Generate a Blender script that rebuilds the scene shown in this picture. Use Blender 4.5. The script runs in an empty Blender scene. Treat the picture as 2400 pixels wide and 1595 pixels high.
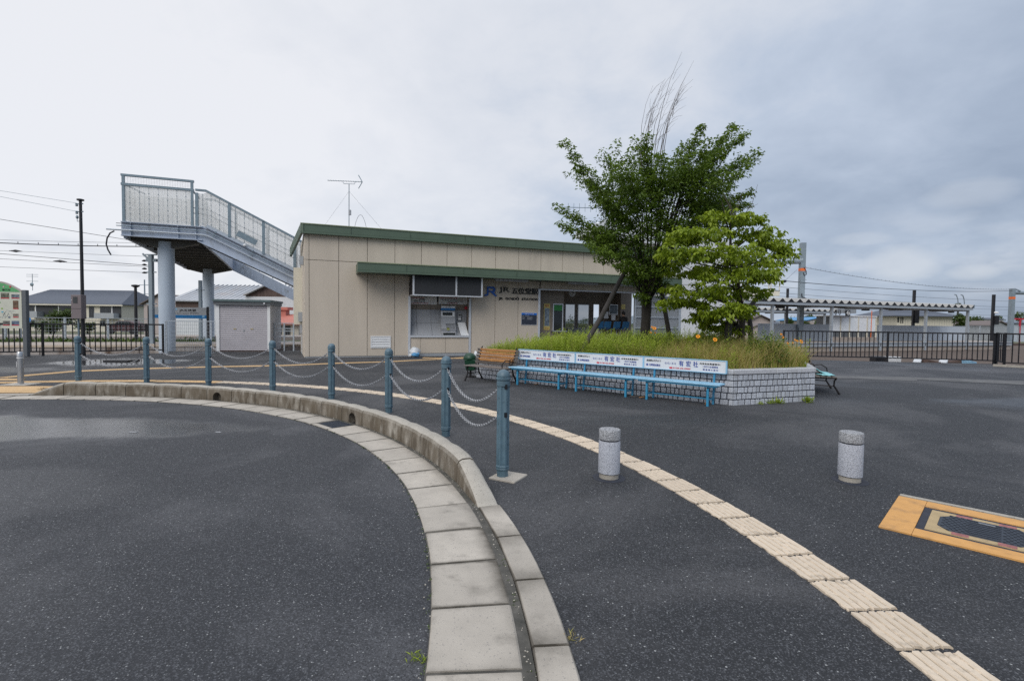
import bpy, bmesh, math, random
import numpy as np
from math import sin, cos, tan, atan, atan2, pi, sqrt, radians, hypot
from mathutils import Vector, Matrix
random.seed(7)
rng = np.random.default_rng(7)
V = Vector
sc = bpy.context.scene
COL = sc.collection

# ------------------------------------------------------------------ camera
F_PX, CX, CY, EYE, HC, ROLL = 1180.0, 1200.0, 797.5, 1.6, 752.0, 0.0128
PITCH = atan((CY - HC) / F_PX)
cam = bpy.data.cameras.new('camera')
cam.sensor_width = 36.0
cam.lens = F_PX / 2400 * 36
cam.clip_start, cam.clip_end = 0.05, 3000
camo = bpy.data.objects.new('camera', cam)
COL.objects.link(camo)
camo.matrix_world = (Matrix.Translation((0, 0, EYE)) @ Matrix.Rotation(pi / 2 - PITCH, 4, 'X')
                     @ Matrix.Rotation(ROLL, 4, 'Z'))
sc.camera = camo

# ------------------------------------------------------------------ world, sun, exposure
SUN_EL, SUN_AZ = radians(40), radians(-158)      # azimuth from +Y towards +X
world = bpy.data.worlds.new('World')
sc.world = world
world.use_nodes = True
wn, wl = world.node_tree.nodes, world.node_tree.links
wn.clear()
def N(t, **kw):
    n = wn.new(t)
    for k, v in kw.items(): setattr(n, k, v)
    return n
w_out = N('ShaderNodeOutputWorld')
w_bg = N('ShaderNodeBackground')
w_tc = N('ShaderNodeTexCoord')
w_sky = N('ShaderNodeTexSky', sky_type='NISHITA', sun_disc=False, sun_elevation=SUN_EL, sun_rotation=SUN_AZ % (2 * pi))
w_sep = N('ShaderNodeSeparateXYZ')
wl.new(w_tc.outputs['Generated'], w_sep.inputs[0])
def M(op, a, b=None, c=None, clamp=False):
    n = N('ShaderNodeMath', operation=op, use_clamp=clamp)
    for i, v in enumerate((a, b, c)):
        if v is None: continue
        if isinstance(v, (int, float)): n.inputs[i].default_value = v
        else: wl.new(v, n.inputs[i])
    return n.outputs[0]
X, Y, Z = w_sep.outputs
zz = M('ADD', M('MAXIMUM', Z, 0.0), 0.34)
w_cmb = N('ShaderNodeCombineXYZ')
wl.new(M('DIVIDE', X, zz), w_cmb.inputs[0]); wl.new(M('DIVIDE', Y, zz), w_cmb.inputs[1])
def wnoise(scale, detail, rough, off=0, dist=0.0):
    mp = N('ShaderNodeMapping'); mp.inputs['Location'].default_value = (off, off * .7, 0)
    wl.new(w_cmb.outputs[0], mp.inputs[0])
    n = N('ShaderNodeTexNoise'); n.inputs['Scale'].default_value = scale
    n.inputs['Detail'].default_value = detail; n.inputs['Roughness'].default_value = rough
    n.inputs['Distortion'].default_value = dist
    wl.new(mp.outputs[0], n.inputs['Vector'])
    return n.outputs['Fac']
n1 = wnoise(0.8, 6, .55, 3.1, .3)
n2 = wnoise(2.4, 7, .56, 8.7, .3)
n3 = wnoise(6.5, 6, .58, 1.7, .3)
# broad brightness: the thin bright part of the cloud deck lies ahead and to the left, the thick part to the right
dirb = M('ADD', M('ADD', M('MULTIPLY', X, -0.57), M('MULTIPLY', Y, 0.13)), M('MULTIPLY', Z, 0.34))
br = M('ADD', dirb, M('ADD', M('MULTIPLY', M('SUBTRACT', n1, .5), .62),
       M('ADD', M('MULTIPLY', M('SUBTRACT', n2, .5), .48), M('MULTIPLY', M('SUBTRACT', n3, .5), .22))))
w_mr = N('ShaderNodeMapRange'); wl.new(br, w_mr.inputs[0])
w_mr.inputs[1].default_value, w_mr.inputs[2].default_value = -0.36, 0.46
w_ramp = N('ShaderNodeValToRGB'); wl.new(w_mr.outputs[0], w_ramp.inputs[0])
e = w_ramp.color_ramp.elements
e[0].position, e[0].color = 0.0, (0.31, 0.38, 0.50, 1)
e[1].position, e[1].color = 1.0, (0.88, 0.895, 0.94, 1)
for p, c in ((.22, (0.41, 0.485, 0.61, 1)), (.45, (0.54, 0.615, 0.74, 1)), (.70, (0.745, 0.78, 0.85, 1))):
    k = e.new(p); k.color = c
# low cumulus heads near the horizon, lighter than the deck behind them
cmb2 = N('ShaderNodeCombineXYZ')
wl.new(M('MULTIPLY', M('ARCTAN2', X, Y), 7.0), cmb2.inputs[0]); wl.new(M('MULTIPLY', Z, 17.0), cmb2.inputs[1])
nc = N('ShaderNodeTexNoise'); nc.inputs['Scale'].default_value = 1.0; nc.inputs['Detail'].default_value = 6
wl.new(cmb2.outputs[0], nc.inputs['Vector'])
band = M('MULTIPLY', M('SMOOTH_MIN', M('MULTIPLY', M('MAXIMUM', M('SUBTRACT', Z, .03), 0.0), 20), 1.0, .2),
         M('SUBTRACT', 1.0, M('MULTIPLY', M('MAXIMUM', M('SUBTRACT', Z, .05), 0.0), 6.5), clamp=True))
cum = M('MULTIPLY', M('MULTIPLY', M('SUBTRACT', nc.outputs['Fac'], .50), 8.0, clamp=True), M('MULTIPLY', band, .75))
mixc = N('ShaderNodeMix', data_type='RGBA'); wl.new(cum, mixc.inputs[0])
wl.new(w_ramp.outputs[0], mixc.inputs[6]); mixc.inputs[7].default_value = (0.66, 0.70, 0.78, 1)
# a little of the clear Nishita sky shows through the deck
# three distinct low cumulus heads on the right
caz, cel = M('ARCTAN2', X, Y), M('ARCSINE', Z)
wob = M('MULTIPLY', M('SUBTRACT', nc.outputs['Fac'], .5), 2.6)
src = mixc.outputs[2]
for a0_, e0_, ra_, re_, amt_ in ((37.4, 5.6, 2.9, 1.5, .50), (42.4, 4.6, 1.7, .75, .40), (41.5, 11.0, 3.0, 1.2, .22), (34.4, 8.0, 2.2, .6, .22)):
    dx_ = M('DIVIDE', M('SUBTRACT', caz, radians(a0_)), radians(ra_)); dy_ = M('DIVIDE', M('SUBTRACT', cel, radians(e0_)), radians(re_))
    dd_ = M('ADD', M('ADD', M('MULTIPLY', dx_, dx_), M('MULTIPLY', dy_, dy_)), wob)
    f_ = M('MULTIPLY', M('SUBTRACT', 1.15, dd_, clamp=True), amt_)
    mx_ = N('ShaderNodeMix', data_type='RGBA'); wl.new(f_, mx_.inputs[0]); wl.new(src, mx_.inputs[6]); mx_.inputs[7].default_value = (.72, .75, .80, 1); src = mx_.outputs[2]
skys = N('ShaderNodeMix', data_type='RGBA', blend_type='MULTIPLY'); skys.inputs[0].default_value = 1
wl.new(w_sky.outputs[0], skys.inputs[6]); skys.inputs[7].default_value = (.10, .10, .10, 1)
mixs = N('ShaderNodeMix', data_type='RGBA'); mixs.inputs[0].default_value = .93
wl.new(skys.outputs[2], mixs.inputs[6]); wl.new(src, mixs.inputs[7])
# overhead the deck is brighter than at the horizon, as under any overcast
gain = M('ADD', 1.0, M('MULTIPLY', M('MAXIMUM', M('SUBTRACT', Z, .52), 0.0), 1.5))
wl.new(mixs.outputs[2], w_bg.inputs[0]); wl.new(gain, w_bg.inputs[1])
wl.new(w_bg.outputs[0], w_out.inputs[0])

sun = bpy.data.lights.new('sun', 'SUN')
sun.energy, sun.angle, sun.color = 1.5, radians(40), (1.0, .96, .90)
suno = bpy.data.objects.new('sun', sun); COL.objects.link(suno)
sdir = V((sin(SUN_AZ) * cos(SUN_EL), cos(SUN_AZ) * cos(SUN_EL), sin(SUN_EL)))
suno.rotation_euler = sdir.to_track_quat('Z', 'Y').to_euler()
suno.location = (-20, -20, 40)
sc.view_settings.view_transform = 'Standard'
sc.view_settings.look = 'None'
sc.view_settings.gamma = 1
sc.view_settings.exposure = 0.0
sc.cycles.use_denoising = False
sc.cycles.max_bounces = 6
sc.cycles.transparent_max_bounces = 12

# ------------------------------------------------------------------ where things stand
def ray(px, py):
    u, v = (px - CX) / F_PX, (CY - py) / F_PX
    c, s = cos(ROLL), sin(ROLL)
    x, y = u * c - v * s, u * s + v * c
    return V((x, cos(PITCH) + y * sin(PITCH), -sin(PITCH) + y * cos(PITCH)))
def at(px, py, z=0.0):
    d = ray(px, py); t = (z - EYE) / d.z
    return V((d.x * t, d.y * t, z))
def atY(px, py, Yd):
    d = ray(px, py); t = Yd / d.y
    return V((d.x * t, Yd, EYE + d.z * t))
class Frame:
    """a vertical plane: a runs along it, b goes behind it, z is up"""
    def __init__(s, o, ang):
        s.o = V((o[0], o[1], 0)); s.u = V((cos(ang), sin(ang), 0)); s.v = V((-sin(ang), cos(ang), 0)); s.ang = ang
    def p(s, a, b, z): return s.o + s.u * a + s.v * b + V((0, 0, z))
    def px(s, px, py, b=0.0):
        d = ray(px, py); o = s.o + s.v * b
        t = (o - V((0, 0, EYE))).dot(s.v) / d.dot(s.v)
        w = V((0, 0, EYE)) + d * t
        return (w - s.o).dot(s.u), w.z

# ------------------------------------------------------------------ mesh builder
class MB:
    def __init__(s): s.v = []; s.f = []; s.m = []
    def add(s, vs, fs, mi=0):
        n = len(s.v); s.v += [tuple(q) for q in vs]
        for f in fs: s.f.append([i + n for i in f]); s.m.append(mi)
    def hexa(s, P, mi=0):
        s.add(P, [(3, 2, 1, 0), (4, 5, 6, 7), (0, 1, 5, 4), (1, 2, 6, 5), (2, 3, 7, 6), (3, 0, 4, 7)], mi)
    def box(s, x0, x1, y0, y1, z0, z1, fr=None, mi=0):
        P = [(x0, y0, z0), (x1, y0, z0), (x1, y1, z0), (x0, y1, z0), (x0, y0, z1), (x1, y0, z1), (x1, y1, z1), (x0, y1, z1)]
        if fr: P = [fr.p(*q) for q in P]
        s.hexa(P, mi); return s
    def beam(s, p, q, w, h, up=V((0, 0, 1)), mi=0):
        p, q = V(p), V(q); d = (q - p).normalized(); r = d.cross(up)
        if r.length < 1e-4: r = d.cross(V((0, 1, 0)))
        r.normalize(); n = r.cross(d)
        P = []
        for e in (p, q):
            for a, b in ((-1, -1), (1, -1), (1, 1), (-1, 1)): P.append(e + r * a * w / 2 + n * b * h / 2)
        s.hexa(P, mi); return s
    def tube(s, pts, r, n=8, mi=0, cap=True):
        pts = [V(p) for p in pts]; m = len(pts)
        rs = r if isinstance(r, (list, tuple)) else [r] * m
        base = len(s.v); prev = None
        for i, p in enumerate(pts):
            d = (pts[min(i + 1, m - 1)] - pts[max(i - 1, 0)]).normalized()
            if prev is None:
                a = d.cross(V((0, 0, 1)))
                if a.length < 1e-3: a = d.cross(V((0, 1, 0)))
            else: a = prev - d * prev.dot(d)
            a.normalize(); b = d.cross(a); prev = a
            for k in range(n):
                t = 2 * pi * k / n
                s.v.append(tuple(p + (a * cos(t) + b * sin(t)) * rs[i]))
        for i in range(m - 1):
            for k in range(n):
                k2 = (k + 1) % n
                s.f.append([base + i * n + k, base + i * n + k2, base + (i + 1) * n + k2, base + (i + 1) * n + k]); s.m.append(mi)
        if cap:
            s.f.append([base + k for k in range(n)][::-1]); s.m.append(mi)
            s.f.append([base + (m - 1) * n + k for k in range(n)]); s.m.append(mi)
        return s
    def lathe(s, c, prof, n=16, mi=0):
        c = V(c); base = len(s.v); m = len(prof)
        for r, z in prof:
            for k in range(n):
                t = 2 * pi * k / n; s.v.append((c.x + r * cos(t), c.y + r * sin(t), c.z + z))
        for i in range(m - 1):
            for k in range(n):
                k2 = (k + 1) % n
                s.f.append([base + i * n + k, base + i * n + k2, base + (i + 1) * n + k2, base + (i + 1) * n + k]); s.m.append(mi)
        s.f.append([base + k for k in range(n)][::-1]); s.m.append(mi)
        s.f.append([base + (m - 1) * n + k for k in range(n)]); s.m.append(mi)
        return s
    def prism(s, poly, off, mi=0):
        off = V(off); n = len(poly); poly = [V(p) for p in poly]
        fs = [list(range(n))[::-1], list(range(n, 2 * n))]
        for i in range(n): fs.append([i, (i + 1) % n, (i + 1) % n + n, i + n])
        s.add(poly + [p + off for p in poly], fs, mi); return s
    def sphere(s, c, rx, ry=None, rz=None, nu=12, nv=8, mi=0):
        ry = rx if ry is None else ry; rz = rx if rz is None else rz; c = V(c)
        base = len(s.v)
        for j in range(1, nv):
            t = pi * j / nv
            for k in range(nu):
                a = 2 * pi * k / nu; s.v.append((c.x + rx * sin(t) * cos(a), c.y + ry * sin(t) * sin(a), c.z + rz * cos(t)))
        top = len(s.v); s.v.append((c.x, c.y, c.z + rz)); s.v.append((c.x, c.y, c.z - rz))
        for j in range(nv - 2):
            for k in range(nu):
                k2 = (k + 1) % nu
                s.f.append([base + j * nu + k, base + (j + 1) * nu + k, base + (j + 1) * nu + k2, base + j * nu + k2]); s.m.append(mi)
        for k in range(nu):
            k2 = (k + 1) % nu
            s.f.append([top, base + k, base + k2]); s.m.append(mi)
            s.f.append([top + 1, base + (nv - 2) * nu + k2, base + (nv - 2) * nu + k]); s.m.append(mi)
        return s
    def mesh(s, name, mats, smooth=False, bevel=0.0):
        me = bpy.data.meshes.new(name)
        me.from_pydata(s.v, [], s.f)
        if not isinstance(mats, (list, tuple)): mats = [mats]
        for m in mats: me.materials.append(m)
        if len(mats) > 1: me.polygons.foreach_set('material_index', s.m)
        bm = bmesh.new(); bm.from_mesh(me)
        bmesh.ops.recalc_face_normals(bm, faces=bm.faces)
        if bevel > 0:
            bmesh.ops.bevel(bm, geom=list(bm.edges), offset=bevel, segments=1, affect='EDGES', clamp_overlap=True)
        bm.to_mesh(me); bm.free()
        if smooth:
            me.polygons.foreach_set('use_smooth', [True] * len(me.polygons))
            try: me.set_sharp_from_angle(angle=radians(smooth if smooth > 1 else 40))
            except Exception: pass
        me.update()
        return me
    def build(s, name, mats, parent=None, smooth=False, bevel=0.0):
        return link(name, s.mesh(name, mats, smooth, bevel), parent)
def link(name, me, parent=None):
    o = bpy.data.objects.new(name, me); COL.objects.link(o)
    if parent is not None:
        o.parent = parent
        if parent.type == 'EMPTY': o.location = -parent.location
    return o
def thing(name, label, cat, loc=(0, 0, 0), group=None):
    o = bpy.data.objects.new(name, None); COL.objects.link(o)
    o.location = loc; o.empty_display_size = .2
    o['label'] = label; o['category'] = cat
    if group: o['group'] = group
    return o
def tag(o, label, cat, group=None):
    o['label'] = label; o['category'] = cat
    if group: o['group'] = group
    return o
def struct(o): o['kind'] = 'structure'; return o
def stuff(o): o['kind'] = 'stuff'; return o
def setting(name):
    o = bpy.data.objects.new(name, None); COL.objects.link(o); o['kind'] = 'structure'; return o
def dup(root, loc=None, rotz=None, label=None):
    r = root.copy(); COL.objects.link(r)
    if loc is not None: r.location = loc
    if rotz is not None: r.rotation_euler = (0, 0, rotz)
    if label: r['label'] = label
    for ch in list(root.children):
        c = ch.copy(); COL.objects.link(c); c.parent = r
        for g in list(ch.children):
            d = g.copy(); COL.objects.link(d); d.parent = c
    return r

# ------------------------------------------------------------------ materials
def pmat(name, col, rough=.6, metal=0.0, var=.12, scale=5.0, bump=0.0, bscale=60.0, rand=0.0, spec=.5,
         dirt=None, dscale=1.2, damt=0.0, speck=None, sscale=120.0, samt=0.0, stretch=None, coat=0.0):
    """colour with soft mottling, optional dirt of its own shape, optional speckle, optional fine bump, optional per-piece tint"""
    m = bpy.data.materials.new(name); m.use_nodes = True
    nt = m.node_tree; nd = nt.nodes; lk = nt.links; nd.clear()
    out = nd.new('ShaderNodeOutputMaterial'); b = nd.new('ShaderNodeBsdfPrincipled'); lk.new(b.outputs[0], out.inputs[0])
    b.inputs['Roughness'].default_value = rough; b.inputs['Metallic'].default_value = metal
    b.inputs['Specular IOR Level'].default_value = spec
    tc = nd.new('ShaderNodeTexCoord'); vec = tc.outputs['Object']
    if stretch:
        mp = nd.new('ShaderNodeMapping'); mp.inputs['Scale'].default_value = stretch; lk.new(vec, mp.inputs[0]); vec = mp.outputs[0]
    def noise(s, d=4, r=.6):
        n = nd.new('ShaderNodeTexNoise'); n.inputs['Scale'].default_value = s; n.inputs['Detail'].default_value = d
        n.inputs['Roughness'].default_value = r; lk.new(vec, n.inputs['Vector']); return n.outputs['Fac']
    def mix(fac, a, bb, mode='MIX'):
        x = nd.new('ShaderNodeMix'); x.data_type = 'RGBA'; x.blend_type = mode
        for i, v in ((0, fac), (6, a), (7, bb)):
            if isinstance(v, (float, int)): x.inputs[i].default_value = v
            elif isinstance(v, tuple): x.inputs[i].default_value = (*v[:3], 1)
            else: lk.new(v, x.inputs[i])
        return x.outputs[2]
    def mr(v, a, bb, c=0.0, d=1.0):
        x = nd.new('ShaderNodeMapRange'); lk.new(v, x.inputs[0])
        for i, q in enumerate((a, bb, c, d)): x.inputs[i + 1].default_value = q
        return x.outputs[0]
    c = mix(mr(noise(scale), .3, .7), tuple(k * (1 - var) for k in col), tuple(k * (1 + var) for k in col))
    if rand:
        oi = nd.new('ShaderNodeObjectInfo')
        g = mr(oi.outputs['Random'], 0, 1, 1 - rand, 1 + rand)
        cc = nd.new('ShaderNodeCombineColor')
        for i in range(3): lk.new(g, cc.inputs[i])
        c = mix(1.0, c, cc.outputs[0], 'MULTIPLY')
    if speck:
        v = nd.new('ShaderNodeTexVoronoi'); v.inputs['Scale'].default_value = sscale; lk.new(vec, v.inputs['Vector'])
        sepc = nd.new('ShaderNodeSeparateColor'); lk.new(v.outputs['Color'], sepc.inputs[0])
        c = mix(mr(sepc.outputs[0], 1 - samt, 1 - samt + .05), c, speck)
    if dirt:
        c = mix(mr(noise(dscale, 6, .65), .62 - damt * .3, .72), c, dirt)
    lk.new(c, b.inputs['Base Color'])
    if coat: b.inputs['Coat Weight'].default_value = coat
    if bump:
        bp = nd.new('ShaderNodeBump'); bp.inputs['Strength'].default_value = bump; bp.inputs['Distance'].default_value = .01
        lk.new(noise(bscale, 5, .7), bp.inputs['Height']); lk.new(bp.outputs[0], b.inputs['Normal'])
    return m
MT = {}
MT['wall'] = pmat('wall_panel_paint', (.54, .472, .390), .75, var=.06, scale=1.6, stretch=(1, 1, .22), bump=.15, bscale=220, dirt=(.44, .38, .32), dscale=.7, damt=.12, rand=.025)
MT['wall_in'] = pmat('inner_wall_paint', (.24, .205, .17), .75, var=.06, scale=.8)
MT['joint'] = pmat('joint_sealant', (.16, .14, .12), .8)
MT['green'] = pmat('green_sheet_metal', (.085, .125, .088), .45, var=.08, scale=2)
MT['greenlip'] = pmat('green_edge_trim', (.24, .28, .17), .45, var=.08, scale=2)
MT['alu'] = pmat('brushed_aluminium', (.62, .64, .68), .42, .35, var=.06)
MT['alud'] = pmat('dull_aluminium', (.36, .38, .40), .5, .3, var=.08)
MT['black'] = pmat('black_paint', (.012, .012, .015), .42, var=.1)
MT['board'] = pmat('black_cover_sheet', (.022, .024, .028), .6, var=.12, scale=2)
MT['letter'] = pmat('black_lettering', (.012, .012, .013), .5)
MT['blue'] = pmat('blue_lettering', (.01, .10, .42), .45)
MT['white'] = pmat('white_enamel', (.72, .73, .74), .5, var=.05)
MT['grey'] = pmat('grey_enamel', (.34, .35, .37), .5, var=.05)
MT['greyd'] = pmat('dark_grey_enamel', (.11, .12, .13), .5, var=.08)
MT['navy'] = pmat('navy_print', (.028, .035, .055), .45)
MT['red'] = pmat('red_print', (.45, .02, .04), .5)
MT['yellow'] = pmat('yellow_print', (.62, .50, .16), .55)
MT['girder'] = pmat('pale_blue_girder_paint', (.42, .48, .58), .5, var=.08, scale=2.5, dirt=(.25, .27, .29), dscale=3.5, damt=.25, stretch=(1, 1, .35))
MT['galv'] = pmat('galvanised_steel', (.20, .26, .30), .5, .4, var=.15, scale=12)
MT['galvl'] = pmat('light_galvanised_steel', (.42, .46, .50), .5, .35, var=.12, scale=10)
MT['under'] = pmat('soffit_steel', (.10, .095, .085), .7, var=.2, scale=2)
MT['concol'] = pmat('painted_column', (.46, .53, .61), .6, var=.04, scale=1)
MT['cable'] = pmat('black_cable', (.012, .013, .02), .55)
MT['wire'] = pmat('overhead_wire', (.06, .065, .075), .5)
MT['post'] = pmat('blue_green_post_paint', (.085, .145, .185), .45, var=.16, scale=9, rand=.08, dirt=(.045, .075, .095), dscale=14, damt=.2, bump=.1, bscale=90)
MT['chain'] = pmat('galvanised_chain', (.36, .37, .39), .4, .5, var=.1)
MT['conc'] = pmat('bare_concrete', (.36, .335, .29), .85, var=.12, scale=6, bump=.35, bscale=120, speck=(.16, .145, .13), sscale=160, samt=.07, rand=.07, dirt=(.20, .18, .15), dscale=5, damt=.12)
MT['grey_stone'] = pmat('grey_granite', (.50, .53, .58), .8, var=.12, scale=30, bump=.5, bscale=150, speck=(.22, .23, .26), sscale=190, samt=.28, rand=.14, dirt=(.32, .33, .35), dscale=4, damt=.15)
MT['coping'] = pmat('granite_coping', (.52, .53, .56), .8, var=.08, scale=20, bump=.3, bscale=150, speck=(.25, .26, .28), sscale=220, samt=.2, rand=.05, dirt=(.22, .22, .21), dscale=3, damt=.25)
MT['granite'] = pmat('pale_bollard_granite', (.43, .45, .50), .8, var=.10, scale=60, bump=.5, bscale=160, speck=(.19, .20, .23), sscale=260, samt=.30)
MT['granitetop'] = pmat('rough_bollard_granite', (.40, .41, .43), .85, var=.16, scale=60, bump=.9, bscale=130, speck=(.13, .135, .145), sscale=220, samt=.38)
MT['mortar'] = pmat('dark_mortar', (.03, .034, .048), .9, var=.2, scale=12)
MT['tile'] = pmat('worn_cream_tile', (.60, .505, .395), .8, var=.07, scale=7, bump=.25, bscale=90, rand=.06, dirt=(.33, .28, .22), dscale=11, damt=.14)
MT['tileo'] = pmat('ochre_tile', (.55, .37, .19), .8, var=.08, scale=7, bump=.2, bscale=90, rand=.07, dirt=(.33, .25, .15), dscale=6, damt=.1)
MT['orange'] = pmat('orange_resin_frame', (.60, .315, .095), .65, var=.09, scale=9, dirt=(.36, .20, .08), dscale=5, damt=.3, bump=.1)
MT['iron'] = pmat('cast_iron', (.035, .043, .058), .5, .3, var=.2, scale=25, bump=.3)
MT['bluewood'] = pmat('sky_blue_paint', (.28, .51, .69), .5, var=.08, scale=8, dirt=(.15, .33, .46), dscale=9, damt=.14, stretch=(1, 1, 4))
MT['bluesteel'] = pmat('blue_frame_paint', (.03, .24, .42), .45, var=.1, scale=10, dirt=(.05, .14, .2), dscale=12, damt=.1)
MT['wood'] = pmat('weathered_orange_wood', (.46, .23, .085), .7, var=.2, scale=4, rand=.14, dirt=(.28, .16, .08), dscale=7, damt=.2, bump=.2, bscale=30)
MT['oldwood'] = pmat('grey_weathered_wood', (.13, .115, .105), .8, var=.25, scale=5, rand=.1, bump=.3, bscale=30)
MT['blackiron'] = pmat('black_iron', (.016, .014, .014), .5, .3, var=.2, bump=.2)
MT['bark'] = pmat('grey_brown_bark', (.026, .022, .019), .9, var=.35, scale=9, bump=.9, bscale=35, stretch=(1, 1, .35))
MT['stake'] = pmat('burnt_wood_stake', (.042, .038, .036), .85, var=.3, scale=6, bump=.5, bscale=40, stretch=(1, 1, .2))
MT['twig'] = pmat('dry_twig', (.085, .068, .058), .9, var=.2)
MT['soil'] = pmat('dry_soil', (.085, .070, .045), .95, var=.3, scale=3, bump=.5, bscale=20)
MT['shutter'] = pmat('mauve_grey_shutter', (.44, .42, .45), .5, var=.05, scale=2)
MT['shedwall'] = pmat('shed_wall_sheet', (.52, .52, .54), .55, var=.05)
MT['slate'] = pmat('blue_grey_roof', (.085, .10, .13), .7, var=.14, scale=3)
MT['roofm'] = pmat('grey_corrugated_roof', (.37, .39, .42), .5, var=.12, scale=.6, dirt=(.36, .31, .28), dscale=.4, damt=.3)
MT['redroof'] = pmat('faded_red_roof', (.48, .17, .13), .6, var=.1, scale=1)
MT['cream'] = pmat('cream_siding', (.62, .58, .48), .7, var=.04)
MT['mauve'] = pmat('pinkish_render', (.42, .36, .34), .8, var=.05)
MT['darkclad'] = pmat('charcoal_cladding', (.035, .038, .042), .7, var=.1)
MT['plaster'] = pmat('pale_plaster', (.62, .64, .66), .75, var=.04, scale=.8, dirt=(.5, .51, .52), dscale=.6, damt=.1)
MT['browntin'] = pmat('rusty_brown_sheet', (.10, .068, .058), .8, var=.3, scale=4, stretch=(1, 1, .1))
MT['platform'] = pmat('platform_concrete', (.36, .31, .27), .85, var=.1, scale=2)
MT['platwall'] = pmat('stained_platform_wall', (.44, .40, .37), .85, var=.15, scale=2.5, dirt=(.13, .085, .06), dscale=1.6, damt=.55, stretch=(1, 1, .35))
MT['ballast'] = pmat('rusty_ballast', (.105, .078, .062), .95, var=.35, scale=6, bump=.6, bscale=30)
MT['screen'] = pmat('blue_grey_screen_sheet', (.42, .47, .53), .6, var=.05, scale=1, rand=.03)
MT['pole'] = pmat('catenary_pole_steel', (.24, .29, .33), .55, .2, var=.1, scale=3)
MT['meter'] = pmat('mauve_meter_box', (.17, .14, .145), .55, var=.05)
MT['greenbin'] = pmat('dark_green_plastic', (.006, .045, .022), .4, var=.1)
MT['bag'] = pmat('translucent_white_bag', (.60, .63, .66), .35, var=.12, scale=14, bump=.6, bscale=18)
MT['bagblue'] = pmat('blue_bag_content', (.10, .33, .60), .4, var=.2, scale=20, bump=.4, bscale=30)
MT['cyan'] = pmat('pale_cyan_sheet', (.28, .62, .66), .5, var=.06)
MT['steel'] = pmat('stainless_steel', (.52, .53, .54), .28, .85, var=.06)
MT['cloth'] = pmat('black_jacket_cloth', (.012, .012, .014), .85, var=.2, scale=20)
MT['skin'] = pmat('skin', (.42, .26, .18), .6, var=.05)
MT['hair'] = pmat('black_hair', (.008, .007, .007), .5, var=.2, scale=40)
MT['seatblue'] = pmat('blue_plastic_seat', (.02, .10, .22), .4)
MT['orangepaint'] = pmat('orange_paint', (.75, .16, .03), .5)
MT['blueroof'] = pmat('blue_tin_roof', (.06, .25, .50), .45, var=.08)
MT['browntile'] = pmat('brown_roof_tile', (.15, .125, .12), .75, var=.1)

def glassm(name, col, rough, alpha, dark=False):
    m = bpy.data.materials.new(name); m.use_nodes = True
    nt = m.node_tree; nd = nt.nodes; lk = nt.links; nd.clear()
    out = nd.new('ShaderNodeOutputMaterial'); b = nd.new('ShaderNodeBsdfPrincipled'); t = nd.new('ShaderNodeBsdfTransparent')
    tr = nd.new('ShaderNodeBsdfTranslucent'); mx = nd.new('ShaderNodeMixShader'); m2 = nd.new('ShaderNodeMixShader')
    b.inputs['Base Color'].default_value = (*col, 1); b.inputs['Roughness'].default_value = rough
    tr.inputs[0].default_value = (*col, 1); m2.inputs[0].default_value = .0 if dark else .65
    lk.new(b.outputs[0], m2.inputs[1]); lk.new(tr.outputs[0], m2.inputs[2])
    mx.inputs[0].default_value = alpha; lk.new(t.outputs[0], mx.inputs[1]); lk.new(m2.outputs[0], mx.inputs[2])
    lk.new(mx.outputs[0], out.inputs[0]); return m
MT['frost'] = glassm('frosted_polycarbonate', (.90, .90, .88), .35, .52)
MT['winglass'] = glassm('window_glass', (.03, .035, .04), .05, .8, True)
MT['clear'] = glassm('clear_glass', (.05, .055, .06), .03, .35, True)
MT['screenglass'] = glassm('milky_glass', (.50, .53, .56), .3, .85)

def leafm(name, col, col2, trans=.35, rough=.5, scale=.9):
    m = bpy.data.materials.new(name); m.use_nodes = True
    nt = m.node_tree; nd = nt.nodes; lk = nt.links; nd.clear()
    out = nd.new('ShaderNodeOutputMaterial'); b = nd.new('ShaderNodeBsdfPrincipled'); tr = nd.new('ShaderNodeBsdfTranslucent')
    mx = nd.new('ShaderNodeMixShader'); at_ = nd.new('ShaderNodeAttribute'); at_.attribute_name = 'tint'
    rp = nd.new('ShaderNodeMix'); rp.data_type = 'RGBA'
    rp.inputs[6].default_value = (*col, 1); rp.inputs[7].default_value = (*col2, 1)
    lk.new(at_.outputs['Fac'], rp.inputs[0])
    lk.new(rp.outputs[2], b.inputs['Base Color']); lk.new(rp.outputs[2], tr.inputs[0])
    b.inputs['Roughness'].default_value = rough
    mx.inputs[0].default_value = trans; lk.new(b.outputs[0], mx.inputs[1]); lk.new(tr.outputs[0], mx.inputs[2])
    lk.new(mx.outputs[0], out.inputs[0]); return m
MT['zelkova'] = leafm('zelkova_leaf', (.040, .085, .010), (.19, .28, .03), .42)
MT['dogwood'] = leafm('dogwood_leaf', (.12, .19, .012), (.38, .48, .030), .45)
MT['weed'] = leafm('weed_leaf', (.19, .28, .025), (.48, .58, .07), .5)
MT['grass'] = leafm('meadow_grass', (.23, .31, .035), (.56, .52, .15), .5)
MT['drygrass'] = leafm('dry_meadow_grass', (.38, .38, .09), (.68, .52, .24), .5)
MT['darkweed'] = leafm('dark_weed_leaf', (.06, .12, .015), (.19, .28, .035), .4)
MT['shrub'] = leafm('shrub_leaf', (.035, .07, .014), (.11, .16, .03), .3)
MT['petal'] = pmat('orange_petal', (.90, .33, .01), .6, var=.15, scale=40)

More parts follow.
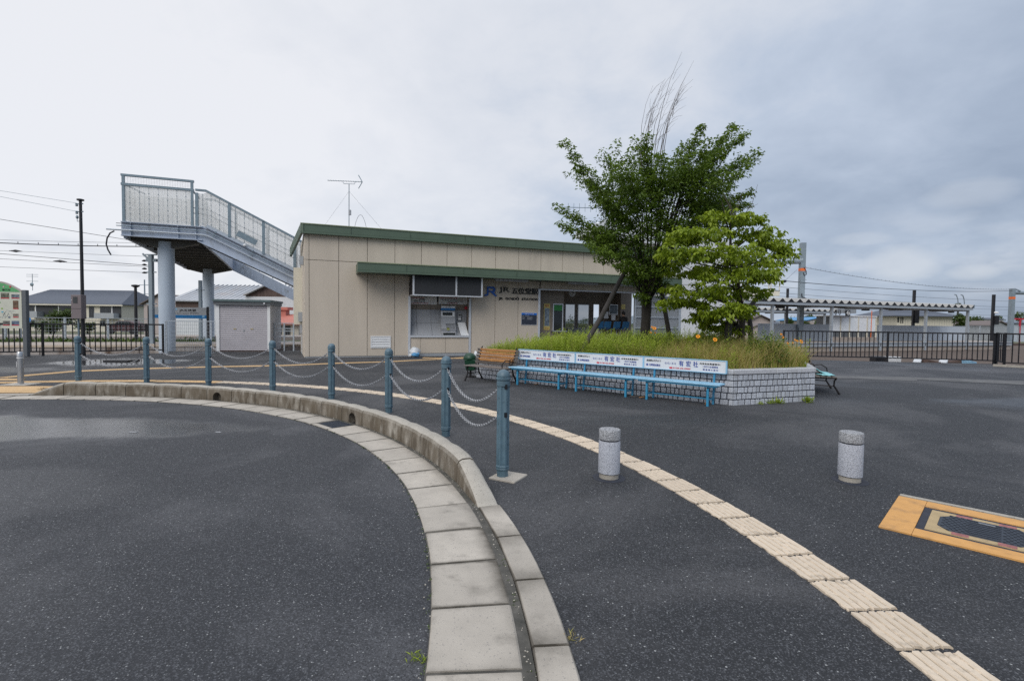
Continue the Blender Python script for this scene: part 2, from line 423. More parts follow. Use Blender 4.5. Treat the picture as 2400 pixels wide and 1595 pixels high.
def asphalt(name, base, light, wet, puddles):
    """dark asphalt: aggregate speckle, worn pale patches, rusty stains and damp areas (lower roughness)"""
    m = bpy.data.materials.new(name); m.use_nodes = True
    nt = m.node_tree; nd = nt.nodes; lk = nt.links; nd.clear()
    out = nd.new('ShaderNodeOutputMaterial'); b = nd.new('ShaderNodeBsdfPrincipled'); lk.new(b.outputs[0], out.inputs[0])
    tc = nd.new('ShaderNodeTexCoord'); vec = tc.outputs['Object']
    def noise(s, d=4, r=.6, dist=0.0, v=None):
        n = nd.new('ShaderNodeTexNoise'); n.inputs['Scale'].default_value = s; n.inputs['Detail'].default_value = d
        n.inputs['Roughness'].default_value = r; n.inputs['Distortion'].default_value = dist
        lk.new(v or vec, n.inputs['Vector']); return n.outputs['Fac']
    def mr(v, a, bb, c=0.0, d=1.0):
        x = nd.new('ShaderNodeMapRange'); x.interpolation_type = 'SMOOTHSTEP'; lk.new(v, x.inputs[0])
        for i, q in enumerate((a, bb, c, d)): x.inputs[i + 1].default_value = q
        return x.outputs[0]
    def mix(fac, a, bb, mode='MIX'):
        x = nd.new('ShaderNodeMix'); x.data_type = 'RGBA'; x.blend_type = mode
        for i, v in ((0, fac), (6, a), (7, bb)):
            if isinstance(v, (float, int)): x.inputs[i].default_value = v
            elif isinstance(v, tuple): x.inputs[i].default_value = (*v[:3], 1)
            else: lk.new(v, x.inputs[i])
        return x.outputs[2]
    def mul(a, bb):
        x = nd.new('ShaderNodeMath'); x.operation = 'MULTIPLY'
        for i, v in enumerate((a, bb)):
            if isinstance(v, (float, int)): x.inputs[i].default_value = v
            else: lk.new(v, x.inputs[i])
        return x.outputs[0]
    worn = mr(noise(.30, 7, .62, .7), .44, .62)
    c = mix(worn, base, light)
    fine = mr(noise(75, 3, .8), .3, .75)
    mid = mr(noise(22, 5, .75), .35, .7)
    c = mix(mul(mid, .35), c, tuple(k * .5 for k in base))
    c = mix(mul(fine, .5), c, tuple(k * .35 for k in base))
    vo = nd.new('ShaderNodeTexVoronoi'); vo.inputs['Scale'].default_value = 150; lk.new(vec, vo.inputs['Vector'])
    sp = nd.new('ShaderNodeSeparateColor'); lk.new(vo.outputs['Color'], sp.inputs[0])
    c = mix(mul(mr(sp.outputs[0], .72, .80), .42), c, (.12, .125, .14))
    c = mix(mul(mr(sp.outputs[1], .80, .86), .6), c, tuple(k * .3 for k in base))
    vo3 = nd.new('ShaderNodeTexVoronoi'); vo3.inputs['Scale'].default_value = 105; lk.new(vec, vo3.inputs['Vector'])
    sp3 = nd.new('ShaderNodeSeparateColor'); lk.new(vo3.outputs['Color'], sp3.inputs[0])
    c = mix(mul(mul(mr(sp3.outputs[0], .90, .93), mr(vo3.outputs['Distance'], .30, .5, 1, 0)), .6), c, (.20, .21, .22))
    vo2 = nd.new('ShaderNodeTexVoronoi'); vo2.inputs['Scale'].default_value = 92; lk.new(vec, vo2.inputs['Vector'])
    sp2 = nd.new('ShaderNodeSeparateColor'); lk.new(vo2.outputs['Color'], sp2.inputs[0])
    rsz = nd.new('ShaderNodeMath'); rsz.operation = 'MULTIPLY'; lk.new(vo2.outputs['Distance'], rsz.inputs[0]); lk.new(mr(sp2.outputs[2], 0, 1, .8, 2.4), rsz.inputs[1])
    dd = mr(rsz.outputs[0], .30, .46, 1, 0)
    c = mix(mul(mul(mr(sp2.outputs[1], .965, .975), dd), .85), c, (.36, .37, .37))
    rust = mr(noise(.9, 7, .7, .8), .68, .80)
    c = mix(mul(rust, .35), c, (.085, .055, .04))
    lk.new(c, b.inputs['Base Color'])
    wetf = mul(mr(noise(.21, 4, .5, .5), .50, .66), .45)
    for (x0, y0, rx, ry, amt) in puddles:
        mp = nd.new('ShaderNodeMapping'); mp.inputs['Location'].default_value = (-x0 / rx, -y0 / ry, 0); mp.inputs['Scale'].default_value = (1 / rx, 1 / ry, 0)
        lk.new(vec, mp.inputs[0])
        ln = nd.new('ShaderNodeVectorMath'); ln.operation = 'LENGTH'; lk.new(mp.outputs[0], ln.inputs[0])
        wob = nd.new('ShaderNodeMath'); wob.operation = 'ADD'; lk.new(ln.outputs['Value'], wob.inputs[0]); lk.new(mr(noise(.8, 4), 0, 1, -.35, .35), wob.inputs[1])
        q = mul(mr(wob.outputs[0], .6, 1.05, 1, 0), amt)
        x = nd.new('ShaderNodeMath'); x.operation = 'MAXIMUM'; lk.new(wetf if not isinstance(wetf, float) else q, x.inputs[0]); lk.new(q, x.inputs[1]); wetf = x.outputs[0]
    lk.new(mr(wetf, 0, 1, .78, wet), b.inputs['Roughness'])
    b.inputs['Specular IOR Level'].default_value = .5
    bp = nd.new('ShaderNodeBump'); bp.inputs['Distance'].default_value = .006
    lk.new(mr(wetf, .5, 1, .75, .12), bp.inputs['Strength'])
    lk.new(noise(85, 4, .75), bp.inputs['Height']); lk.new(bp.outputs[0], b.inputs['Normal'])
    return m
MT['road'] = asphalt('road_asphalt', (.030, .033, .040), (.098, .100, .109), .10, [(-7.6, 7.1, 4.4, 1.0, .80), (-5.5, 4.4, 2.6, 1.0, .35), (-3.6, 2.6, 1.6, .8, .25)])
MT['plaza'] = asphalt('plaza_asphalt', (.0215, .0235, .028), (.085, .085, .090), .10, [(-13.6, 17.6, 2.6, 1.9, 1.0), (-17.5, 14.6, 6, 1.1, .62), (12.5, 10.5, 4, 1.2, .5), (2, 8.2, 2.2, .6, .35)])

# ------------------------------------------------------------------ lettering
_txt = {}
def text_mesh(body, bold=0.0, ext=.01):
    k = (body, bold, ext)
    if k in _txt: return _txt[k]
    cu = bpy.data.curves.new('t', 'FONT'); cu.body = body; cu.size = 1; cu.extrude = ext; cu.offset = bold; cu.resolution_u = 2
    cu.align_x = 'LEFT'
    o = bpy.data.objects.new('t', cu); COL.objects.link(o)
    dg = bpy.context.evaluated_depsgraph_get(); dg.update()
    me = bpy.data.meshes.new_from_object(o.evaluated_get(dg))
    bpy.data.objects.remove(o)
    co = [v.co for v in me.vertices]
    if co:
        x0, x1 = min(c.x for c in co), max(c.x for c in co); y0, y1 = min(c.y for c in co), max(c.y for c in co)
    else: x0 = y0 = 0; x1 = y1 = 1
    _txt[k] = (me, x0, x1, y0, y1); return _txt[k]
def letters(fr, a0, a1, z0, z1, b, body, mat, parent, name='lettering', bold=.0, ext=.01, keep=False):
    """fit text into the rectangle a0..a1 x z0..z1 on plane b of the frame, facing -v"""
    me, x0, x1, y0, y1 = text_mesh(body, bold, ext)
    sx, sy = (a1 - a0) / max(x1 - x0, 1e-6), (z1 - z0) / max(y1 - y0, 1e-6)
    m2 = me.copy(); m2.materials.clear(); m2.materials.append(mat)
    th = .004
    co = []
    for v in m2.vertices:
        w = fr.p(a0 + (v.co.x - x0) * sx, b - (v.co.z / max(ext, 1e-6) * .5 + .5) * (th if ext < .05 else .03), z0 + (v.co.y - y0) * sy)
        co.append(w)
    for v, w in zip(m2.vertices, co): v.co = w
    m2.update()
    o = link(name, m2, parent)
    return o
# ================================================================== SETTING
FA = Frame(at(714, 838), radians(20.5))                   # station facade
PL = Frame((-18.0, 24.3), radians(20.0))                  # near edge of the railway platform
KC = V((-8.25, 1.60, 0))                                  # centre of the kerb arc
def arc(r, deg, z=0.0, c=KC): return V((c.x + r * cos(radians(deg)), c.y + r * sin(radians(deg)), z))

# ground: one sheet to the horizon, a little below the plaza
gm = MB()
xs = [-900, -300, -120, -60, -30, 0, 30, 60, 120, 300, 900]; ys = [-300, -60, -20, 10, 40, 80, 140, 300, 700, 1500]
for y in ys:
    for x in xs: gm.v.append((x, y, -.55 - (0 if y < 60 else min(1.4, (y - 60) * .02))))
for j in range(len(ys) - 1):
    for i in range(len(xs) - 1):
        k = j * len(xs) + i; gm.f.append([k, k + 1, k + 1 + len(xs), k + len(xs)]); gm.m.append(0)
MT['field'] = pmat('weedy_ground', (.085, .095, .045), .95, var=.35, scale=.5, dirt=(.17, .14, .10), dscale=.25, damt=.4, bump=.4, bscale=6)
struct(gm.build('ground', MT['field']))

# plaza: asphalt slab up to the fences and the station
fl = [PL.p(a, -1.6, 0) for a in (-40, 9.5)]
plz = [V((-60, -12, 0)), V((60, -12, 0)), V((60, 14, 0)), V((23.6, 19.9, 0)), V((20.9, 21.9, 0)), V((12.0, 23.2, 0)), FA.p(22, 6, 0), FA.p(-6.0, 5.2, 0), V((-14.2, 22.3, 0)), V((-19, 20.2, 0)), V((-45, 14, 0)), V((-60, 12, 0))]
mb = MB(); n = len(plz)
mb.add(plz + [p + V((0, 0, -.7)) for p in plz], [list(range(n))] + [[i, (i + 1) % n, (i + 1) % n + n, i + n] for i in range(n)])
struct(mb.build('plaza', MT['plaza']))

# road inside the kerb arc, 4 mm above the slab sheet
mb = MB(); pts = [arc(7.93, d, .004) for d in range(-60, 108, 2)]
pts += [V((-14, 9.2, .004)), V((-58, 6.0, .004)), V((-58, -11, .004)), V((-4, -11, .004))]
mb.add(pts, [list(range(len(pts)))])
struct(mb.build('road', MT['road']))
# white edge line at the far left of the road
mb = MB(); q = [at(-60, 941, .008), at(12, 934, .008), at(12, 931.5, .008), at(-60, 936, .008)]
mb.add(q, [(0, 1, 2, 3)]); struct(mb.build('road_marking', MT['white']))

# newer darker asphalt between the planter bench and the right fence, with its pale worn seam
mb = MB(); q = [at(1935, 880, .004), at(2150, 884, .004), at(2400, 893, .004), at(2700, 904, .004), V((30, 17, .004)), V((23.3, 19.6, .004)), V((20.8, 21.5, .004)), V((12.2, 22.8, .004)), V((10.2, 16.5, .004))]
mb.add(q, [list(range(len(q)))]); struct(mb.build('asphalt_patch', MT['road']))
mb = MB()
for (x0, y0, x1, y1) in ((1935, 880, 2150, 884), (2150, 884, 2400, 893), (2400, 893, 2700, 904)):
    mb.add([at(x0, y0 + 5, .0065), at(x1, y1 + 8, .0065), at(x1, y1 - .6, .0065), at(x0, y0 - .4, .0065)], [(0, 1, 2, 3)])
struct(mb.build('asphalt_seam', pmat('worn_pale_asphalt', (.125, .125, .125), .8, var=.3, scale=3, dirt=(.05, .05, .055), dscale=1.5, damt=.5, bump=.4, bscale=80)))
# gutter: slabs with open joints, then a dark water groove against the kerb
gut = setting('gutter')
mb = MB(); seg = [(arc(7.90, d, .012), arc(8.40, d, .012)) for d in range(-60, 112, 2)]
for a, b in zip(seg, seg[1:]): mb.add([a[0], a[1], b[1], b[0]], [(0, 1, 2, 3)])
MT['groove'] = pmat('damp_dark_mortar', (.085, .080, .070), .75, var=.4, scale=8, bump=.4, bscale=60, dirt=(.030, .031, .025), dscale=6, damt=.5)
struct(mb.build('gutter_bed', MT['groove'], gut))
STEP = math.degrees(.52 / 8.1); a0 = 19.05
MT['slab'] = pmat('gutter_slab_concrete', (.415, .38, .33), .85, var=.10, scale=4, bump=.3, bscale=110, speck=(.24, .225, .21), sscale=170, samt=.05, rand=.09, dirt=(.23, .21, .18), dscale=3.2, damt=.22)
def edge_stain(m, col):
    nt = m.node_tree; nd, lk = nt.nodes, nt.links; b = [x for x in nd if x.type == 'BSDF_PRINCIPLED'][0]; src = b.inputs['Base Color'].links[0].from_socket
    a = nd.new('ShaderNodeAttribute'); a.attribute_name = 'edge'; tc = nd.new('ShaderNodeTexCoord'); n = nd.new('ShaderNodeTexNoise'); n.inputs['Scale'].default_value = 7; n.inputs['Detail'].default_value = 6; n.inputs['Roughness'].default_value = .7
    lk.new(tc.outputs['Object'], n.inputs['Vector'])
    mu = nd.new('ShaderNodeMath'); mu.operation = 'MULTIPLY_ADD'; lk.new(n.outputs['Fac'], mu.inputs[0]); mu.inputs[1].default_value = 1.3; mu.inputs[2].default_value = -.72
    ad = nd.new('ShaderNodeMath'); ad.operation = 'ADD'; ad.use_clamp = True; lk.new(mu.outputs[0], ad.inputs[0]); lk.new(a.outputs['Fac'], ad.inputs[1])
    m2 = nd.new('ShaderNodeMath'); m2.operation = 'MULTIPLY'; lk.new(ad.outputs[0], m2.inputs[0]); lk.new(a.outputs['Fac'], m2.inputs[1])
    x = nd.new('ShaderNodeMix'); x.data_type = 'RGBA'; lk.new(m2.outputs[0], x.inputs[0]); lk.new(src, x.inputs[6]); x.inputs[7].default_value = (*col, 1); lk.new(x.outputs[2], b.inputs['Base Color'])
edge_stain(MT['slab'], (.085, .075, .060))
k = -8
while True:
    d0 = a0 + k * STEP; d1 = d0 + STEP; k += 1
    if d0 > 108: break
    grate = abs((d0 + d1) / 2 - 46.6) < STEP * .5
    jit = random.uniform(-.004, .004); zt = .018 + random.uniform(-.003, .003)
    mb = MB(); m = 5; TT = (0, .07, .35, .65, .93, 1)
    ring = []
    j = .075
    for i in range(m + 1):
        d = d0 + j + (d1 - d0 - 2 * j) * TT[i]
        ri, ro = 7.905 + jit, 8.342 + jit * .5
        ring.append([arc(ri, d, -.03), arc(ro, d, -.03), arc(ro, d, zt - .006), arc(ro - .010, d, zt - .001), arc(ro - .075, d, zt), arc(ro - .15, d, zt), arc(ri + .06, d, zt), arc(ri + .008, d, zt), arc(ri, d, zt - .008)])
    if grate:
        # recessed frame with a steel grating in place of a slab
        for i in range(m + 1):
            d = d0 + j + (d1 - d0 - 2 * j) * TT[i]
            ring[i] = [arc(7.905, d, -.03), arc(8.0, d, -.03), arc(8.0, d, zt - .006), arc(7.997, d, zt - .001), arc(7.985, d, zt), arc(7.96, d, zt), arc(7.93, d, zt), arc(7.912, d, zt), arc(7.905, d, zt - .008)]
        gb = MB()
        for i in range(15):
            r = 8.012 + i * .0215
            gb.tube([arc(r, d0 + j + .3, zt - .006), arc(r, d1 - j - .3, zt - .006)], .0045, 4)
        for i in range(12):
            d = d0 + j + .3 + (d1 - d0 - 2 * j - .6) * i / 11
            gb.tube([arc(8.005, d, zt - .004), arc(8.325, d, zt - .004)], .0045, 4)
        struct(gb.build('drain_grate', MT['iron'], gut))
    nn = len(ring[0])
    vs = [p for r in ring for p in r]; fs = []
    for i in range(m):
        for c in range(nn): fs.append([i * nn + c, i * nn + (c + 1) % nn, (i + 1) * nn + (c + 1) % nn, (i + 1) * nn + c])
    fs += [list(range(nn)), [m * nn + c for c in range(nn)]]
    mb.add(vs, fs); so_ = struct(mb.build('gutter_slab', MT['slab'], gut))
    damp = random.uniform(.5, 1.0); dv = [((1.0, 1.0, 1.0, 1.0, .55, .0, .0, .5, .8)[q % nn] if 0 < q // nn < m else 1.0) * damp for q in range(len(vs))]
    at_ = so_.data.attributes.new('edge', 'FLOAT', 'POINT'); at_.data.foreach_set('value', dv)

# kerb: raised rounded stones with open joints, tapering at both ends, then flush edging stones
kerb = setting('kerb')
def kerbmat(name, stain):
    m = pmat(name, (.37, .345, .30), .88, var=.12, scale=5, bump=.4, bscale=90, speck=(.17, .155, .135), sscale=140, samt=.06, rand=.06)
    nt = m.node_tree; nd, lk = nt.nodes, nt.links
    b = [x for x in nd if x.type == 'BSDF_PRINCIPLED'][0]; src = b.inputs['Base Color'].links[0].from_socket
    tc = nd.new('ShaderNodeTexCoord')
    def noise(vecscale, s, d):
        mp = nd.new('ShaderNodeMapping'); mp.inputs['Scale'].default_value = vecscale; lk.new(tc.outputs['Object'], mp.inputs[0])
        n = nd.new('ShaderNodeTexNoise'); n.inputs['Scale'].default_value = s; n.inputs['Detail'].default_value = d; n.inputs['Roughness'].default_value = .65
        lk.new(mp.outputs[0], n.inputs['Vector']); return n.outputs['Fac']
    ge = nd.new('ShaderNodeNewGeometry'); sp = nd.new('ShaderNodeSeparateXYZ'); lk.new(ge.outputs['True Normal'], sp.inputs[0])
    def mr(v, a, bb, c=0, d=1):
        x = nd.new('ShaderNodeMapRange'); lk.new(v, x.inputs[0])
        for i, q in enumerate((a, bb, c, d)): x.inputs[i + 1].default_value = q
        return x.outputs[0]
    def mul(a, bb):
        x = nd.new('ShaderNodeMath'); x.operation = 'MULTIPLY'; lk.new(a, x.inputs[0])
        if isinstance(bb, float): x.inputs[1].default_value = bb
        else: lk.new(bb, x.inputs[1])
        return x.outputs[0]
    # algae and rust run down the upright faces only, in streaks of their own
    streak = mr(noise((1, 1, .3), 7, 6), .36, .58); blot = mr(noise((1, 1, .7), 4.5, 6), .30, .56)
    side = mr(sp.outputs[2], .75, .25)
    f = mul(mul(streak, side), stain)
    mx = nd.new('ShaderNodeMix'); mx.data_type = 'RGBA'; lk.new(f, mx.inputs[0]); lk.new(src, mx.inputs[6]); mx.inputs[7].default_value = (.062, .048, .032, 1)
    f2 = mul(mul(blot, side), stain * .8)
    m2 = nd.new('ShaderNodeMix'); m2.data_type = 'RGBA'; lk.new(f2, m2.inputs[0]); lk.new(mx.outputs[2], m2.inputs[6]); m2.inputs[7].default_value = (.115, .092, .064, 1)
    lk.new(m2.outputs[2], b.inputs['Base Color']); return m
MT['kerb'] = kerbmat('stained_kerb_concrete', .97)
def kerb_stone(d0, d1, h0, h1, arch=False):
    mb = MB(); m = 4; nn = 0; rows = []
    for i in range(m + 1):
        t = i / m; d = d0 + (d1 - d0) * t; h = h0 + (h1 - h0) * t
        e = .012 if i in (0, m) else 0
        r0, r1 = 8.385 + e * .5, 8.585 - e * .5; hh = max(h - e, .012)
        c = min(.05, hh * .4)
        rows.append([arc(r0, d, -.05), arc(r0 + .008, d, hh - c), arc(r0 + .008 + c * .35, d, hh - c * .35), arc(r0 + .012 + c, d, hh), arc(r1 - c, d, hh), arc(r1 - c * .35, d, hh - c * .35), arc(r1, d, hh - c), arc(r1, d, -.05)])
    nn = len(rows[0]); vs = [p for r in rows for p in r]; fs = []
    for i in range(m):
        for c in range(nn): fs.append([i * nn + c, i * nn + (c + 1) % nn, (i + 1) * nn + (c + 1) % nn, (i + 1) * nn + c])
    fs += [list(range(nn)), [m * nn + c for c in range(nn)]]
    mb.add(vs, fs)
    o = struct(mb.build('kerb_stone', MT['kerb'], kerb, smooth=35))
    if arch:
        dm = (d0 + d1) / 2 + (.35 if d0 > 60 else -.1); out = arc(1, dm) - arc(0, dm); tx = V((-out.y, out.x, 0))
        w = .105; poly = [(-w, -.04), (w, -.04)] + [(w * cos(t), .07 + w * .95 * sin(t)) for t in [pi * i / 8 for i in range(9)]]
        cb = MB(); base = arc(8.30, dm); cb.prism([base + tx * a + V((0, 0, z)) for a, z in poly], out * .21)
        co = cb.build('cutter', MT['groove'])
        md = o.modifiers.new('b', 'BOOLEAN'); md.operation = 'DIFFERENCE'; md.object = co; md.solver = 'EXACT'
        dg = bpy.context.evaluated_depsgraph_get(); dg.update()
        me = bpy.data.meshes.new_from_object(o.evaluated_get(dg)); o.modifiers.clear(); o.data = me
        bpy.data.objects.remove(co)
    return o
KD = math.degrees(.625 / 8.39); gap = .07
kerb_stone(18.2, 23.0, .028, .245)
dd = [23.0 + i * (94.5 - 23.0) / 17 for i in range(18)]
for i in range(17):
    kerb_stone(dd[i] + gap, dd[i + 1] - gap * .3, .265 if i else .255, .27, arch=(i in (5, 11)))
kerb_stone(94.5 + gap, 98.7, .27, .03)
d = 18.1; k = 0
while d > -45:
    d1 = d - 4.25
    mb = MB(); rows = []
    for i in range(4):
        t = d - .07 + (d1 - d + .14) * i / 3
        rows.append([arc(8.40, t, -.04), arc(8.405, t, .022), arc(8.415, t, .028), arc(8.58, t, .028), arc(8.59, t, .02), arc(8.592, t, -.04)])
    nn = 6; fs = []; ev = []
    for i in range(3):
        for c in range(nn): fs.append([i * nn + c, i * nn + (c + 1) % nn, (i + 1) * nn + (c + 1) % nn, (i + 1) * nn + c])
    fs += [list(range(nn)), [3 * nn + c for c in range(nn)]]
    mb.add([p for r in rows for p in r], fs); ko_ = struct(mb.build('kerb_stone', MT['slab'], kerb)); d = d1
    at_ = ko_.data.attributes.new('edge', 'FLOAT', 'POINT'); at_.data.foreach_set('value', [(1.0, .9, .35, .25, .7, 1.0)[q % 6] + (.5 if q // 6 in (0, 3) else 0) for q in range(24)])
for t in range(5):
    d0 = 98.9 + t * 4.25; mb = MB()
    mb.hexa([arc(8.40, d0, -.04), arc(8.59, d0, -.04), arc(8.59, d0 + 4.1, -.04), arc(8.40, d0 + 4.1, -.04), arc(8.40, d0, .024), arc(8.59, d0, .024), arc(8.59, d0 + 4.1, .024), arc(8.40, d0 + 4.1, .024)])
    struct(mb.build('kerb_stone', MT['slab'], kerb))

# tactile paving: ribbed tiles, worn, each a piece
tac = setting('tactile_path')
def tile_mesh(name, L, W, ribs, mat, ragged, zt=.012):
    """L along the path (x), W across (y), centred; bars run along the path; the outline is chipped"""
    mb = MB(); ny = ribs * 5 + 1; nx = 11
    xs = [-L / 2 + L * i / (nx - 1) for i in range(nx)]
    prof = []
    for j in range(ny):
        q = j // 5; ph = j % 5; pw_ = W / ribs
        y = -W / 2 + pw_ * (q + (.0, .07, .72, .80, .92)[ph]); y = min(y, W / 2)
        prof.append((y, (zt - .006, zt, zt, zt - .006, zt - .006)[ph]))
    j0 = [random.uniform(0, 1) ** 3 * ragged * 1.3 for _ in range(ny)]; j1 = [random.uniform(0, 1) ** 3 * ragged * 1.3 for _ in range(ny)]
    s0 = [random.uniform(0, 1) ** 3 * ragged for _ in range(nx)]; s1 = [random.uniform(0, 1) ** 3 * ragged for _ in range(nx)]
    def pt(i, j):
        x, (y, z) = xs[i], prof[j]
        if i == 0: x += j0[j]
        if i == nx - 1: x -= j1[j]
        if j == 0: y += s0[i]
        if j == ny - 1: y -= s1[i]
        wear = ragged * 6 * max(0, random.gauss(0, .012)) if 0 < i < nx - 1 and 0 < j < ny - 1 else 0
        return (x, y, z - min(wear, .004))
    for i in range(nx):
        for j in range(ny): mb.v.append(pt(i, j))
    for i in range(nx - 1):
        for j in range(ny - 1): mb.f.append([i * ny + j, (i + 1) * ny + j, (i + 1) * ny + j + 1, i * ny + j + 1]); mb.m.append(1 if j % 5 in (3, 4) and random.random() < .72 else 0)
    loop = [i * ny for i in range(nx)] + [(nx - 1) * ny + j for j in range(1, ny)] + [i * ny + ny - 1 for i in range(nx - 2, -1, -1)] + [j for j in range(ny - 2, 0, -1)]
    b0 = len(mb.v)
    for q in loop: x, y, z = mb.v[q]; mb.v.append((x, y, -.01))
    for q in range(len(loop)):
        r = (q + 1) % len(loop); mb.f.append([loop[q], loop[r], b0 + r, b0 + q]); mb.m.append(0)
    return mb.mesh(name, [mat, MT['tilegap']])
MT['tilegap'] = pmat('dark_tile_groove', (.33, .275, .205), .9, var=.25, scale=14, dirt=(.15, .125, .10), dscale=9, damt=.3)  # groove floors in a darker tone than the bars, with dirt spots
TC = V((-8.35, 2.0, 0)); TR = 10.42
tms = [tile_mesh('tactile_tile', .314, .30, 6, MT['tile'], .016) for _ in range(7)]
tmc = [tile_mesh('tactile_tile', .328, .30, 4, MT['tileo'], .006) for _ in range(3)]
TS = math.degrees(.336 / TR); d = -6.0; k = 0
while d < 112:
    me = tms[k % 7] if d < 84 else tmc[k % 3]
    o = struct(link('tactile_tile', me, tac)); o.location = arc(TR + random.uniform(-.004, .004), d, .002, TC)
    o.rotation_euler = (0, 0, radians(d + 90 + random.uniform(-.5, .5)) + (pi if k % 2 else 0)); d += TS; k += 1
def tile_line(pts, step, mes, wid=None):
    pts = [V(p) for p in pts]; acc = 0.0; k = 0
    for p, q in zip(pts, pts[1:]):
        L = (q - p).length; dr = (q - p) / L
        while acc < L:
            c = p + dr * acc; o = struct(link('tactile_tile', mes[k % len(mes)], tac)); o.location = (c.x, c.y, .002)
            o.rotation_euler = (0, 0, atan2(dr.y, dr.x) + random.uniform(-.01, .01)); acc += step; k += 1
        acc -= L
T2 = [FA.p(7.05, -.75, 0), at(1040, 841), at(898, 848), at(795, 851), at(667, 856.5), at(504, 859.5), at(297, 865), at(178, 870), at(74, 879), at(20, 884)]
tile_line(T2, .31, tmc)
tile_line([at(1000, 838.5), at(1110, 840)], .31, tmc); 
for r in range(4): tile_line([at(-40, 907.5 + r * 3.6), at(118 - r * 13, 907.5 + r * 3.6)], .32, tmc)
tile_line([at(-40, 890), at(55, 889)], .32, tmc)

# railway platform behind the fence, on a stained wall, and ballast in front of it
mb = MB(); mb.box(-30, 70, 0, 3.3, -.7, .22, PL); struct(mb.build('platform', MT['platform']))
mb = MB(); k = 0
pw = setting('platform_wall')
for i in range(-12, 9):
    a = i * 1.9; b = MB(); b.box(a + .02, a + 1.88, -.06 - (.01 if i % 2 else 0), -.004, -.7, .12, PL); struct(b.build('wall_panel', MT['platwall'], pw))
b = MB(); b.box(-30, 16.5, -.10, -.003, .125, .225, PL); struct(b.build('platform_edge', MT['tile'], pw))
mb = MB(); mb.add([PL.p(-40, -3.5, -.5), PL.p(0, -5, -.5), PL.p(20, -22, -.5), PL.p(90, -22, -.5), PL.p(90, 26, -.5), PL.p(-40, 26, -.5)], [(0, 1, 2, 3, 4, 5)]); struct(mb.build('ballast', MT['ballast']))
for r, bb in enumerate((6.0, 7.07, 9.8, 10.87)):
    b = MB(); b.box(-60, 90, bb - .035, bb + .035, -.5, -.3, PL); struct(b.build('rail', MT['browntin']))
mb = MB(); mb.box(-40, 75, 12.8, 16.5, -.7, .2, PL); struct(mb.build('platform', MT['platform']))

# ================================================================== STATION BUILDING
stn = thing('station_building', 'low beige panelled station building with green fascia and canopy, behind the planter', 'station', FA.p(6, 2, 0))
uA = lambda x, y: FA.px(x, y)[0]
JA = [uA(724.8, 750), uA(1414, 650)]; NPAN = 12; PW = (JA[1] - JA[0]) / NPAN
ZT = FA.px(709.8, 548)[1] + .06; ZJ = FA.px(794, 612)[1]; ZR = FA.px(708, 524)[1]
LEN = uA(1562, 700)
rec0, rec1 = uA(959, 760), uA(1101, 760)           # ticket recess
op0, op1 = uA(1264, 740), uA(1556, 740)            # waiting hall opening
zop = FA.px(1400, 683)[1]; zct = FA.px(1030, 785.5)[1]
# side wall runs back and a little outwards
SB = FA.p(-.32, 4.4, 0)
def shell():
    m = MB()
    m.box(.05, rec0, .03, .2, 0, ZT, FA); m.box(rec0, rec1, .03, .2, 3.25, ZT, FA)
    m.box(rec1, op0, .03, .2, 0, ZT, FA); m.box(op0, op1, .03, .2, zop, ZT, FA); m.box(op1, LEN, .03, .2, 0, ZT, FA)
    m.build('wall', MT['joint'], stn)
    s0 = FA.p(0, .0, 0); d = (SB - s0); nrm = V((d.y, -d.x, 0)).normalized() * .12
    m = MB(); m.hexa([s0, s0 + nrm, SB + nrm, SB, s0 + V((0, 0, ZT)), s0 + nrm + V((0, 0, ZT)), SB + nrm + V((0, 0, ZT + .02)), SB + V((0, 0, ZT + .02))]); m.build('side_wall', MT['wall'], stn)
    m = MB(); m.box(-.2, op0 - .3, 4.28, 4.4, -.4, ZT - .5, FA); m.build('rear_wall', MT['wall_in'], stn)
shell()
edges = [-.005] + [JA[0] + i * PW for i in range(NPAN + 1)]
while edges[-1] < LEN - .3: edges.append(edges[-1] + PW)
edges[-1] = LEN
def panel(a0, a1, z0, z1, b0=-.012, name='wall_panel', mat='wall', par=None):
    if a1 - a0 < .05 or z1 - z0 < .05: return
    m = MB(); g = .009; m.box(a0 + g, a1 - g, b0 + random.uniform(-.002, .002), .028, z0 + g, z1 - g, FA); m.build(name, MT[mat], par or stn, bevel=.004)
def cut(a0, a1, lo, hi):
    """the part of a panel column outside lo..hi"""
    out = []
    if a0 < lo: out.append((a0, min(a1, lo)))
    if a1 > hi: out.append((max(a0, hi), a1))
    return out
for a0, a1 in zip(edges, edges[1:]):
    panel(a0, a1, ZJ, ZT)
    low = [(a0, a1)]
    for lo, hi in ((rec0, rec1), (op0, op1)):
        low = [q for s in low for q in cut(s[0], s[1], lo, hi)]
    for s in low: panel(s[0], s[1], .04, ZJ)
    if a1 > op0 and a0 < op1: panel(max(a0, op0), min(a1, op1), zop + .03, ZJ)
    if a1 > rec0 and a0 < rec1: panel(max(a0, rec0), min(a1, rec1), 3.2, ZJ)
m = MB(); m.box(0, op0, -.02, .03, .0, .035, FA); m.build('base_strip', MT['alud'], stn)
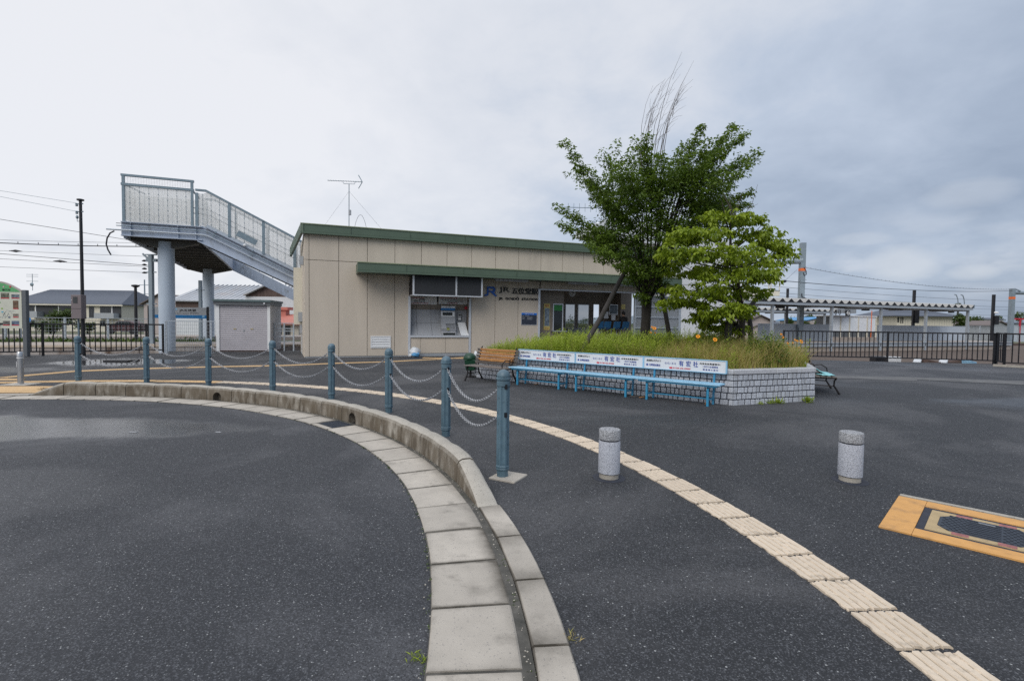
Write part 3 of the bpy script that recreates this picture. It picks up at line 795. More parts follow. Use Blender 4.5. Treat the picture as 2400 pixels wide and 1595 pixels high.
# roof with folded green fascia; the eave on the left slopes down behind
m = MB(); a1 = LEN + .1
zf0 = FA.px(709.8, 548)[1]
def fascia(a0, a1, b0, b1, z0, z1, par, nm):
    m = MB(); h = z1 - z0
    m.box(a0, a1, b0, b1, z0 + h * .22, z1 - h * .10, FA); m.box(a0 - .01, a1 + .01, b0 - .02, b1, z0, z0 + h * .20, FA)
    o = m.build(nm, MT['green'], par)
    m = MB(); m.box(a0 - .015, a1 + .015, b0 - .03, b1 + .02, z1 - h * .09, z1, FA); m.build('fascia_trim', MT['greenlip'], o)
    m = MB(); x = a0 + 1.9
    while x < a1 - .5: m.box(x, x + .012, b0 - .024, b0, z0 + .005, z1 - h * .10, FA); x += 2.42
    m.build('fascia_seam', MT['green'], o)
    return o
fascia(-.12, a1, -.22, -.02, zf0, ZR, stn, 'roof_fascia')
m = MB(); e0, e1 = FA.p(-.12, -.22, ZR), FA.p(-.12, -.22, zf0)
back = SB + V((-.25, -.6, 0))
m.hexa([e1, e1 + V((.1, 0, 0)), back + V((.1, 0, zf0 - .5)), back + V((0, 0, zf0 - .5)), e0, e0 + V((.1, 0, 0)), back + V((.1, 0, ZR - .5)), back + V((0, 0, ZR - .5))]); m.build('side_fascia', MT['green'], stn)
m = MB(); m.hexa([FA.p(0, -.05, zf0 + .1), FA.p(a1 - .05, -.05, zf0 + .1), FA.p(a1 - .05, 4.45, zf0 - .35), FA.p(-.3, 4.45, zf0 - .35), FA.p(0, -.05, ZR - .06), FA.p(a1 - .05, -.05, ZR - .06), FA.p(a1 - .05, 4.45, ZR - .45), FA.p(-.3, 4.45, ZR - .45)]); m.build('roof', MT['slate'], stn)
# canopy
CB = -1.15
ca0, cz1 = FA.px(838.5, 612.5, CB); ca1, _ = FA.px(1599, 652, CB); _, cz0 = FA.px(840, 637, CB)
can = fascia(ca0, ca1, CB, CB + .08, cz0, cz1, stn, 'canopy')
m = MB(); m.box(ca0 + .02, ca1 - .02, CB + .09, -.014, cz0 + .02, cz1 - .05, FA); m.build('canopy_slab', MT['green'], can)
m = MB(); m.box(ca0, ca0 + .06, CB + .081, -.014, cz0, cz1 - .03, FA); m.box(ca1 - .06, ca1, CB + .081, .6, cz0, cz1 - .03, FA); m.build('canopy_end', MT['green'], can)
for x0, x1, y in ((1160, 1237, 655), (1331, 1400, 663), (1452, 1520, 670)):
    b = -.75; a, z = FA.px(x0, y, b); a2, _ = FA.px(x1, y, b); m = MB(); m.box(a, a2, b - .08, b + .08, cz0 - .09, cz0 + .018, FA); m.build('canopy_light', MT['grey'], stn)
# black cover boxes hung under the canopy
b = -.85; A0, z0 = FA.px(967, 692, b); A1, _ = FA.px(1131, 695, b); Am, _ = FA.px(1069, 690, b)
disp = MB(); disp.box(A0 + .02, A1 - .02, b + .02, -.02, z0 + .05, cz0 - .005, FA); do = disp.build('display_box', MT['board'], stn)
m = MB()
for x in (A0, Am - .03, A1 - .07): m.box(x, x + .07, b - .02, b + .03, z0, cz0 - .004, FA)
m.box(A0 + .07, A1 - .07, b - .018, b + .028, z0, z0 + .05, FA); m.box(A0 + .003, A0 + .02, b + .031, -.02, z0, z0 + .045, FA); m.build('frame', MT['alu'], do)
for x0, x1 in ((A0 + .08, Am - .04), (Am + .05, A1 - .08)):
    m = MB(); m.box(x0, x1, b + .004, b + .017, z0 + .06, cz0 - .01, FA); m.build('cover_sheet', MT['board'], do)
# ticket recess
rb = .75
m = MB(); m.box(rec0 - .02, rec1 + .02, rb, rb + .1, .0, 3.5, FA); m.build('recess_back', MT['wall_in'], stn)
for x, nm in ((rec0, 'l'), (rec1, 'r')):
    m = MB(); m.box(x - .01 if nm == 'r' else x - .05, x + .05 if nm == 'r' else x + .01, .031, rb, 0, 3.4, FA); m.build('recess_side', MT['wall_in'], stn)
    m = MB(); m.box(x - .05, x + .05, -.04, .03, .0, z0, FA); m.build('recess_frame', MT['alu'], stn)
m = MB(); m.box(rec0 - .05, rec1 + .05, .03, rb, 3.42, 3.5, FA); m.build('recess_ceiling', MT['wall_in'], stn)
m = MB(); m.box(rec0 + .052, rec1 - .052, -.06, .55, zct - .09, zct, FA); m.build('counter', MT['alu'], stn)
xs = [rec0 + .052, uA(985, 815), uA(1044, 815), rec1 - .052]
for i in range(3):
    m = MB(); m.box(xs[i] + .006, xs[i + 1] - .006, .0, .03, .14, zct - .095, FA); m.build('counter_panel', MT['wall'], stn)
m = MB(); m.box(rec0 + .052, rec1 - .052, .01, .04, .0, .13, FA); m.build('base_strip', MT['alud'], stn)
m = MB(); m.box(rec0 + .052, rec1 - .052, .04, .5, .1, zct - .1, FA); m.build('counter_core', MT['joint'], stn)
# grey sloping machine fronts, in blank panels
def slope_panel(x0, x1, zA, zB, mat='grey', nm='machine_panel', par=None, off=0.0):
    """panel leaning back: bottom stands forward"""
    m = MB(); f = lambda z: (.14 if z <= zct + .02 else .14 + min(1, (z - zct) / .55) * .36) - off if z < zct + .56 else .50 - off
    P = [FA.p(x0, f(zA), zA), FA.p(x1, f(zA), zA), FA.p(x1, f(zA) + .03, zA), FA.p(x0, f(zA) + .03, zA), FA.p(x0, f(zB), zB), FA.p(x1, f(zB), zB), FA.p(x1, f(zB) + .03, zB), FA.p(x0, f(zB) + .03, zB)]
    m.hexa(P); return m.build(nm, MT[mat], par or stn)
zg = FA.px(1000, 725, .4)[1]; zm = zct + .55
cols = [rec0 + .02, FA.px(977, 760, .4)[0], FA.px(1011, 760, .4)[0], FA.px(1034, 760, .4)[0], rec1 - .02]
for i in range(4):
    slope_panel(cols[i] + .006, cols[i + 1] - .006, zct + .005, zm - .004); slope_panel(cols[i] + .006, cols[i + 1] - .006, zm + .004, zg)
for i in range(4):
    m = MB(); m.box(cols[i] + .005, cols[i + 1] - .005, .5, .53, zg + .01, zg + .36, FA); m.build('recess_panel', MT['wall_in'], stn)
# signage on the wall: emblem and station name
def px_rect(x0, y0, x1, y1, b=0.0):
    a, zt = FA.px(x0, y0, b); a2, _ = FA.px(x1, y0, b); _, zb = FA.px(x0, y1, b); return a, a2, zb, zt
# the joined J-R emblem, built from its strokes
ea0, ez1 = FA.px(1135, 671); ea1, ez0 = FA.px(1160, 694)
ew, eh = ea1 - ea0, ez1 - ez0
def strokes(polys, name, mat, par, th=.045):
    m = MB()
    for poly in polys: m.prism([FA.p(ea0 + x * ew, -.014, ez0 + y * eh) for x, y in poly], FA.v * -th)
    return m.build(name, mat, par)
strokes([[(0, 0), (.16, 0), (.30, .05), (.38, .16), (.38, .78), (.22, .78), (.22, .24), (.16, .17), (0, .17)],
         [(.22, .80), (.38, .80), (.80, .80), (.84, .72), (.82, .62), (.76, .56), (.44, .56), (.44, .40), (.60, .40), (.98, 0), (1.20, 0), (.86, .40), (.96, .48), (1.0, .62), (1.0, .80), (.95, .90), (.84, 1.0), (.22, 1.0)]], 'emblem', MT['blue'], stn)
letters(FA, *px_rect(1169, 672, 1194, 687), -.014, 'JR', MT['letter'], stn, 'station_lettering', .012, .06)
letters(FA, *px_rect(1198.5, 673.5, 1261, 689), -.014, '五位堂駅', MT['letter'], stn, 'station_lettering', .022, .06)
letters(FA, *px_rect(1168, 694.5, 1262, 703.5), -.014, 'JR  GOIDŌ  STATION', MT['letter'], stn, 'station_lettering', .03, .06)
# louvred vent low in the wall
va0, va1, vz0, vz1 = px_rect(868.5, 787, 915.5, 815)
m = MB(); w = .05
m.box(va0, va1, -.045, -.016, vz0, vz0 + w, FA); m.box(va0, va1, -.045, -.016, vz1 - w, vz1, FA); m.box(va0, va0 + w, -.044, -.016, vz0 + w, vz1 - w, FA); m.box(va1 - w, va1, -.044, -.016, vz0 + w, vz1 - w, FA)
vf = m.build('wall_vent', MT['white'], stn)
m = MB(); m.box(va0 + w, va1 - w, -.02, -.015, vz0 + w, vz1 - w, FA); m.build('vent_backing', MT['greyd'], vf)
for i in range(4):
    z = vz0 + w + (vz1 - vz0 - 2 * w) * (i + .12) / 4; m = MB()
    h = (vz1 - vz0 - 2 * w) / 4
    m.hexa([FA.p(va0 + w, -.042, z), FA.p(va1 - w, -.042, z), FA.p(va1 - w, -.036, z), FA.p(va0 + w, -.036, z), FA.p(va0 + w, -.024, z + h * .8), FA.p(va1 - w, -.024, z + h * .8), FA.p(va1 - w, -.018, z + h * .8), FA.p(va0 + w, -.018, z + h * .8)]); m.build('louvre', MT['white'], vf)
# tall service duct and boxes on the left side wall
da = FA.px(688, 690, 2.5)[0]
m = MB(); dz0 = FA.px(697, 760, 2.5)[1]; dz1 = FA.px(697, 627, 2.5)[1]; da1 = FA.px(706.5, 690, 2.5)[0]
m.box(da, da1 + .35, 2.5, 3.0, dz0, dz1, FA); m.build('service_duct', MT['cream'], stn)
m = MB(); m.box(da + .25, da1 + .4, 2.45, 2.95, dz0 - .38, dz0 - .003, FA); m.build('duct_elbow', MT['grey'], stn)
for q in (.05, .3): m = MB(); m.tube([FA.p(da + .3 + q, 2.6, 0), FA.p(da + .3 + q, 2.6, dz0 - .36)], .035, 8); m.build('duct_pipe', MT['galvl'], stn)
m = MB(); a, z = FA.px(699, 731, 2.3); a2, z2 = FA.px(707, 753, 2.3); m.box(a, a2 + .1, 2.25, 2.45, z2, z, FA); m.build('switch_box', MT['alud'], stn)
m = MB(); a, z = FA.px(705, 600, .6); m.box(a - .06, a + .1, .6, .8, z - .35, z, FA); m.build('switch_box', MT['alud'], stn)
# waiting hall: floor, walls, back wall with window openings
fz = .82
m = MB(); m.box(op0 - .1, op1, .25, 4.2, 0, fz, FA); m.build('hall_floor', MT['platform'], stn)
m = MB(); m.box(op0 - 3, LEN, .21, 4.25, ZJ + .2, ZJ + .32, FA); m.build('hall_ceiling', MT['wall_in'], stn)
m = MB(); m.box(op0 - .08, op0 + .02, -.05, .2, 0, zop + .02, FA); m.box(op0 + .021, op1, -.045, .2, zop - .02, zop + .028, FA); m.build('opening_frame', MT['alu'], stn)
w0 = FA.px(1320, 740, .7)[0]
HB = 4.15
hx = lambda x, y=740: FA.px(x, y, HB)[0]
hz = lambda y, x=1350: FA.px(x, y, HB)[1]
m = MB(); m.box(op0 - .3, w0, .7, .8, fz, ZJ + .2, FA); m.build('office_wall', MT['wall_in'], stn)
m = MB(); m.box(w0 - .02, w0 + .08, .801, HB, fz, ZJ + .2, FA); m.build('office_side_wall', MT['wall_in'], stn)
zt_, zb_ = hz(712), hz(776)
cuts = [w0 + .08, hx(1323.5), hx(1347.5), hx(1353), hx(1380.5), hx(1391), hx(1405), hx(1440)]
m = MB()
for i in range(0, len(cuts), 2):
    m.box(cuts[i], cuts[i + 1] if i + 1 < len(cuts) else cuts[i], HB, HB + .1, fz, zt_, FA)
m.box(cuts[0], cuts[-1], HB, HB + .1, zt_, ZJ + .2, FA); m.build('hall_back_wall', MT['wall_in'], stn)
for i in (1, 3):
    m = MB(); x0, x1 = cuts[i], cuts[i + 1]
    for x in (x0, x1 - .05): m.box(x, x + .05, HB - .03, HB - .002, fz, zt_, FA)
    m.box(x0 + .05, x1 - .05, HB - .03, HB - .002, zt_ - .05, zt_, FA); f = m.build('hall_window', MT['alud'], stn)
    m = MB(); m.box(x0 + .05, x1 - .05, HB + .03, HB + .04, fz, zt_ - .05, FA); m.build('pane', MT['clear'], f)
rw0, rw1 = FA.px(1405, 740, 3.2)[0], op1
m = MB(); m.box(rw0 + 1.4, LEN, 3.2, 3.3, fz, ZJ + .2, FA); m.build('hall_right_wall', MT['wall_in'], stn)
m = MB(); m.box(rw0 + 1.35, rw0 + 1.45, 3.31, HB, fz, ZJ + .2, FA); m.build('hall_right_wall', MT['wall_in'], stn)
# ticket window in the office wall
a0, a1, z0_, z1_ = px_rect(1296, 711, 1320, 774, .68)
m = MB(); m.box(a0, a0 + .05, .66, .698, z0_, z1_, FA); m.box(a1 - .05, a1, .66, .698, z0_, z1_, FA); m.box(a0 + .05, a1 - .05, .66, .698, z1_ - .05, z1_, FA); tw = m.build('ticket_window', MT['alu'], stn)
m = MB(); m.box(a0 + .05, a1 - .05, .685, .697, z0_, z1_ - .05, FA); m.build('pane', MT['winglass'], tw)
m = MB(); m.box(a0 + .06, a1 - .06, .672, .682, z1_ - .35, z1_ - .07, FA); m.build('window_sticker', pmat('green_film', (.03, .22, .05), .5), tw)
m = MB(); m.box(a0 - .1, a1 + .12, .42, .7, z0_ - .06, z0_ - .002, FA); m.build('window_ledge', MT['alud'], tw)
# glazed windbreak at the right of the opening
a0, zt2 = FA.px(1487, 692, -.35); a1, _ = FA.px(1597, 697, -.35); zb2 = .3
wb = thing('windbreak_screen', 'grey framed milky glass windbreak screen beside the waiting hall opening', 'screen', FA.p(a0, -.35, 0))
for x, w in ((a0, .05), (FA.px(1505, 700, -.35)[0], .12), (FA.px(1590, 700, -.35)[0], .14)):
    m = MB(); m.box(x, x + w, -.42, -.30, 0, zt2, FA); m.build('post', MT['galvl'], wb)
for y in (692, 717, 741, 766, 790):
    z = FA.px(1520, y + 2, -.35)[1]; m = MB(); m.box(a0 + .05, a1, -.40, -.345, z - .025, z + .025, FA); m.build('rail', MT['galvl'], wb)
zs = [FA.px(1520, y + 2, -.35)[1] for y in (692, 717, 741, 766, 790)] + [.1]
for i in range(5):
    m = MB(); m.box(a0 + .05, a1, -.335, -.32, zs[i + 1] + .01, zs[i] - .01, FA); m.build('pane', MT['screenglass'], wb)
# rainwater pipe under the canopy end
m = MB(); a, z = FA.px(1562, 676, -.3); m.tube([FA.p(a - .3, -.3, z - .12), FA.p(a - .25, -.3, z - .16), FA.p(a + .1, -.3, z - .16), FA.p(a + .2, -.3, z - .05), FA.p(a + .2, -.3, cz0 + .03)], .045, 8); m.build('rain_pipe', MT['greyd'], stn)
# ================================================================== THINGS AT THE STATION FRONT
# ticket machine standing in the recess
tb = .12
a0, z1 = FA.px(1035, 717.5, tb); a1, _ = FA.px(1066, 717.5, tb); zc = lambda y, x=1050: FA.px(x, y, tb)[1]
tk = thing('ticket_machine', 'grey ticket vending machine with dark screen and blue header in the wall recess', 'ticket machine', FA.p((a0 + a1) / 2, tb, zct))
m = MB(); poly = [FA.p(a0, q, z) for q, z in ((.02, zct + .003), (.02, zct + .12), (.10, zct + .17), (.0, zct + .30), (.20, zct + .55), (.26, zc(727)), (.48, zc(727)), (.48, zct + .003))]
m.prism(poly, FA.u * (a1 - a0 + .05)); m.build('body', MT['grey'], tk, bevel=.006)
m = MB(); m.box(a0 - .01, a1 + .03, .16, .22, zc(727) + .005, zc(721.5), FA); m.build('header_band', pmat('header_blue', (.02, .16, .42), .45), tk)
m = MB(); m.box(a0 - .01, a1 + .03, .16, .22, zc(721.5) + .002, zc(717), FA); hp = m.build('header_panel', MT['white'], tk)
letters(FA, a0 + .18, a1 - .16, zc(720.4), zc(718.3), .158, 'きっぷ', MT['letter'], hp, 'lettering', .01)
def on_slope(zA, zB, x0, x1, mat, nm, out=.012):
    f = lambda z: .0 + (z - zct - .30) / .25 * .20 if z <= zct + .55 else .20 + (z - zct - .55) / max(zc(727) - zct - .55, .01) * .06
    m = MB(); P = []
    for dz in (0, 1):
        z = (zA, zB)[dz]; P += [FA.p(x0, f(z) - out, z), FA.p(x1, f(z) - out, z), FA.p(x1, f(z) + .002, z), FA.p(x0, f(z) + .002, z)]
    m.hexa(P); return m.build(nm, MT[mat], tk)
L = a1 - a0
on_slope(zc(741), zc(730), a0 + .02, a1 + .01, 'white', 'screen_bezel', .008)
on_slope(zc(739), zc(731.5), a0 + .07, a1 - .08, 'winglass', 'screen', .016)
for i in range(4):
    z = zct + .52 - i * .055; on_slope(z - .018, z, a0 + .2, a1 + .02, 'black', 'button_row')
m = MB(); m.hexa([FA.p(a0 + .03, .006, zct + .285), FA.p(a1 + .03, .006, zct + .285), FA.p(a1 + .03, .09, zct + .175), FA.p(a0 + .03, .09, zct + .175), FA.p(a0 + .03, -.012, zct + .30), FA.p(a1 + .03, -.012, zct + .30), FA.p(a1 + .03, .085, zct + .18), FA.p(a0 + .03, .085, zct + .18)]); m.build('coin_shelf', MT['alu'], tk)
m = MB(); m.box(a0 + .06, a1 + .0, .008, .019, zct + .02, zct + .11, FA); m.build('change_tray', MT['winglass'], tk)
m = MB(); m.box(a0 + .22, a0 + .34, -.006, .03, zct + .24, zct + .33, FA); m.build('bill_slot', pmat('yellow_green_slot', (.30, .32, .05), .5), tk)
# leaning white panel, intercom, red alarm, route maps
a, z = FA.px(1074, 755, .2); a2, z2 = FA.px(1096, 780.5, .1)
m = MB(); m.hexa([FA.p(a + .09, .02, zct + .003), FA.p(a2 + .03, .02, zct + .003), FA.p(a2 + .03, .05, zct + .003), FA.p(a + .09, .05, zct + .003), FA.p(a, .36, z), FA.p(a2 - .06, .36, z), FA.p(a2 - .06, .39, z), FA.p(a, .39, z)])
tag(m.build('leaning_panel', MT['white']), 'blank white panel leaning beside the ticket machine on the counter', 'panel')
a, a2, zA, zB = px_rect(1073, 733.5, 1080, 750.5, .45)
ic = thing('intercom', 'narrow pale intercom unit between the ticket machine and the right recess edge', 'intercom', FA.p(a, .45, zA))
m = MB(); m.box(a, a2, .40, .495, zA, zB, FA); m.build('body', MT['grey'], ic); m = MB(); m.box(a + .03, a2 - .03, .39, .399, zA + (zB - zA) * .65, zA + (zB - zA) * .85, FA); m.build('lens', MT['black'], ic)
m = MB(); m.box(a + .01, a2 - .01, .39, .399, zA + .04, zA + .1, FA); m.build('notice', MT['white'], ic)
a, a2, zA, zB = px_rect(1089, 718, 1097, 724.5, .45); m = MB(); m.box(a, a2, .43, .497, zA, zB, FA); tag(m.build('red_sign', MT['red']), 'small red alarm plate high on the right of the ticket recess', 'sign')
for x0, x1, lab, flip in ((960, 1024, 'white railway fare map on the left under the black display box', 0), (1028, 1097, 'white railway fare map on the right under the black display box', 1)):
    a, a2, zA, zB = px_rect(x0, 684, x1, 712, .45); zB += .25
    fm = thing('fare_map', lab, 'map', FA.p(a, .45, zA), 'fare maps over the ticket machine')
    m = MB(); m.box(a, a2, .43, .499, zA, zB, FA); m.build('board', MT['white'], fm)
    for i in range(9):
        z = zA + .05 + i * .06; m = MB(); xa = a + random.uniform(.05, .5); xb = a2 - random.uniform(.1, .6)
        m.box(xa, xb, .424, .429, z, z + .012, FA)
        for kx in range(14): xx = xa + (xb - xa) * kx / 14; m.box(xx, xx + .012, .424, .4285, z - .035, z - .003, FA)
        m.build('route_line', MT['greyd'] if i % 4 else MT['red'], fm)
# information board on the facade
a, a2, zA, zB = px_rect(1221.5, 732, 1258.5, 761, -.03)
nb = thing('notice_board', 'navy information board with a blue heading bar on the beige wall', 'notice board', FA.p(a, -.03, zA))
m = MB(); m.box(a, a2, -.04, -.013, zA, zB, FA); m.build('frame', MT['alu'], nb)
m = MB(); m.box(a + .015, a2 - .015, -.046, -.0405, zA + .02, zB - .11, FA); bd = m.build('poster', MT['navy'], nb)
m = MB(); m.box(a + .015, a2 - .015, -.046, -.0405, zB - .108, zB - .015, FA); hb = m.build('heading_bar', pmat('bright_blue_bar', (.01, .14, .55), .45), nb)
letters(FA, a + .18, a2 - .16, zB - .09, zB - .035, -.0465, 'お客さまへのご案内', MT['white'], hb)
for i, (x, z, w) in enumerate(((.04, .40, .1), (.04, .34, .15), (.2, .42, .2), (.3, .36, .28), (.3, .31, .28), (.3, .26, .24), (.04, .28, .13))):
    m = MB(); m.box(a + x, a + x + w, -.0475, -.0465, zA + z, zA + z + .016, FA); m.build('print_line', MT['grey'], bd)
# yellow poster
a, a2, zA, zB = px_rect(1275.5, 711, 1289.5, 773, .66)
po = thing('poster', 'tall yellow edged poster left of the ticket window', 'poster', FA.p(a, .66, zA))
m = MB(); m.box(a, a2, .67, .698, zA, zB, FA); m.build('sheet', MT['yellow'], po)
m = MB(); m.box(a + .03, a2 - .02, .664, .669, zA + .2, zB - .22, FA); m.build('picture', pmat('grey_blue_picture', (.20, .25, .30), .5, var=.6, scale=9), po)
letters(FA, a + .06, a2 - .05, zB - .16, zB - .05, .669, '乗車券', MT['red'], po); letters(FA, a + .06, a2 - .06, zA + .04, zA + .14, .669, 'きっぷ', MT['red'], po)
for i, (x0, y0, x1, y1, lab) in enumerate(((1429, 713, 1449, 737, 'large grey poster on the dark hall wall behind the person'), (1416, 730, 1426.5, 746, 'plain white notice on the hall wall left of the grey poster'), (1434, 738, 1443, 750, 'small white notice under the large grey poster'), (1457, 713, 1466, 724, 'small pale notice above the person on the hall wall'))):
    a, a2, zA, zB = px_rect(x0, y0, x1, y1, 3.15); m = MB(); m.box(a, a2, 3.17, 3.199, zA, zB, FA)
    if i == 0:
        p = thing('poster', lab, 'poster', FA.p(a, 3.1, zA)); m.build('sheet', MT['white'], p); m = MB(); m.box(a + .03, a2 - .03, 3.163, 3.169, zA + .05, zB - .04, FA); m.build('picture', pmat('grey_picture', (.12, .15, .17), .5, var=.7, scale=7), p)
    else: tag(m.build('notice', MT['white'] if i != 3 else MT['yellow']), lab, 'notice')
a, z = FA.px(1341.5, 686, 2.0)
ck = thing('wall_clock', 'round white clock hanging from the waiting hall ceiling', 'clock', FA.p(a, 2, z))
ring = [FA.p(a + .2 * cos(t), 2, z + .2 * sin(t)) for t in [2 * pi * i / 20 for i in range(20)]]
m = MB(); m.prism(ring, FA.v * .08); m.build('case', MT['white'], ck); m = MB(); m.box(a - .012, a + .012, 1.98, 1.995, z, z + .15, FA); m.box(a + .013, a + .1, 1.98, 1.995, z - .01, z + .014, FA); m.build('hands', MT['black'], ck)
m = MB(); m.box(a - .02, a + .02, 2.02, 2.06, z + .2, ZJ + .2, FA); m.build('hanger', MT['greyd'], ck)
# dark departure board over the ticket gate
a, a2, zA, zB = px_rect(1324, 695, 1381, 710, 4.2); m = MB(); m.box(a, a2, 4.2, 4.35, zA, zB, FA); bo = thing('departure_board', 'dim grey board of text hung over the hall windows', 'board', FA.p(a, 4.2, zA)); m.build('panel', MT['greyd'], bo)
for i in range(3): m = MB(); z = zA + .06 + i * .1; m.box(a + .05, a2 - .1 - .2 * i, 4.19, 4.199, z, z + .045, FA); m.build('print_line', MT['alud'], bo)
# ticket gate barrier glimpsed through the hall
a, a2, zA, zB = px_rect(1330, 768, 1382, 776, 3.8); m = MB(); m.box(a, a2, 3.8, 4.0, fz, zB, FA); tag(m.build('gate_barrier', MT['alud']), 'low grey barrier in front of the hall windows', 'barrier')
# row of blue seats
def seat(i, px_):
    a, z = FA.px(px_, 760, 0.70); s = thing('waiting_seat', ['blue plastic seat on the far left of the hall row', 'blue plastic seat second in the hall row', 'blue plastic seat just left of the person in black', 'blue plastic seat under the person in black'][i], 'seat', FA.p(a, 0.70, fz), 'blue seats in the waiting hall')
    m = MB(); zz_ = fz + .42
    m.box(a - .21, a + .21, 0.70, 1.12, zz_, zz_ + .05, FA); m.build('seat', MT['seatblue'], s, bevel=.015)
    m = MB(); P = [FA.p(a - .21, 0.65, zz_ + .06), FA.p(a + .21, 0.65, zz_ + .06), FA.p(a + .21, 0.69, zz_ + .06), FA.p(a - .21, 0.69, zz_ + .06), FA.p(a - .20, 0.55, zz_ + .40), FA.p(a + .20, 0.55, zz_ + .40), FA.p(a + .20, 0.59, zz_ + .40), FA.p(a - .20, 0.59, zz_ + .40)]
    m.hexa(P); m.build('backrest', MT['seatblue'], s, bevel=.012)
    for q in (-.17, .17): m = MB(); m.tube([FA.p(a + q, 0.90, fz), FA.p(a + q, 0.90, zz_)], .02, 6); m.build('leg', MT['alud'], s)
    return s
for i, x in enumerate((1404, 1422, 1444, 1465)): seat(i, x)

# ---- person seated with the back to us
def person(a, b, z):
    root = thing('person', 'person in a black jacket sitting in the waiting hall with back turned', 'person', FA.p(a, b, z))
    J = {'pelvis': (0, 0, .50), 'belly': (0, .03, .66), 'chest': (.0, .06, .88), 'collar': (0, .06, 1.03), 'neck': (0, .08, 1.10), 'skull': (.01, .10, 1.20), 'crown': (.015, .10, 1.28),
         'shL': (-.19, .07, 1.0), 'elL': (-.25, .12, .74), 'wrL': (-.13, .36, .66), 'haL': (-.09, .44, .65),
         'shR': (.19, .07, 1.0), 'elR': (.25, .12, .74), 'wrR': (.13, .36, .66), 'haR': (.09, .44, .65),
         'hiL': (-.10, .06, .49), 'knL': (-.13, .48, .50), 'anL': (-.13, .48, .09), 'toL': (-.14, .64, .05),
         'hiR': (.10, .06, .49), 'knR': (.13, .48, .50), 'anR': (.13, .48, .09), 'toR': (.14, .64, .05)}
    R = {'pelvis': (.17, .13), 'belly': (.15, .12), 'chest': (.18, .13), 'collar': (.12, .10), 'neck': (.055, .055), 'skull': (.088, .10), 'crown': (.07, .085), 'shL': (.075, .07), 'shR': (.075, .07), 'elL': (.055, .05), 'elR': (.055, .05), 'wrL': (.038, .035), 'wrR': (.038, .035), 'haL': (.04, .022), 'haR': (.04, .022), 'hiL': (.10, .09), 'hiR': (.10, .09), 'knL': (.07, .065), 'knR': (.07, .065), 'anL': (.042, .042), 'anR': (.042, .042), 'toL': (.04, .03), 'toR': (.04, .03)}
    E_ = [('pelvis', 'belly'), ('belly', 'chest'), ('chest', 'collar'), ('collar', 'neck'), ('neck', 'skull'), ('skull', 'crown')] + [(p + s, q + s) for s in 'LR' for p, q in (('sh', 'el'), ('el', 'wr'), ('wr', 'ha'), ('hi', 'kn'), ('kn', 'an'), ('an', 'to'))] + [('chest', 'shL'), ('chest', 'shR'), ('pelvis', 'hiL'), ('pelvis', 'hiR')]
    nm = list(J); me = bpy.data.meshes.new('body')
    me.from_pydata([FA.p(a + J[k][0], b + J[k][1], z + J[k][2]) for k in nm], [(nm.index(p), nm.index(q)) for p, q in E_], [])
    o = bpy.data.objects.new('body', me); COL.objects.link(o)
    sk = o.modifiers.new('s', 'SKIN'); su = o.modifiers.new('u', 'SUBSURF'); su.levels = 1
    for i, k in enumerate(nm): me.skin_vertices[0].data[i].radius = R[k]; me.skin_vertices[0].data[i].use_root = (k == 'pelvis')
    dg = bpy.context.evaluated_depsgraph_get(); dg.update()
    m2 = bpy.data.meshes.new_from_object(o.evaluated_get(dg)); bpy.data.objects.remove(o)
    m2.materials.clear(); m2.materials.append(MT['cloth']); m2.materials.append(MT['skin'])
    zn = z + 1.09
    for p in m2.polygons: p.material_index = 1 if p.center.z > zn else 0; p.use_smooth = True
    link('body', m2, root)
    h = MB(); c = FA.p(a + .015, b + .085, z + 1.235); h.sphere(c, .103, .108, .115, 14, 10); h.build('hair', MT['hair'], root, smooth=60)
    f = MB(); f.sphere(FA.p(a + .02, b + .205, z + 1.19), .014, .02, .022, 6, 5); f.build('nose', MT['skin'], root, smooth=60)
    for s in (-1, 1): f = MB(); f.sphere(FA.p(a + .015 + s * .098, b + .09, z + 1.19), .014, .025, .034, 8, 6); f.build('ear', MT['skin'], root, smooth=60)
pa, pz = FA.px(1463, 742, .92)
person(pa, .92, fz + .03)

# ---- plastic bag of rubbish by the recess
c = FA.p(uA(969, 830), -.34, 0)
rb_ = thing('rubbish_bag', 'knotted white rubbish bag with blue contents at the foot of the wall', 'bag', c)
def lump(c, rx, ry, rz, seed, amp, nu=18, nv=12):
    m = MB(); m.sphere((0, 0, 0), 1, 1, 1, nu, nv); r = random.Random(seed); ph = [r.uniform(0, 6) for _ in range(9)]
    for i, (x, y, z) in enumerate(m.v):
        k = 1 + amp * (sin(3 * x + ph[0]) * sin(4 * y + ph[1]) + .6 * sin(7 * z + ph[2] + 3 * x) + .4 * sin(9 * y + ph[3] + 5 * z))
        m.v[i] = (c.x + x * rx * k, c.y + y * ry * k, max(c.z + z * rz * k, .005))
    return m
lump(c + V((0, 0, .20)), .24, .2, .22, 3, .10).build('bag', MT['bag'], rb_, smooth=60)
lump(c + V((.05, -.085, .125)), .17, .13, .13, 5, .16).build('contents', MT['bagblue'], rb_, smooth=60)
lump(c + V((-.14, -.06, .08)), .1, .1, .08, 8, .2).build('loose_fold', MT['bag'], rb_, smooth=60)

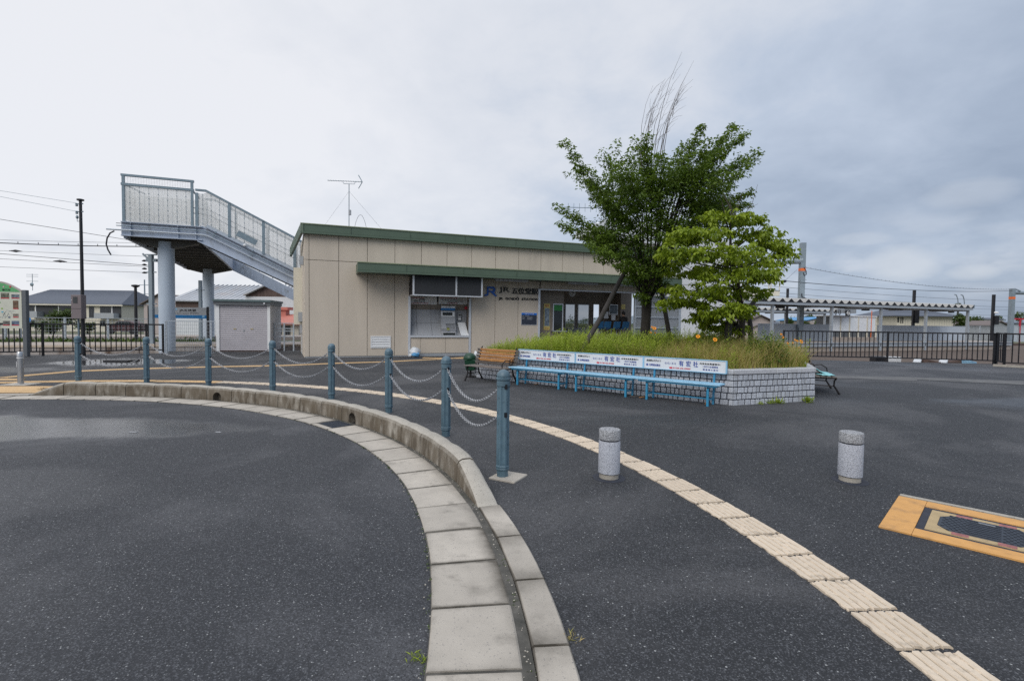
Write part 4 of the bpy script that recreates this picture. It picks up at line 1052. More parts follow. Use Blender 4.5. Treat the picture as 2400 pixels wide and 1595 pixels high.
# ---- roof antennas
def yagi(base, h, boom_l, boom_r, ux, label, n=10, vee=True, thick=.02):
    t = thing('tv_antenna', label, 'antenna', base, 'roof antennas')
    m = MB(); m.tube([base, base + V((0, 0, h))], thick, 6); m.build('mast', MT['galv'], t)
    top = base + V((0, 0, h + .12)); p, q = top - ux * boom_l, top + ux * boom_r
    m = MB(); m.tube([p, q], thick * .7, 5); m.build('boom', MT['galv'], t); m = MB(); m.tube([base + V((0, 0, h)) - ux * .25, base + V((0, 0, h)) + ux * .25], thick * .6, 5); m.tube([base + V((0, 0, h)) - ux * .25, top - ux * .3], thick * .5, 5); m.tube([base + V((0, 0, h)) + ux * .25, top + ux * .3], thick * .5, 5); m.build('bracket', MT['galv'], t)
    side = V((-ux.y, ux.x, 0)) if vee else V((0, 0, 1))
    for i in range(n):
        c = p + (q - p) * (i + .5) / n; w = .12 if vee else .22
        m = MB(); m.tube([c - side * w, c + side * w], thick * .35, 4); m.build('element', MT['galv'], t)
    if vee:
        for s in (-1, 1):
            m = MB(); e = q + V((0, 0, s * .32)) - ux * .18
            m.tube([q, e], thick, 5); m.build('reflector_bar', MT['galv'], t)
    m = MB(); m.box(-.05, .05, -.05, .05, -.12, .12); m.v = [tuple(V(v) + base + V((.04, 0, h * .45))) for v in m.v]; m.build('booster', MT['grey'], t)
    return t
Yb = 24.5
tp = atY(821, 431, Yb); bs = atY(818, 533, Yb)
ant = yagi(V((bs.x, Yb, bs.z - .4)), tp.z - bs.z + .4, 1.0, .62, V((1, .12, 0)).normalized(), 'slender yagi antenna with arrow shaped reflector on the left of the station roof', 14)
for dx, dy, in ((-1.6, .5), (1.6, .6), (.4, -1.2)):
    m = MB(); m.tube([V((bs.x, Yb, tp.z - .35)), V((bs.x + dx, Yb + dy, bs.z - .15))], .004, 4); m.build('guy_wire', MT['wire'], ant)
m = MB(); q = [atY(831 + 28 * t, 533 - 31 * sin(pi * t) ** .8 + 2 * t, Yb) for t in [i / 8 for i in range(9)]]; m.tube(q, .008, 4); m.build('loose_cable', MT['wire'], ant)
Yb = 27.0; bs = atY(1425, 535, Yb); tp = atY(1425, 489, Yb)
yagi(bs, tp.z - bs.z - .1, 2.6, .1, V((1, .05, 0)).normalized(), 'long horizontal yagi antenna at the left edge of the zelkova crown', 9, False, .028)

# ================================================================== PLANTER
PA, PB, PC, PD, PE = V((-1.0, 14.20, 0)), V((4.36, 9.84, 0)), V((6.40, 10.58, 0)), V((8.7, 15.6, 0)), V((2.2, 18.0, 0))
ring = [PA, PB, PC, PD, PE]
pl = thing('planter', 'raised granite block planter full of wild grass, with two trees', 'planter', (3, 13, 0))
PH = .60
cen = sum(ring, V((0, 0, 0))) / 5
def inset(p, q, d):
    t = (q - p).normalized(); n = V((-t.y, t.x, 0)); n = n if n.dot(cen - p) > 0 else -n; return n * d
m = MB()
ins = []
for i in range(5):
    p0, p1, p2 = ring[i - 1], ring[i], ring[(i + 1) % 5]
    n1, n2 = inset(p0, p1, 1.0), inset(p1, p2, 1.0); b = (n1 + n2); b = b / (1 + n1.dot(n2)); ins.append((p1, b))
core = [p + b * .012 for p, b in ins]
m.prism([V((p.x, p.y, 0)) for p in core], V((0, 0, PH + .01))); m.build('core', MT['mortar'], pl)
m = MB(); so = [p + b * .24 for p, b in ins]; m.prism([V((p.x, p.y, PH + .02)) for p in so], V((0, 0, .05))); m.build('soil', MT['soil'], pl)
nblk = 0; rest = MB()
for fi in (1, 0, 4, 2):                       # B-C, A-B, E-A, C-D
    p, q = ring[fi], ring[(fi + 1) % 5]; L = (q - p).length; t = (q - p) / L; n = inset(p, q, 1.0)
    rows = 5; zb = [0, .105, .23, .355, .48, .602]
    for r in range(rows):
        x = 0.0; pend = False
        while x < L - .02:
            w = random.choice((.092, .105, .12, .13, .145, .172))
            if x + w > L - .08: w = L - x
            g = .0095; dpt = random.uniform(-.006, .004)
            P = []
            z0, z1 = zb[r] + g, zb[r + 1] - g
            if r == 0: z0 = -.05
            a_, b_ = p + t * (x + g), p + t * (x + w - g)
            if w - 2 * g > .02:
                P = [a_ + n * dpt, b_ + n * dpt, b_ + n * .03, a_ + n * .03]
                P = [v + V((0, 0, z0)) for v in P] + [v + V((0, 0, z1)) for v in P]
                if (fi == 1 or (fi == 0 and x > 1.75)) and nblk < 300:
                    mm = MB(); mm.hexa(P); mm.build('stone_block', MT['grey_stone'], pl, bevel=.006); nblk += 1
                else: rest.hexa(P)
            x += w
if rest.v: stuff(rest.build('stone_facing', MT['grey_stone'], pl))
for fi in range(5):
    (p, bp), (q, bq) = ins[fi], ins[(fi + 1) % 5]; L = (q - p).length; k = max(1, round(L / .92)); t = (q - p) / L
    for i in range(k):
        f0, f1 = i / k, (i + 1) / k
        lo = lambda f, d: (p + bp * d) * (1 - f) + (q + bq * d) * f
        e = .004
        P = [lo(f0, -.018) + t * e, lo(f1, -.018) - t * e, lo(f1, .25) - t * e, lo(f0, .25) + t * e]
        mm = MB(); mm.hexa([v + V((0, 0, PH + .004)) for v in P] + [v + V((0, 0, PH + .10)) for v in P]); mm.build('coping_stone', MT['coping'], pl, bevel=.012)

# ---- three sky blue advertising benches along the planter
bt = (PB - PA).normalized(); ban = atan2(bt.y, bt.x)
def f_of(px_, py_, off):
    a_, b_ = Frame(PA - inset(PA, PB, 1.0) * off, ban).px(px_, py_); return a_, b_
BE = [f_of(x, y, .1)[0] for x, y in ((1218, 830), (1350, 840), (1509, 850), (1705, 861))]
BW = (BE[3] - BE[0]) / 3
def blue_bench():
    r = thing('blue_bench', '', 'bench', (0, 0, 0), 'sky blue advertising benches along the planter')
    L = BW; fr = Frame((0, 0), 0)
    sz = .415
    for i in range(3):
        m = MB(); m.box(-L / 2, L / 2, -.46 + i * .12, -.345 + i * .12, sz, sz + .03); m.build('seat_plank', MT['bluewood'], r, bevel=.004)
    m = MB(); m.box(-L / 2 + .06, L / 2 - .06, -.43, -.13, sz - .035, sz - .003); m.build('seat_frame', MT['bluesteel'], r)
    m = MB(); m.box(-L / 2 + .005, L / 2 - .005, -.045, -.005, .63, .865); bd = m.build('sign_board', pmat('sign_board_white', (.66, .68, .71), .45, var=.03), r)
    m = MB()
    m.box(-L / 2, L / 2, -.055, .0, .618, .632); m.box(-L / 2, L / 2, -.055, .0, .863, .877); m.box(-L / 2 - .004, -L / 2 + .018, -.056, .001, .632, .863); m.box(L / 2 - .018, L / 2 + .004, -.056, .001, .632, .863); m.build('sign_border', MT['bluewood'], bd)
    T = lambda x0, x1, z0, z1, s, mat, bold=.0: letters(fr, -L / 2 + x0 * L, -L / 2 + x1 * L, .63 + z0 * .235, .63 + z1 * .235, -.0455, s, mat, bd, 'lettering', bold)
    ink = MT['letter']; ib = pmat('sign_blue_ink', (.02, .06, .30), .5); ir = pmat('sign_red_ink', (.50, .02, .05), .5)
    T(.04, .225, .62, .80, '家族葬25万円より', ink, .012); T(.075, .22, .22, .42, '全葬連加盟店', ib, .012)
    m = MB(); m.prism([V((-L / 2 + L * (.05 + .018 * cos(t)), -.0495, .63 + .235 * .32 + .026 * sin(t))) for t in [pi / 2 * i for i in range(4)]], V((0, .004, 0))); m.build('emblem', ib, bd)
    T(.275, .415, .46, .66, 'セレモニーホール', ib)
    for i, ch in enumerate('有宏社'): T(.45 + i * .085, .45 + i * .085 + .058, .36, .86, ch, ib, .014)
    m = MB(); m.box(-L / 2 + .335 * L, -L / 2 + .372 * L, -.0495, -.0458, .63 + .235 * .10, .63 + .235 * .24); m.build('phone_mark', ir, bd)
    T(.38, .59, .10, .24, '0120-62-0983', ir, .02)
    T(.695, .93, .62, .78, '共済会会員募集中!', ink, .01); T(.735, .905, .38, .53, '1万円で生涯資格', ib, .008); T(.735, .905, .13, .28, '葬 祭 券 の 割 引', ib, .008)
    for sx in (-1, 1):
        x = sx * (L / 2 - .24)
        m = MB(); m.box(x - .02, x + .02, -.40, -.36, .0, sz - .004); m.build('leg', MT['bluesteel'], r)
        m = MB(); m.beam((x, -.055, 0), (x, .022, .86), .035, .035, V((1, 0, 0))); m.build('leg', MT['bluesteel'], r)
        m = MB(); m.box(x - .014, x + .014, -.36, -.06, .11, .138); m.build('stretcher', MT['bluesteel'], r)
        m = MB(); m.box(x - .015, x + .015, -.40, -.05, sz - .07, sz - .037); m.build('seat_bracket', MT['bluesteel'], r)
    m = MB(); m.box(-L / 2 + .285, L / 2 - .285, -.215, -.185, .112, .136); m.build('stretcher', MT['bluesteel'], r)
    return r
bb0 = blue_bench()
labs = ['sky blue advertising bench nearest the wooden bench', 'middle one of the three sky blue advertising benches', 'sky blue advertising bench at the bare corner of the planter']
LBN = (PB - PA).length
nout = -inset(PA, PB, 1.0)
for i in range(3):
    c = PA + bt * (BE[0] + BW * (i + .5)) + nout * .10
    o = bb0 if i == 0 else dup(bb0)
    o.location = (c.x, c.y, 0); o.rotation_euler = (0, 0, ban); o['label'] = labs[i]

# ---- old slatted benches with iron ends
def iron_bench(L):
    r = thing('slatted_bench', '', 'bench', (0, 0, 0), 'slatted benches with iron ends beside the planter')
    tilt = radians(16)
    for i in range(5):
        z = .44 + .085 * i + .03; y = .0 + (z - .40) * tan(tilt)
        m = MB(); m.beam((-L / 2 + .1, y, z), (L / 2 - .1, y, z), .026, .066, V((0, -sin(tilt), cos(tilt)))); m.build('back_slat', MT['wood'] if i else MT['oldwood'], r)
        for s in (-1, 1): m = MB(); m.beam((s * (L / 2 - .1), y, z), (s * (L / 2), y, z), .028, .068, V((0, -sin(tilt), cos(tilt)))); m.build('slat_end', MT['oldwood'], r)
    for i in range(4):
        y = -.44 + i * .11; m = MB(); m.box(-L / 2, L / 2, y, y + .095, .385, .412); m.build('seat_slat', MT['oldwood'], r, bevel=.004)
    for s in (-1, 1):
        x = s * (L / 2 - .12); m = MB()
        m.tube([(x, .18, 0), (x, .13, .08), (x, .03, .22), (x, .0, .36), (x, .06, .6), (x, .14, .86), (x, .17, .9)], [.028, .024, .02, .022, .022, .02, .014], 6); m.build('iron_end', MT['blackiron'], r)
        m = MB(); m.tube([(x, -.52, 0), (x, -.48, .07), (x, -.40, .2), (x, -.41, .32), (x, -.46, .38)], [.03, .024, .02, .02, .016], 6); m.build('front_leg', MT['blackiron'], r)
        m = MB(); m.tube([(x, -.44, .372), (x, .0, .365)], .018, 6); m.tube([(x, -.40, .19), (x, .04, .2)], .012, 6); m.build('leg_brace', MT['blackiron'], r)
    x = L / 2 - .12; m = MB()
    sp = [(x - .0, -.06 - .11 * i / 20 * 0 + .10 * (1 - i / 26) * cos(i * .45), .53 + .10 * (1 - i / 26) * sin(i * .45)) for i in range(22)]
    m.tube(sp, .011, 5); m.tube([(x, -.42, .41), (x, -.40, .52), (x, -.28, .60), (x, .03, .55)], .014, 6); m.build('armrest_scroll', MT['blackiron'], r)
    return r
ib0 = iron_bench(f_of(1216, 836, .30)[0] - f_of(1124, 825, .30)[0] + .08)
ib0['label'] = 'old slatted bench with orange back slats beside the green bin'
fL, fR = f_of(1124, 825, .30)[0], f_of(1216, 836, .30)[0]
c = PA + bt * ((fL + fR) / 2) + nout * .33 - bt * .10; ib0.location = (c.x, c.y, 0); ib0.rotation_euler = (0, 0, ban)
rt = (PD - PC).normalized(); c = PC + rt * 2.0 - inset(PC, PD, 1) * .14
ib1 = dup(ib0, (c.x, c.y, 0), atan2(rt.y, rt.x), 'old slatted bench with pale cyan sheets on its seat, right of the planter')
for lab, (x, y), w, h, ang, z in (('large pale cyan sheet lying at the back of the right hand bench', (-.0, -.16), .66, .46, .1, .414), ('small folded cyan sheet on the front of the right hand bench', (-.46, -.24), .34, .26, .5, .416)):
    m = MB(); g = 5; R_ = Matrix.Rotation(atan2(rt.y, rt.x), 3, 'Z')
    for i in range(g + 1):
        for j in range(g + 1):
            q = V(((i / g - .5) * w, (j / g - .5) * h, 0)); q = Matrix.Rotation(ang, 3, 'Z') @ q
            q = q + V((x, y, z + .012 + .02 * abs(sin(i * 1.3 + j)) + (.30 * max(0, j / g - .35) if w > .5 else 0))); m.v.append(tuple(R_ @ q + V((c.x, c.y, 0))))
    for i in range(g):
        for j in range(g): m.f.append([i * (g + 1) + j, (i + 1) * (g + 1) + j, (i + 1) * (g + 1) + j + 1, i * (g + 1) + j + 1]); m.m.append(0)
    o = tag(m.build('cloth_sheet', MT['cyan'], smooth=60), lab, 'sheet', 'cyan sheets on the right hand bench')
    sd = o.modifiers.new('s', 'SOLIDIFY'); sd.thickness = .012
# green bin with white bag behind the wooden bench
c = PA + bt * -.13 + nout * .10
gb = thing('green_bin', 'dark green plastic bin with round lid at the end of the wooden bench', 'bin', c)
m = MB(); w0, w1 = .12, .165
m.hexa([c + V((sx * w0, sy * w0, .20)) for sx, sy in ((-1, -1), (1, -1), (1, 1), (-1, 1))] + [c + V((sx * w1, sy * w1, .50)) for sx, sy in ((-1, -1), (1, -1), (1, 1), (-1, 1))]); m.build('body', MT['greenbin'], gb, bevel=.012)
m = MB(); m.lathe(c + V((-.02, 0, .50)), [(.18, 0), (.19, .02), (.17, .10), (.10, .17), (.02, .19)], 16); m.build('lid', MT['greenbin'], gb, smooth=40)
m = MB(); m.tube([c + V((0, .02, 0)), c + V((0, .02, .21))], .03, 8); m.lathe(c, [(.13, 0), (.13, .025), (.04, .04)], 12); m.build('stand', MT['blackiron'], gb)
c2 = c + V((.17, .16, 0)); wbg = thing('plastic_bag', 'crumpled white plastic bag between the green bin and the wooden bench', 'bag', c2)
lump(c2 + V((0, 0, .38)), .11, .10, .36, 21, .12).build('bag', MT['bag'], wbg, smooth=60)
# litter under the benches
for i, (f, d) in enumerate(((5.0, .28), (5.15, .33), (4.95, .36), (2.2, .12), (3.2, .14), (6.45, .2))):
    c = PA + bt * f + nout * d; m = MB(); a = random.uniform(0, 3)
    m.beam(c + V((-.07 * cos(a), -.07 * sin(a), .012)), c + V((.07 * cos(a), .07 * sin(a), .02)), .02, .012)
    tag(m.build('dry_stick', MT['wood' if i % 2 else 'oldwood']), ['longest pale stick under the middle blue bench', 'dark stick beside the pale one under the middle blue bench', 'short pale scrap in front of the other sticks', 'scrap by the leg of the left blue bench', 'scrap under the middle of the left blue bench', 'scrap by the right leg of the right blue bench'][i], 'stick', 'dry scraps under the blue benches')
# ================================================================== VEGETATION
def leaf_mesh(name, P, A, PT, L, W, T, mat, fold=.25):
    """n folded leaves from points P, azimuth A, pitch PT, lengths L, widths W, tint T"""
    n = len(P)
    d = np.stack([np.cos(A) * np.cos(PT), np.sin(A) * np.cos(PT), np.sin(PT)], 1)
    s = np.stack([-np.sin(A), np.cos(A), np.zeros(n)], 1)
    roll = rng.normal(0, .5, n)[:, None]
    u = np.cross(s, d); s2 = s * np.cos(roll) + u * np.sin(roll); u2 = np.cross(s2, d)
    L_, W_ = L[:, None], W[:, None]
    mid = P + d * L_ * .45
    tip = P + d * L_ - np.array([0, 0, 1]) * L_ * .12
    v = np.stack([P, mid + s2 * W_ * .5 - u2 * W_ * fold, tip, mid - s2 * W_ * .5 - u2 * W_ * fold], 1).reshape(-1, 3)
    me = bpy.data.meshes.new(name)
    i = np.arange(n)[:, None] * 4
    tri = np.concatenate([i + 0, i + 1, i + 2, i + 0, i + 2, i + 3], 1).reshape(-1)
    me.vertices.add(n * 4); me.vertices.foreach_set('co', v.astype(np.float32).ravel())
    me.loops.add(n * 6); me.loops.foreach_set('vertex_index', tri.astype(np.int32))
    me.polygons.add(n * 2); me.polygons.foreach_set('loop_start', np.arange(0, n * 6, 3).astype(np.int32))
    try: me.polygons.foreach_set('loop_total', np.full(n * 2, 3, np.int32))
    except Exception: pass
    a = me.attributes.new('tint', 'FLOAT', 'POINT'); a.data.foreach_set('value', np.repeat(np.clip(T, 0, 1), 4).astype(np.float32))
    me.materials.append(mat); me.update(calc_edges=True); me.validate()
    return me
def clump_leaves(name, centers, radii, per, L, W, mat, parent, pitch=(-.3, .5), flat=.7, tint=None, spread=.35):
    Cn = np.array([tuple(c) for c in centers]); R = np.array(radii); n = len(Cn) * per
    idx = np.repeat(np.arange(len(Cn)), per)
    off = rng.normal(0, 1, (n, 3)); off /= np.maximum(np.linalg.norm(off, axis=1), 1e-6)[:, None]
    off *= (rng.random(n) ** .45)[:, None]; off[:, 2] *= flat
    P = Cn[idx] + off * R[idx][:, None]
    A = np.arctan2(off[:, 1], off[:, 0]) + rng.normal(0, .8, n)
    PT = rng.normal(pitch[0], pitch[1], n)
    ct = rng.random(len(Cn)) if tint is None else np.array(tint)
    T = ct[idx] * .6 + rng.random(n) * .4
    o = link(name, leaf_mesh(name, P, A, PT, L * (1 + rng.normal(0, spread * .5, n)).clip(.5, 1.6), W * (1 + rng.normal(0, spread * .4, n)).clip(.5, 1.5), T, mat), parent)
    stuff(o); return o

# ---- zelkova
ZY = 13.2
def zp(x, y, dy=0.0): return atY(x, y, ZY + dy)
zt = thing('zelkova_tree', 'tall dark green zelkova with bare twigs sticking out of its top', 'tree', zp(1512, 842))
m = MB(); fork = zp(1516, 705)
m.tube([zp(1509, 850), zp(1511, 800), zp(1514, 750), fork], [.16, .135, .12, .13], 10); m.build('trunk', MT['bark'], zt, smooth=60)
sprays = [((1480, 560), (1322, 338), 13, -.5), ((1490, 540), (1350, 410), 17, .6), ((1470, 600), (1310, 484), 12, -.3), ((1470, 610), (1308, 523), 11, .4), ((1470, 620), (1385, 578), 18, -.8),
          ((1500, 520), (1415, 365), 20, .9), ((1505, 500), (1450, 352), 20, -1.0), ((1515, 480), (1492, 332), 16, .2), ((1528, 470), (1516, 318), 8, -.4), ((1545, 480), (1553, 362), 17, -.9),
          ((1560, 470), (1602, 345), 18, .6), ((1580, 450), (1645, 295), 8, .1), ((1590, 440), (1662, 335), 18, -.8), ((1600, 440), (1722, 292), 10, .5), ((1600, 440), (1747, 312), 9, -.2),
          ((1600, 460), (1780, 356), 15, .3), ((1600, 480), (1752, 398), 20, -.9), ((1600, 500), (1705, 440), 22, .9), ((1600, 540), (1690, 500), 20, -.6), ((1620, 500), (1762, 450), 9, .2), ((1620, 520), (1757, 478), 8, .7),
          ((1520, 640), (1448, 622), 14, -.7), ((1530, 660), (1478, 652), 14, .5), ((1540, 640), (1588, 606), 18, -.4), ((1512, 705), (1493, 690), 9, -.3), ((1530, 690), (1556, 664), 10, .2), ((1440, 560), (1395, 530), 16, .8)]
cents, rads, tints = [], [], []
bm_ = MB(); scale = ZY / F_PX
for (sx, sy), (ex, ey), w, dy in sprays:
    s, e_ = zp(sx, sy, dy * .35), zp(ex, ey, dy * 1.5)
    mid = s * .5 + e_ * .5 + V((random.uniform(-.1, .1), random.uniform(-.1, .1), random.uniform(-.05, .12)))
    mid0 = fork * .55 + s * .45 + V((random.uniform(-.06, .06), random.uniform(-.12, .12), -.02))
    bm_.tube([fork + V((random.uniform(-.05, .05), random.uniform(-.05, .05), -.06)), mid0, s, mid, e_], [.036, .026, .018, .010, .004], 5)
    L = (e_ - s).length; k = int(L / .085)
    for i in range(k):
        t = .10 + .90 * i / max(k - 1, 1)
        p = (s * (1 - t) ** 2 + mid * 2 * t * (1 - t) + e_ * t * t)
        r = w * scale * (1.0 - .60 * t)
        for _ in range(4 if t < .6 else 3 if t < .85 else 2):
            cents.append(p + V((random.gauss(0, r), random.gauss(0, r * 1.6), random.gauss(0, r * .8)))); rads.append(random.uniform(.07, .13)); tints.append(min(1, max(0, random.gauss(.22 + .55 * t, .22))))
for cx, cy, rx, ry, k in ((1480, 490, 76, 88, 210), (1585, 475, 82, 90, 220), (1530, 575, 84, 68, 210), (1512, 640, 58, 38, 90), (1645, 445, 58, 56, 80), (1440, 455, 50, 46, 60), (1545, 425, 70, 40, 60), (1420, 560, 40, 28, 60), (1660, 510, 50, 40, 90)):
    c = zp(cx, cy)
    for _ in range(k):
        o = V((random.gauss(0, 1), random.gauss(0, 1), random.gauss(0, 1))).normalized() * random.uniform(.45, 1.0)
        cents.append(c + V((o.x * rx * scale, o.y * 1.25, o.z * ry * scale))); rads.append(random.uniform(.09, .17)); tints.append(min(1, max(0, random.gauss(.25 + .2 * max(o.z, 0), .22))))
stuff(bm_.build('branches', MT['bark'], zt, smooth=60))
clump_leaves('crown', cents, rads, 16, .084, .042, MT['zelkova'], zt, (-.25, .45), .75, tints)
m = MB(); r2 = random.Random(11)
for i in range(13):
    bx = 1532 + (i - 7) * 4.6; p = zp(bx, 395 + r2.uniform(-15, 10), r2.uniform(-.35, .35)); ex = 1572 + (i - 7) * 6 + r2.uniform(-10, 14); ey = 215 + r2.uniform(-40, 65)
    if i in (7, 9): ex, ey = 1612 + (i - 8) * 14, 122 + (i - 7) * 10
    q = zp(ex, ey, r2.uniform(-.5, .5)); md = p * .5 + q * .5 + V((-.14, 0, .05)) + V((r2.uniform(-.05, .05), 0, 0)); m.tube([p, p * .55 + md * .45 + V((-.03, 0, .02)), md, md * .5 + q * .5 + V((-.04, 0, .02)), q], [.010, .008, .006, .004, .002], 4)
    for j in range(4):
        t = r2.uniform(.35, .9); a = p * (1 - t) ** 2 + md * 2 * t * (1 - t) + q * t * t; b = a + V((r2.uniform(.02, .38), r2.uniform(-.2, .2), r2.uniform(.15, .5)))
        m.tube([a, a * .5 + b * .5 + V((-.03, 0, .02)), b], [.004, .003, .0015], 4)
stuff(m.build('bare_twigs', MT['twig'], zt))
def stake(p, q, r, lab, bend=0.0):
    m = MB(); pts = [V(p) * (1 - t) + V(q) * t + V((random.uniform(-.012, .012), random.uniform(-.012, .012), 0)) for t in (0, .25, .5, .75, 1)]
    m.tube(pts, [r * 1.08, r * 1.03, r, r * .97, r * .92], 9); return tag(m.build('tree_stake', MT['stake'], smooth=60), lab, 'stake', 'wooden stakes propping the trees')
stake(atY(1352, 846, 12.5), atY(1470, 628, 13.25), .062, 'wooden stake leaning in from the left against the zelkova trunk')
stake(atY(1577, 842, 13.4), atY(1537, 600, 13.3), .058, 'wooden stake leaning against the right side of the zelkova trunk')

# ---- dogwood
DY = 11.7; ds = DY / F_PX
def dp(x, y, dy=0.0): return atY(x, y, DY + dy)
dt = thing('dogwood_tree', 'smaller bright yellow green dogwood in front of the zelkova', 'tree', dp(1738, 862, .5))
m = MB(); m.tube([dp(1734, 866, .5), dp(1738, 800, .5), dp(1740, 740, .45), dp(1728, 660, .3), dp(1712, 580, .1), dp(1712, 500, 0)], [.085, .075, .07, .05, .032, .012], 9); m.build('trunk', MT['bark'], dt, smooth=60)
tiers = [(1700, 508, 60, 16, 0), (1752, 512, 42, 14, .4), (1640, 545, 72, 17, -.5), (1762, 548, 76, 18, .5), (1815, 572, 46, 14, .3), (1842, 590, 24, 12, .2), (1600, 560, 40, 12, .3), (1570, 596, 34, 10, -.2), (1600, 590, 52, 15, -.6), (1690, 588, 100, 20, -.8), (1765, 612, 80, 18, .2), (1625, 632, 72, 17, .4), (1715, 640, 100, 20, -.5), (1788, 640, 32, 14, -.3),
         (1575, 672, 24, 9, .2), (1640, 680, 60, 17, -.5), (1730, 682, 70, 18, .6), (1600, 706, 58, 13, .2), (1690, 728, 64, 16, -.4), (1735, 722, 42, 14, -.7), (1650, 742, 40, 12, .2), (1680, 760, 42, 14, .5), (1650, 792, 40, 14, .1), (1700, 795, 40, 16, .6), (1720, 770, 34, 16, .8), (1668, 822, 34, 10, .4)]
cents, rads, tints = [], [], []; m = MB()
for cx, cy, rx, ry, dy in tiers:
    c = dp(cx, cy, dy); tr = dp(1718 + (cy - 600) * .08, min(cy + 40, 760), .2)
    far = c + (c - tr).normalized() * rx * ds * .6
    m.tube([tr, tr * .5 + c * .5 + V((0, 0, -.03)), c + V((0, 0, -.04)), far + V((0, 0, .02))], [.024, .017, .012, .005], 5)
    for _ in range(int(rx * .80) + 4):
        a, q = random.uniform(0, 2 * pi), sqrt(random.random())
        w = V((cos(a) * q * rx * ds, sin(a) * q * min(rx * ds * .9, .6), random.gauss(0, ry * ds * .46) - q * q * ry * ds * .35))
        cents.append(c + w); rads.append(random.uniform(.07, .12)); tints.append(min(1, max(0, random.gauss(.5, .25))))
stuff(m.build('branches', MT['bark'], dt, smooth=60))
clump_leaves('crown', cents, rads, 13, .098, .056, MT['dogwood'], dt, (-.75, .35), .45, tints, .3)
m = MB(); r2 = random.Random(5)
for i in range(9):
    p = dp(1712 + r2.uniform(-12, 12), 505, 0); q = dp(1716 + r2.uniform(-24, 30), 448 + r2.uniform(-8, 26), r2.uniform(-.2, .2)); m.tube([p, p * .5 + q * .5 + V((r2.uniform(-.04, .04), 0, 0)), q], [.008, .006, .003], 4)
p = dp(1742, 505, .3); m.tube([p, dp(1762, 480, .3), dp(1776, 432, .3)], [.008, .006, .003], 4); m.tube([dp(1752, 490, .3), dp(1776, 478, .3)], [.005, .003], 4)
stuff(m.build('bare_twigs', MT['twig'], dt))
stake(dp(1699, 868, -.15), dp(1712, 714, -.1), .078, 'thick dark upright stake in front of the dogwood')
ts = thing('tree_support', 'crossbar prop of dark timber behind the dogwood trunk', 'support', dp(1760, 860, 1.2))
m = MB(); m.tube([dp(1764, 862, 1.2), dp(1758, 760, 1.2), dp(1752, 728, 1.2)], [.07, .066, .066], 8); m.build('upright', MT['stake'], ts, smooth=60)
m = MB(); m.tube([dp(1690, 736, .8), dp(1768, 728, 1.1)], .06, 8); m.build('crossbar', MT['stake'], ts, smooth=60)
m = MB(); m.tube([dp(1740, 742, 1.0), dp(1780, 690, 1.3)], .055, 8); m.build('brace', MT['stake'], ts, smooth=60)

# ---- moss tufts and grit along the gutter
P_, A_, PT_, L_, T_ = [], [], [], [], []
for _ in range(150):
    d = random.uniform(2, 62); r = random.choice((7.898, 7.898, 8.372)) + random.gauss(0, .006); c = arc(r, d, .008)
    for _ in range(7): P_.append((c.x + random.gauss(0, .008), c.y + random.gauss(0, .008), c.z)); A_.append(random.uniform(0, 6.28)); PT_.append(random.gauss(.6, .4)); L_.append(random.uniform(.006, .018)); T_.append(random.random())
L_ = np.array(L_); o = link('moss', leaf_mesh('moss', np.array(P_), np.array(A_), np.array(PT_), L_, L_ * .5, np.array(T_), MT['shrub'])); stuff(o); o['label'] = 'specks of moss along the gutter joints'
m = MB()
for _ in range(420):
    d = random.uniform(-8, 60); c = arc(random.choice((8.372, 7.885, 8.372)) + random.gauss(0, .014), d, .014); r = random.uniform(.002, .007)
    m.sphere(c, r, r * random.uniform(.6, 1.2), r * .6, 5, 4)
o = stuff(m.build('grit', MT['conc'])); o['label'] = 'grit lying in the gutter groove'
for i, (x, y, w) in enumerate(((312, 1011, .055), (512, 1011, .04))):
    c = at(x, y, .012); m = MB(); m.box(c.x - w, c.x + w, c.y - .02, c.y + .015, .006, .010); tag(m.build('paper_scrap', MT['grey']), ('larger' if i == 0 else 'smaller') + ' white paper scrap lying flat on the road', 'scrap')
# ---- planting: stalks with narrow leaves, and grasses
def inside(poly, x, y):
    c = False; j = len(poly) - 1
    for i in range(len(poly)):
        xi, yi, xj, yj = poly[i].x, poly[i].y, poly[j].x, poly[j].y
        if (yi > y) != (yj > y) and x < (xj - xi) * (y - yi) / (yj - yi) + xi: c = not c
        j = i
    return c
bed = [p + b * .16 for p, b in ins]
bx0, bx1 = min(p.x for p in bed), max(p.x for p in bed); by0, by1 = min(p.y for p in bed), max(p.y for p in bed)
def hgt(x, y):
    """how tall the planting stands: low by the wooden bench and the right edge, highest around the trees"""
    f = (V((x, y, 0)) - PA).dot(bt); d = (V((x, y, 0)) - PA).dot(-nout)
    h = .30 + .49 * min(1, max(0, (f + .3) / 3.0)) 
    h *= .72 + .28 * min(1, d / 1.2)
    h *= 1 - .35 * min(1, max(0, (x - 5.6) / 1.6))
    h *= .90 + .13 * sin(x * 2.9 + 1.0) * sin(y * 2.3) + .10 * sin(x * 6.1 + y * 4.7) - (.12 if 2.4 < f < 4.6 else 0)
    return h
def sample(n, dens):
    out = []
    while len(out) < n:
        x, y = random.uniform(bx0, bx1), random.uniform(by0, by1)
        if random.random() < dens(x, y) and inside(bed, x, y): out.append((x, y))
    return out
fx = lambda x, y: (V((x, y, 0)) - PA).dot(bt); dxx = lambda x, y: (V((x, y, 0)) - PA).dot(-nout)
near = lambda x, y: 1.0 if dxx(x, y) < 1.6 else (.55 if dxx(x, y) < 2.6 else .2)
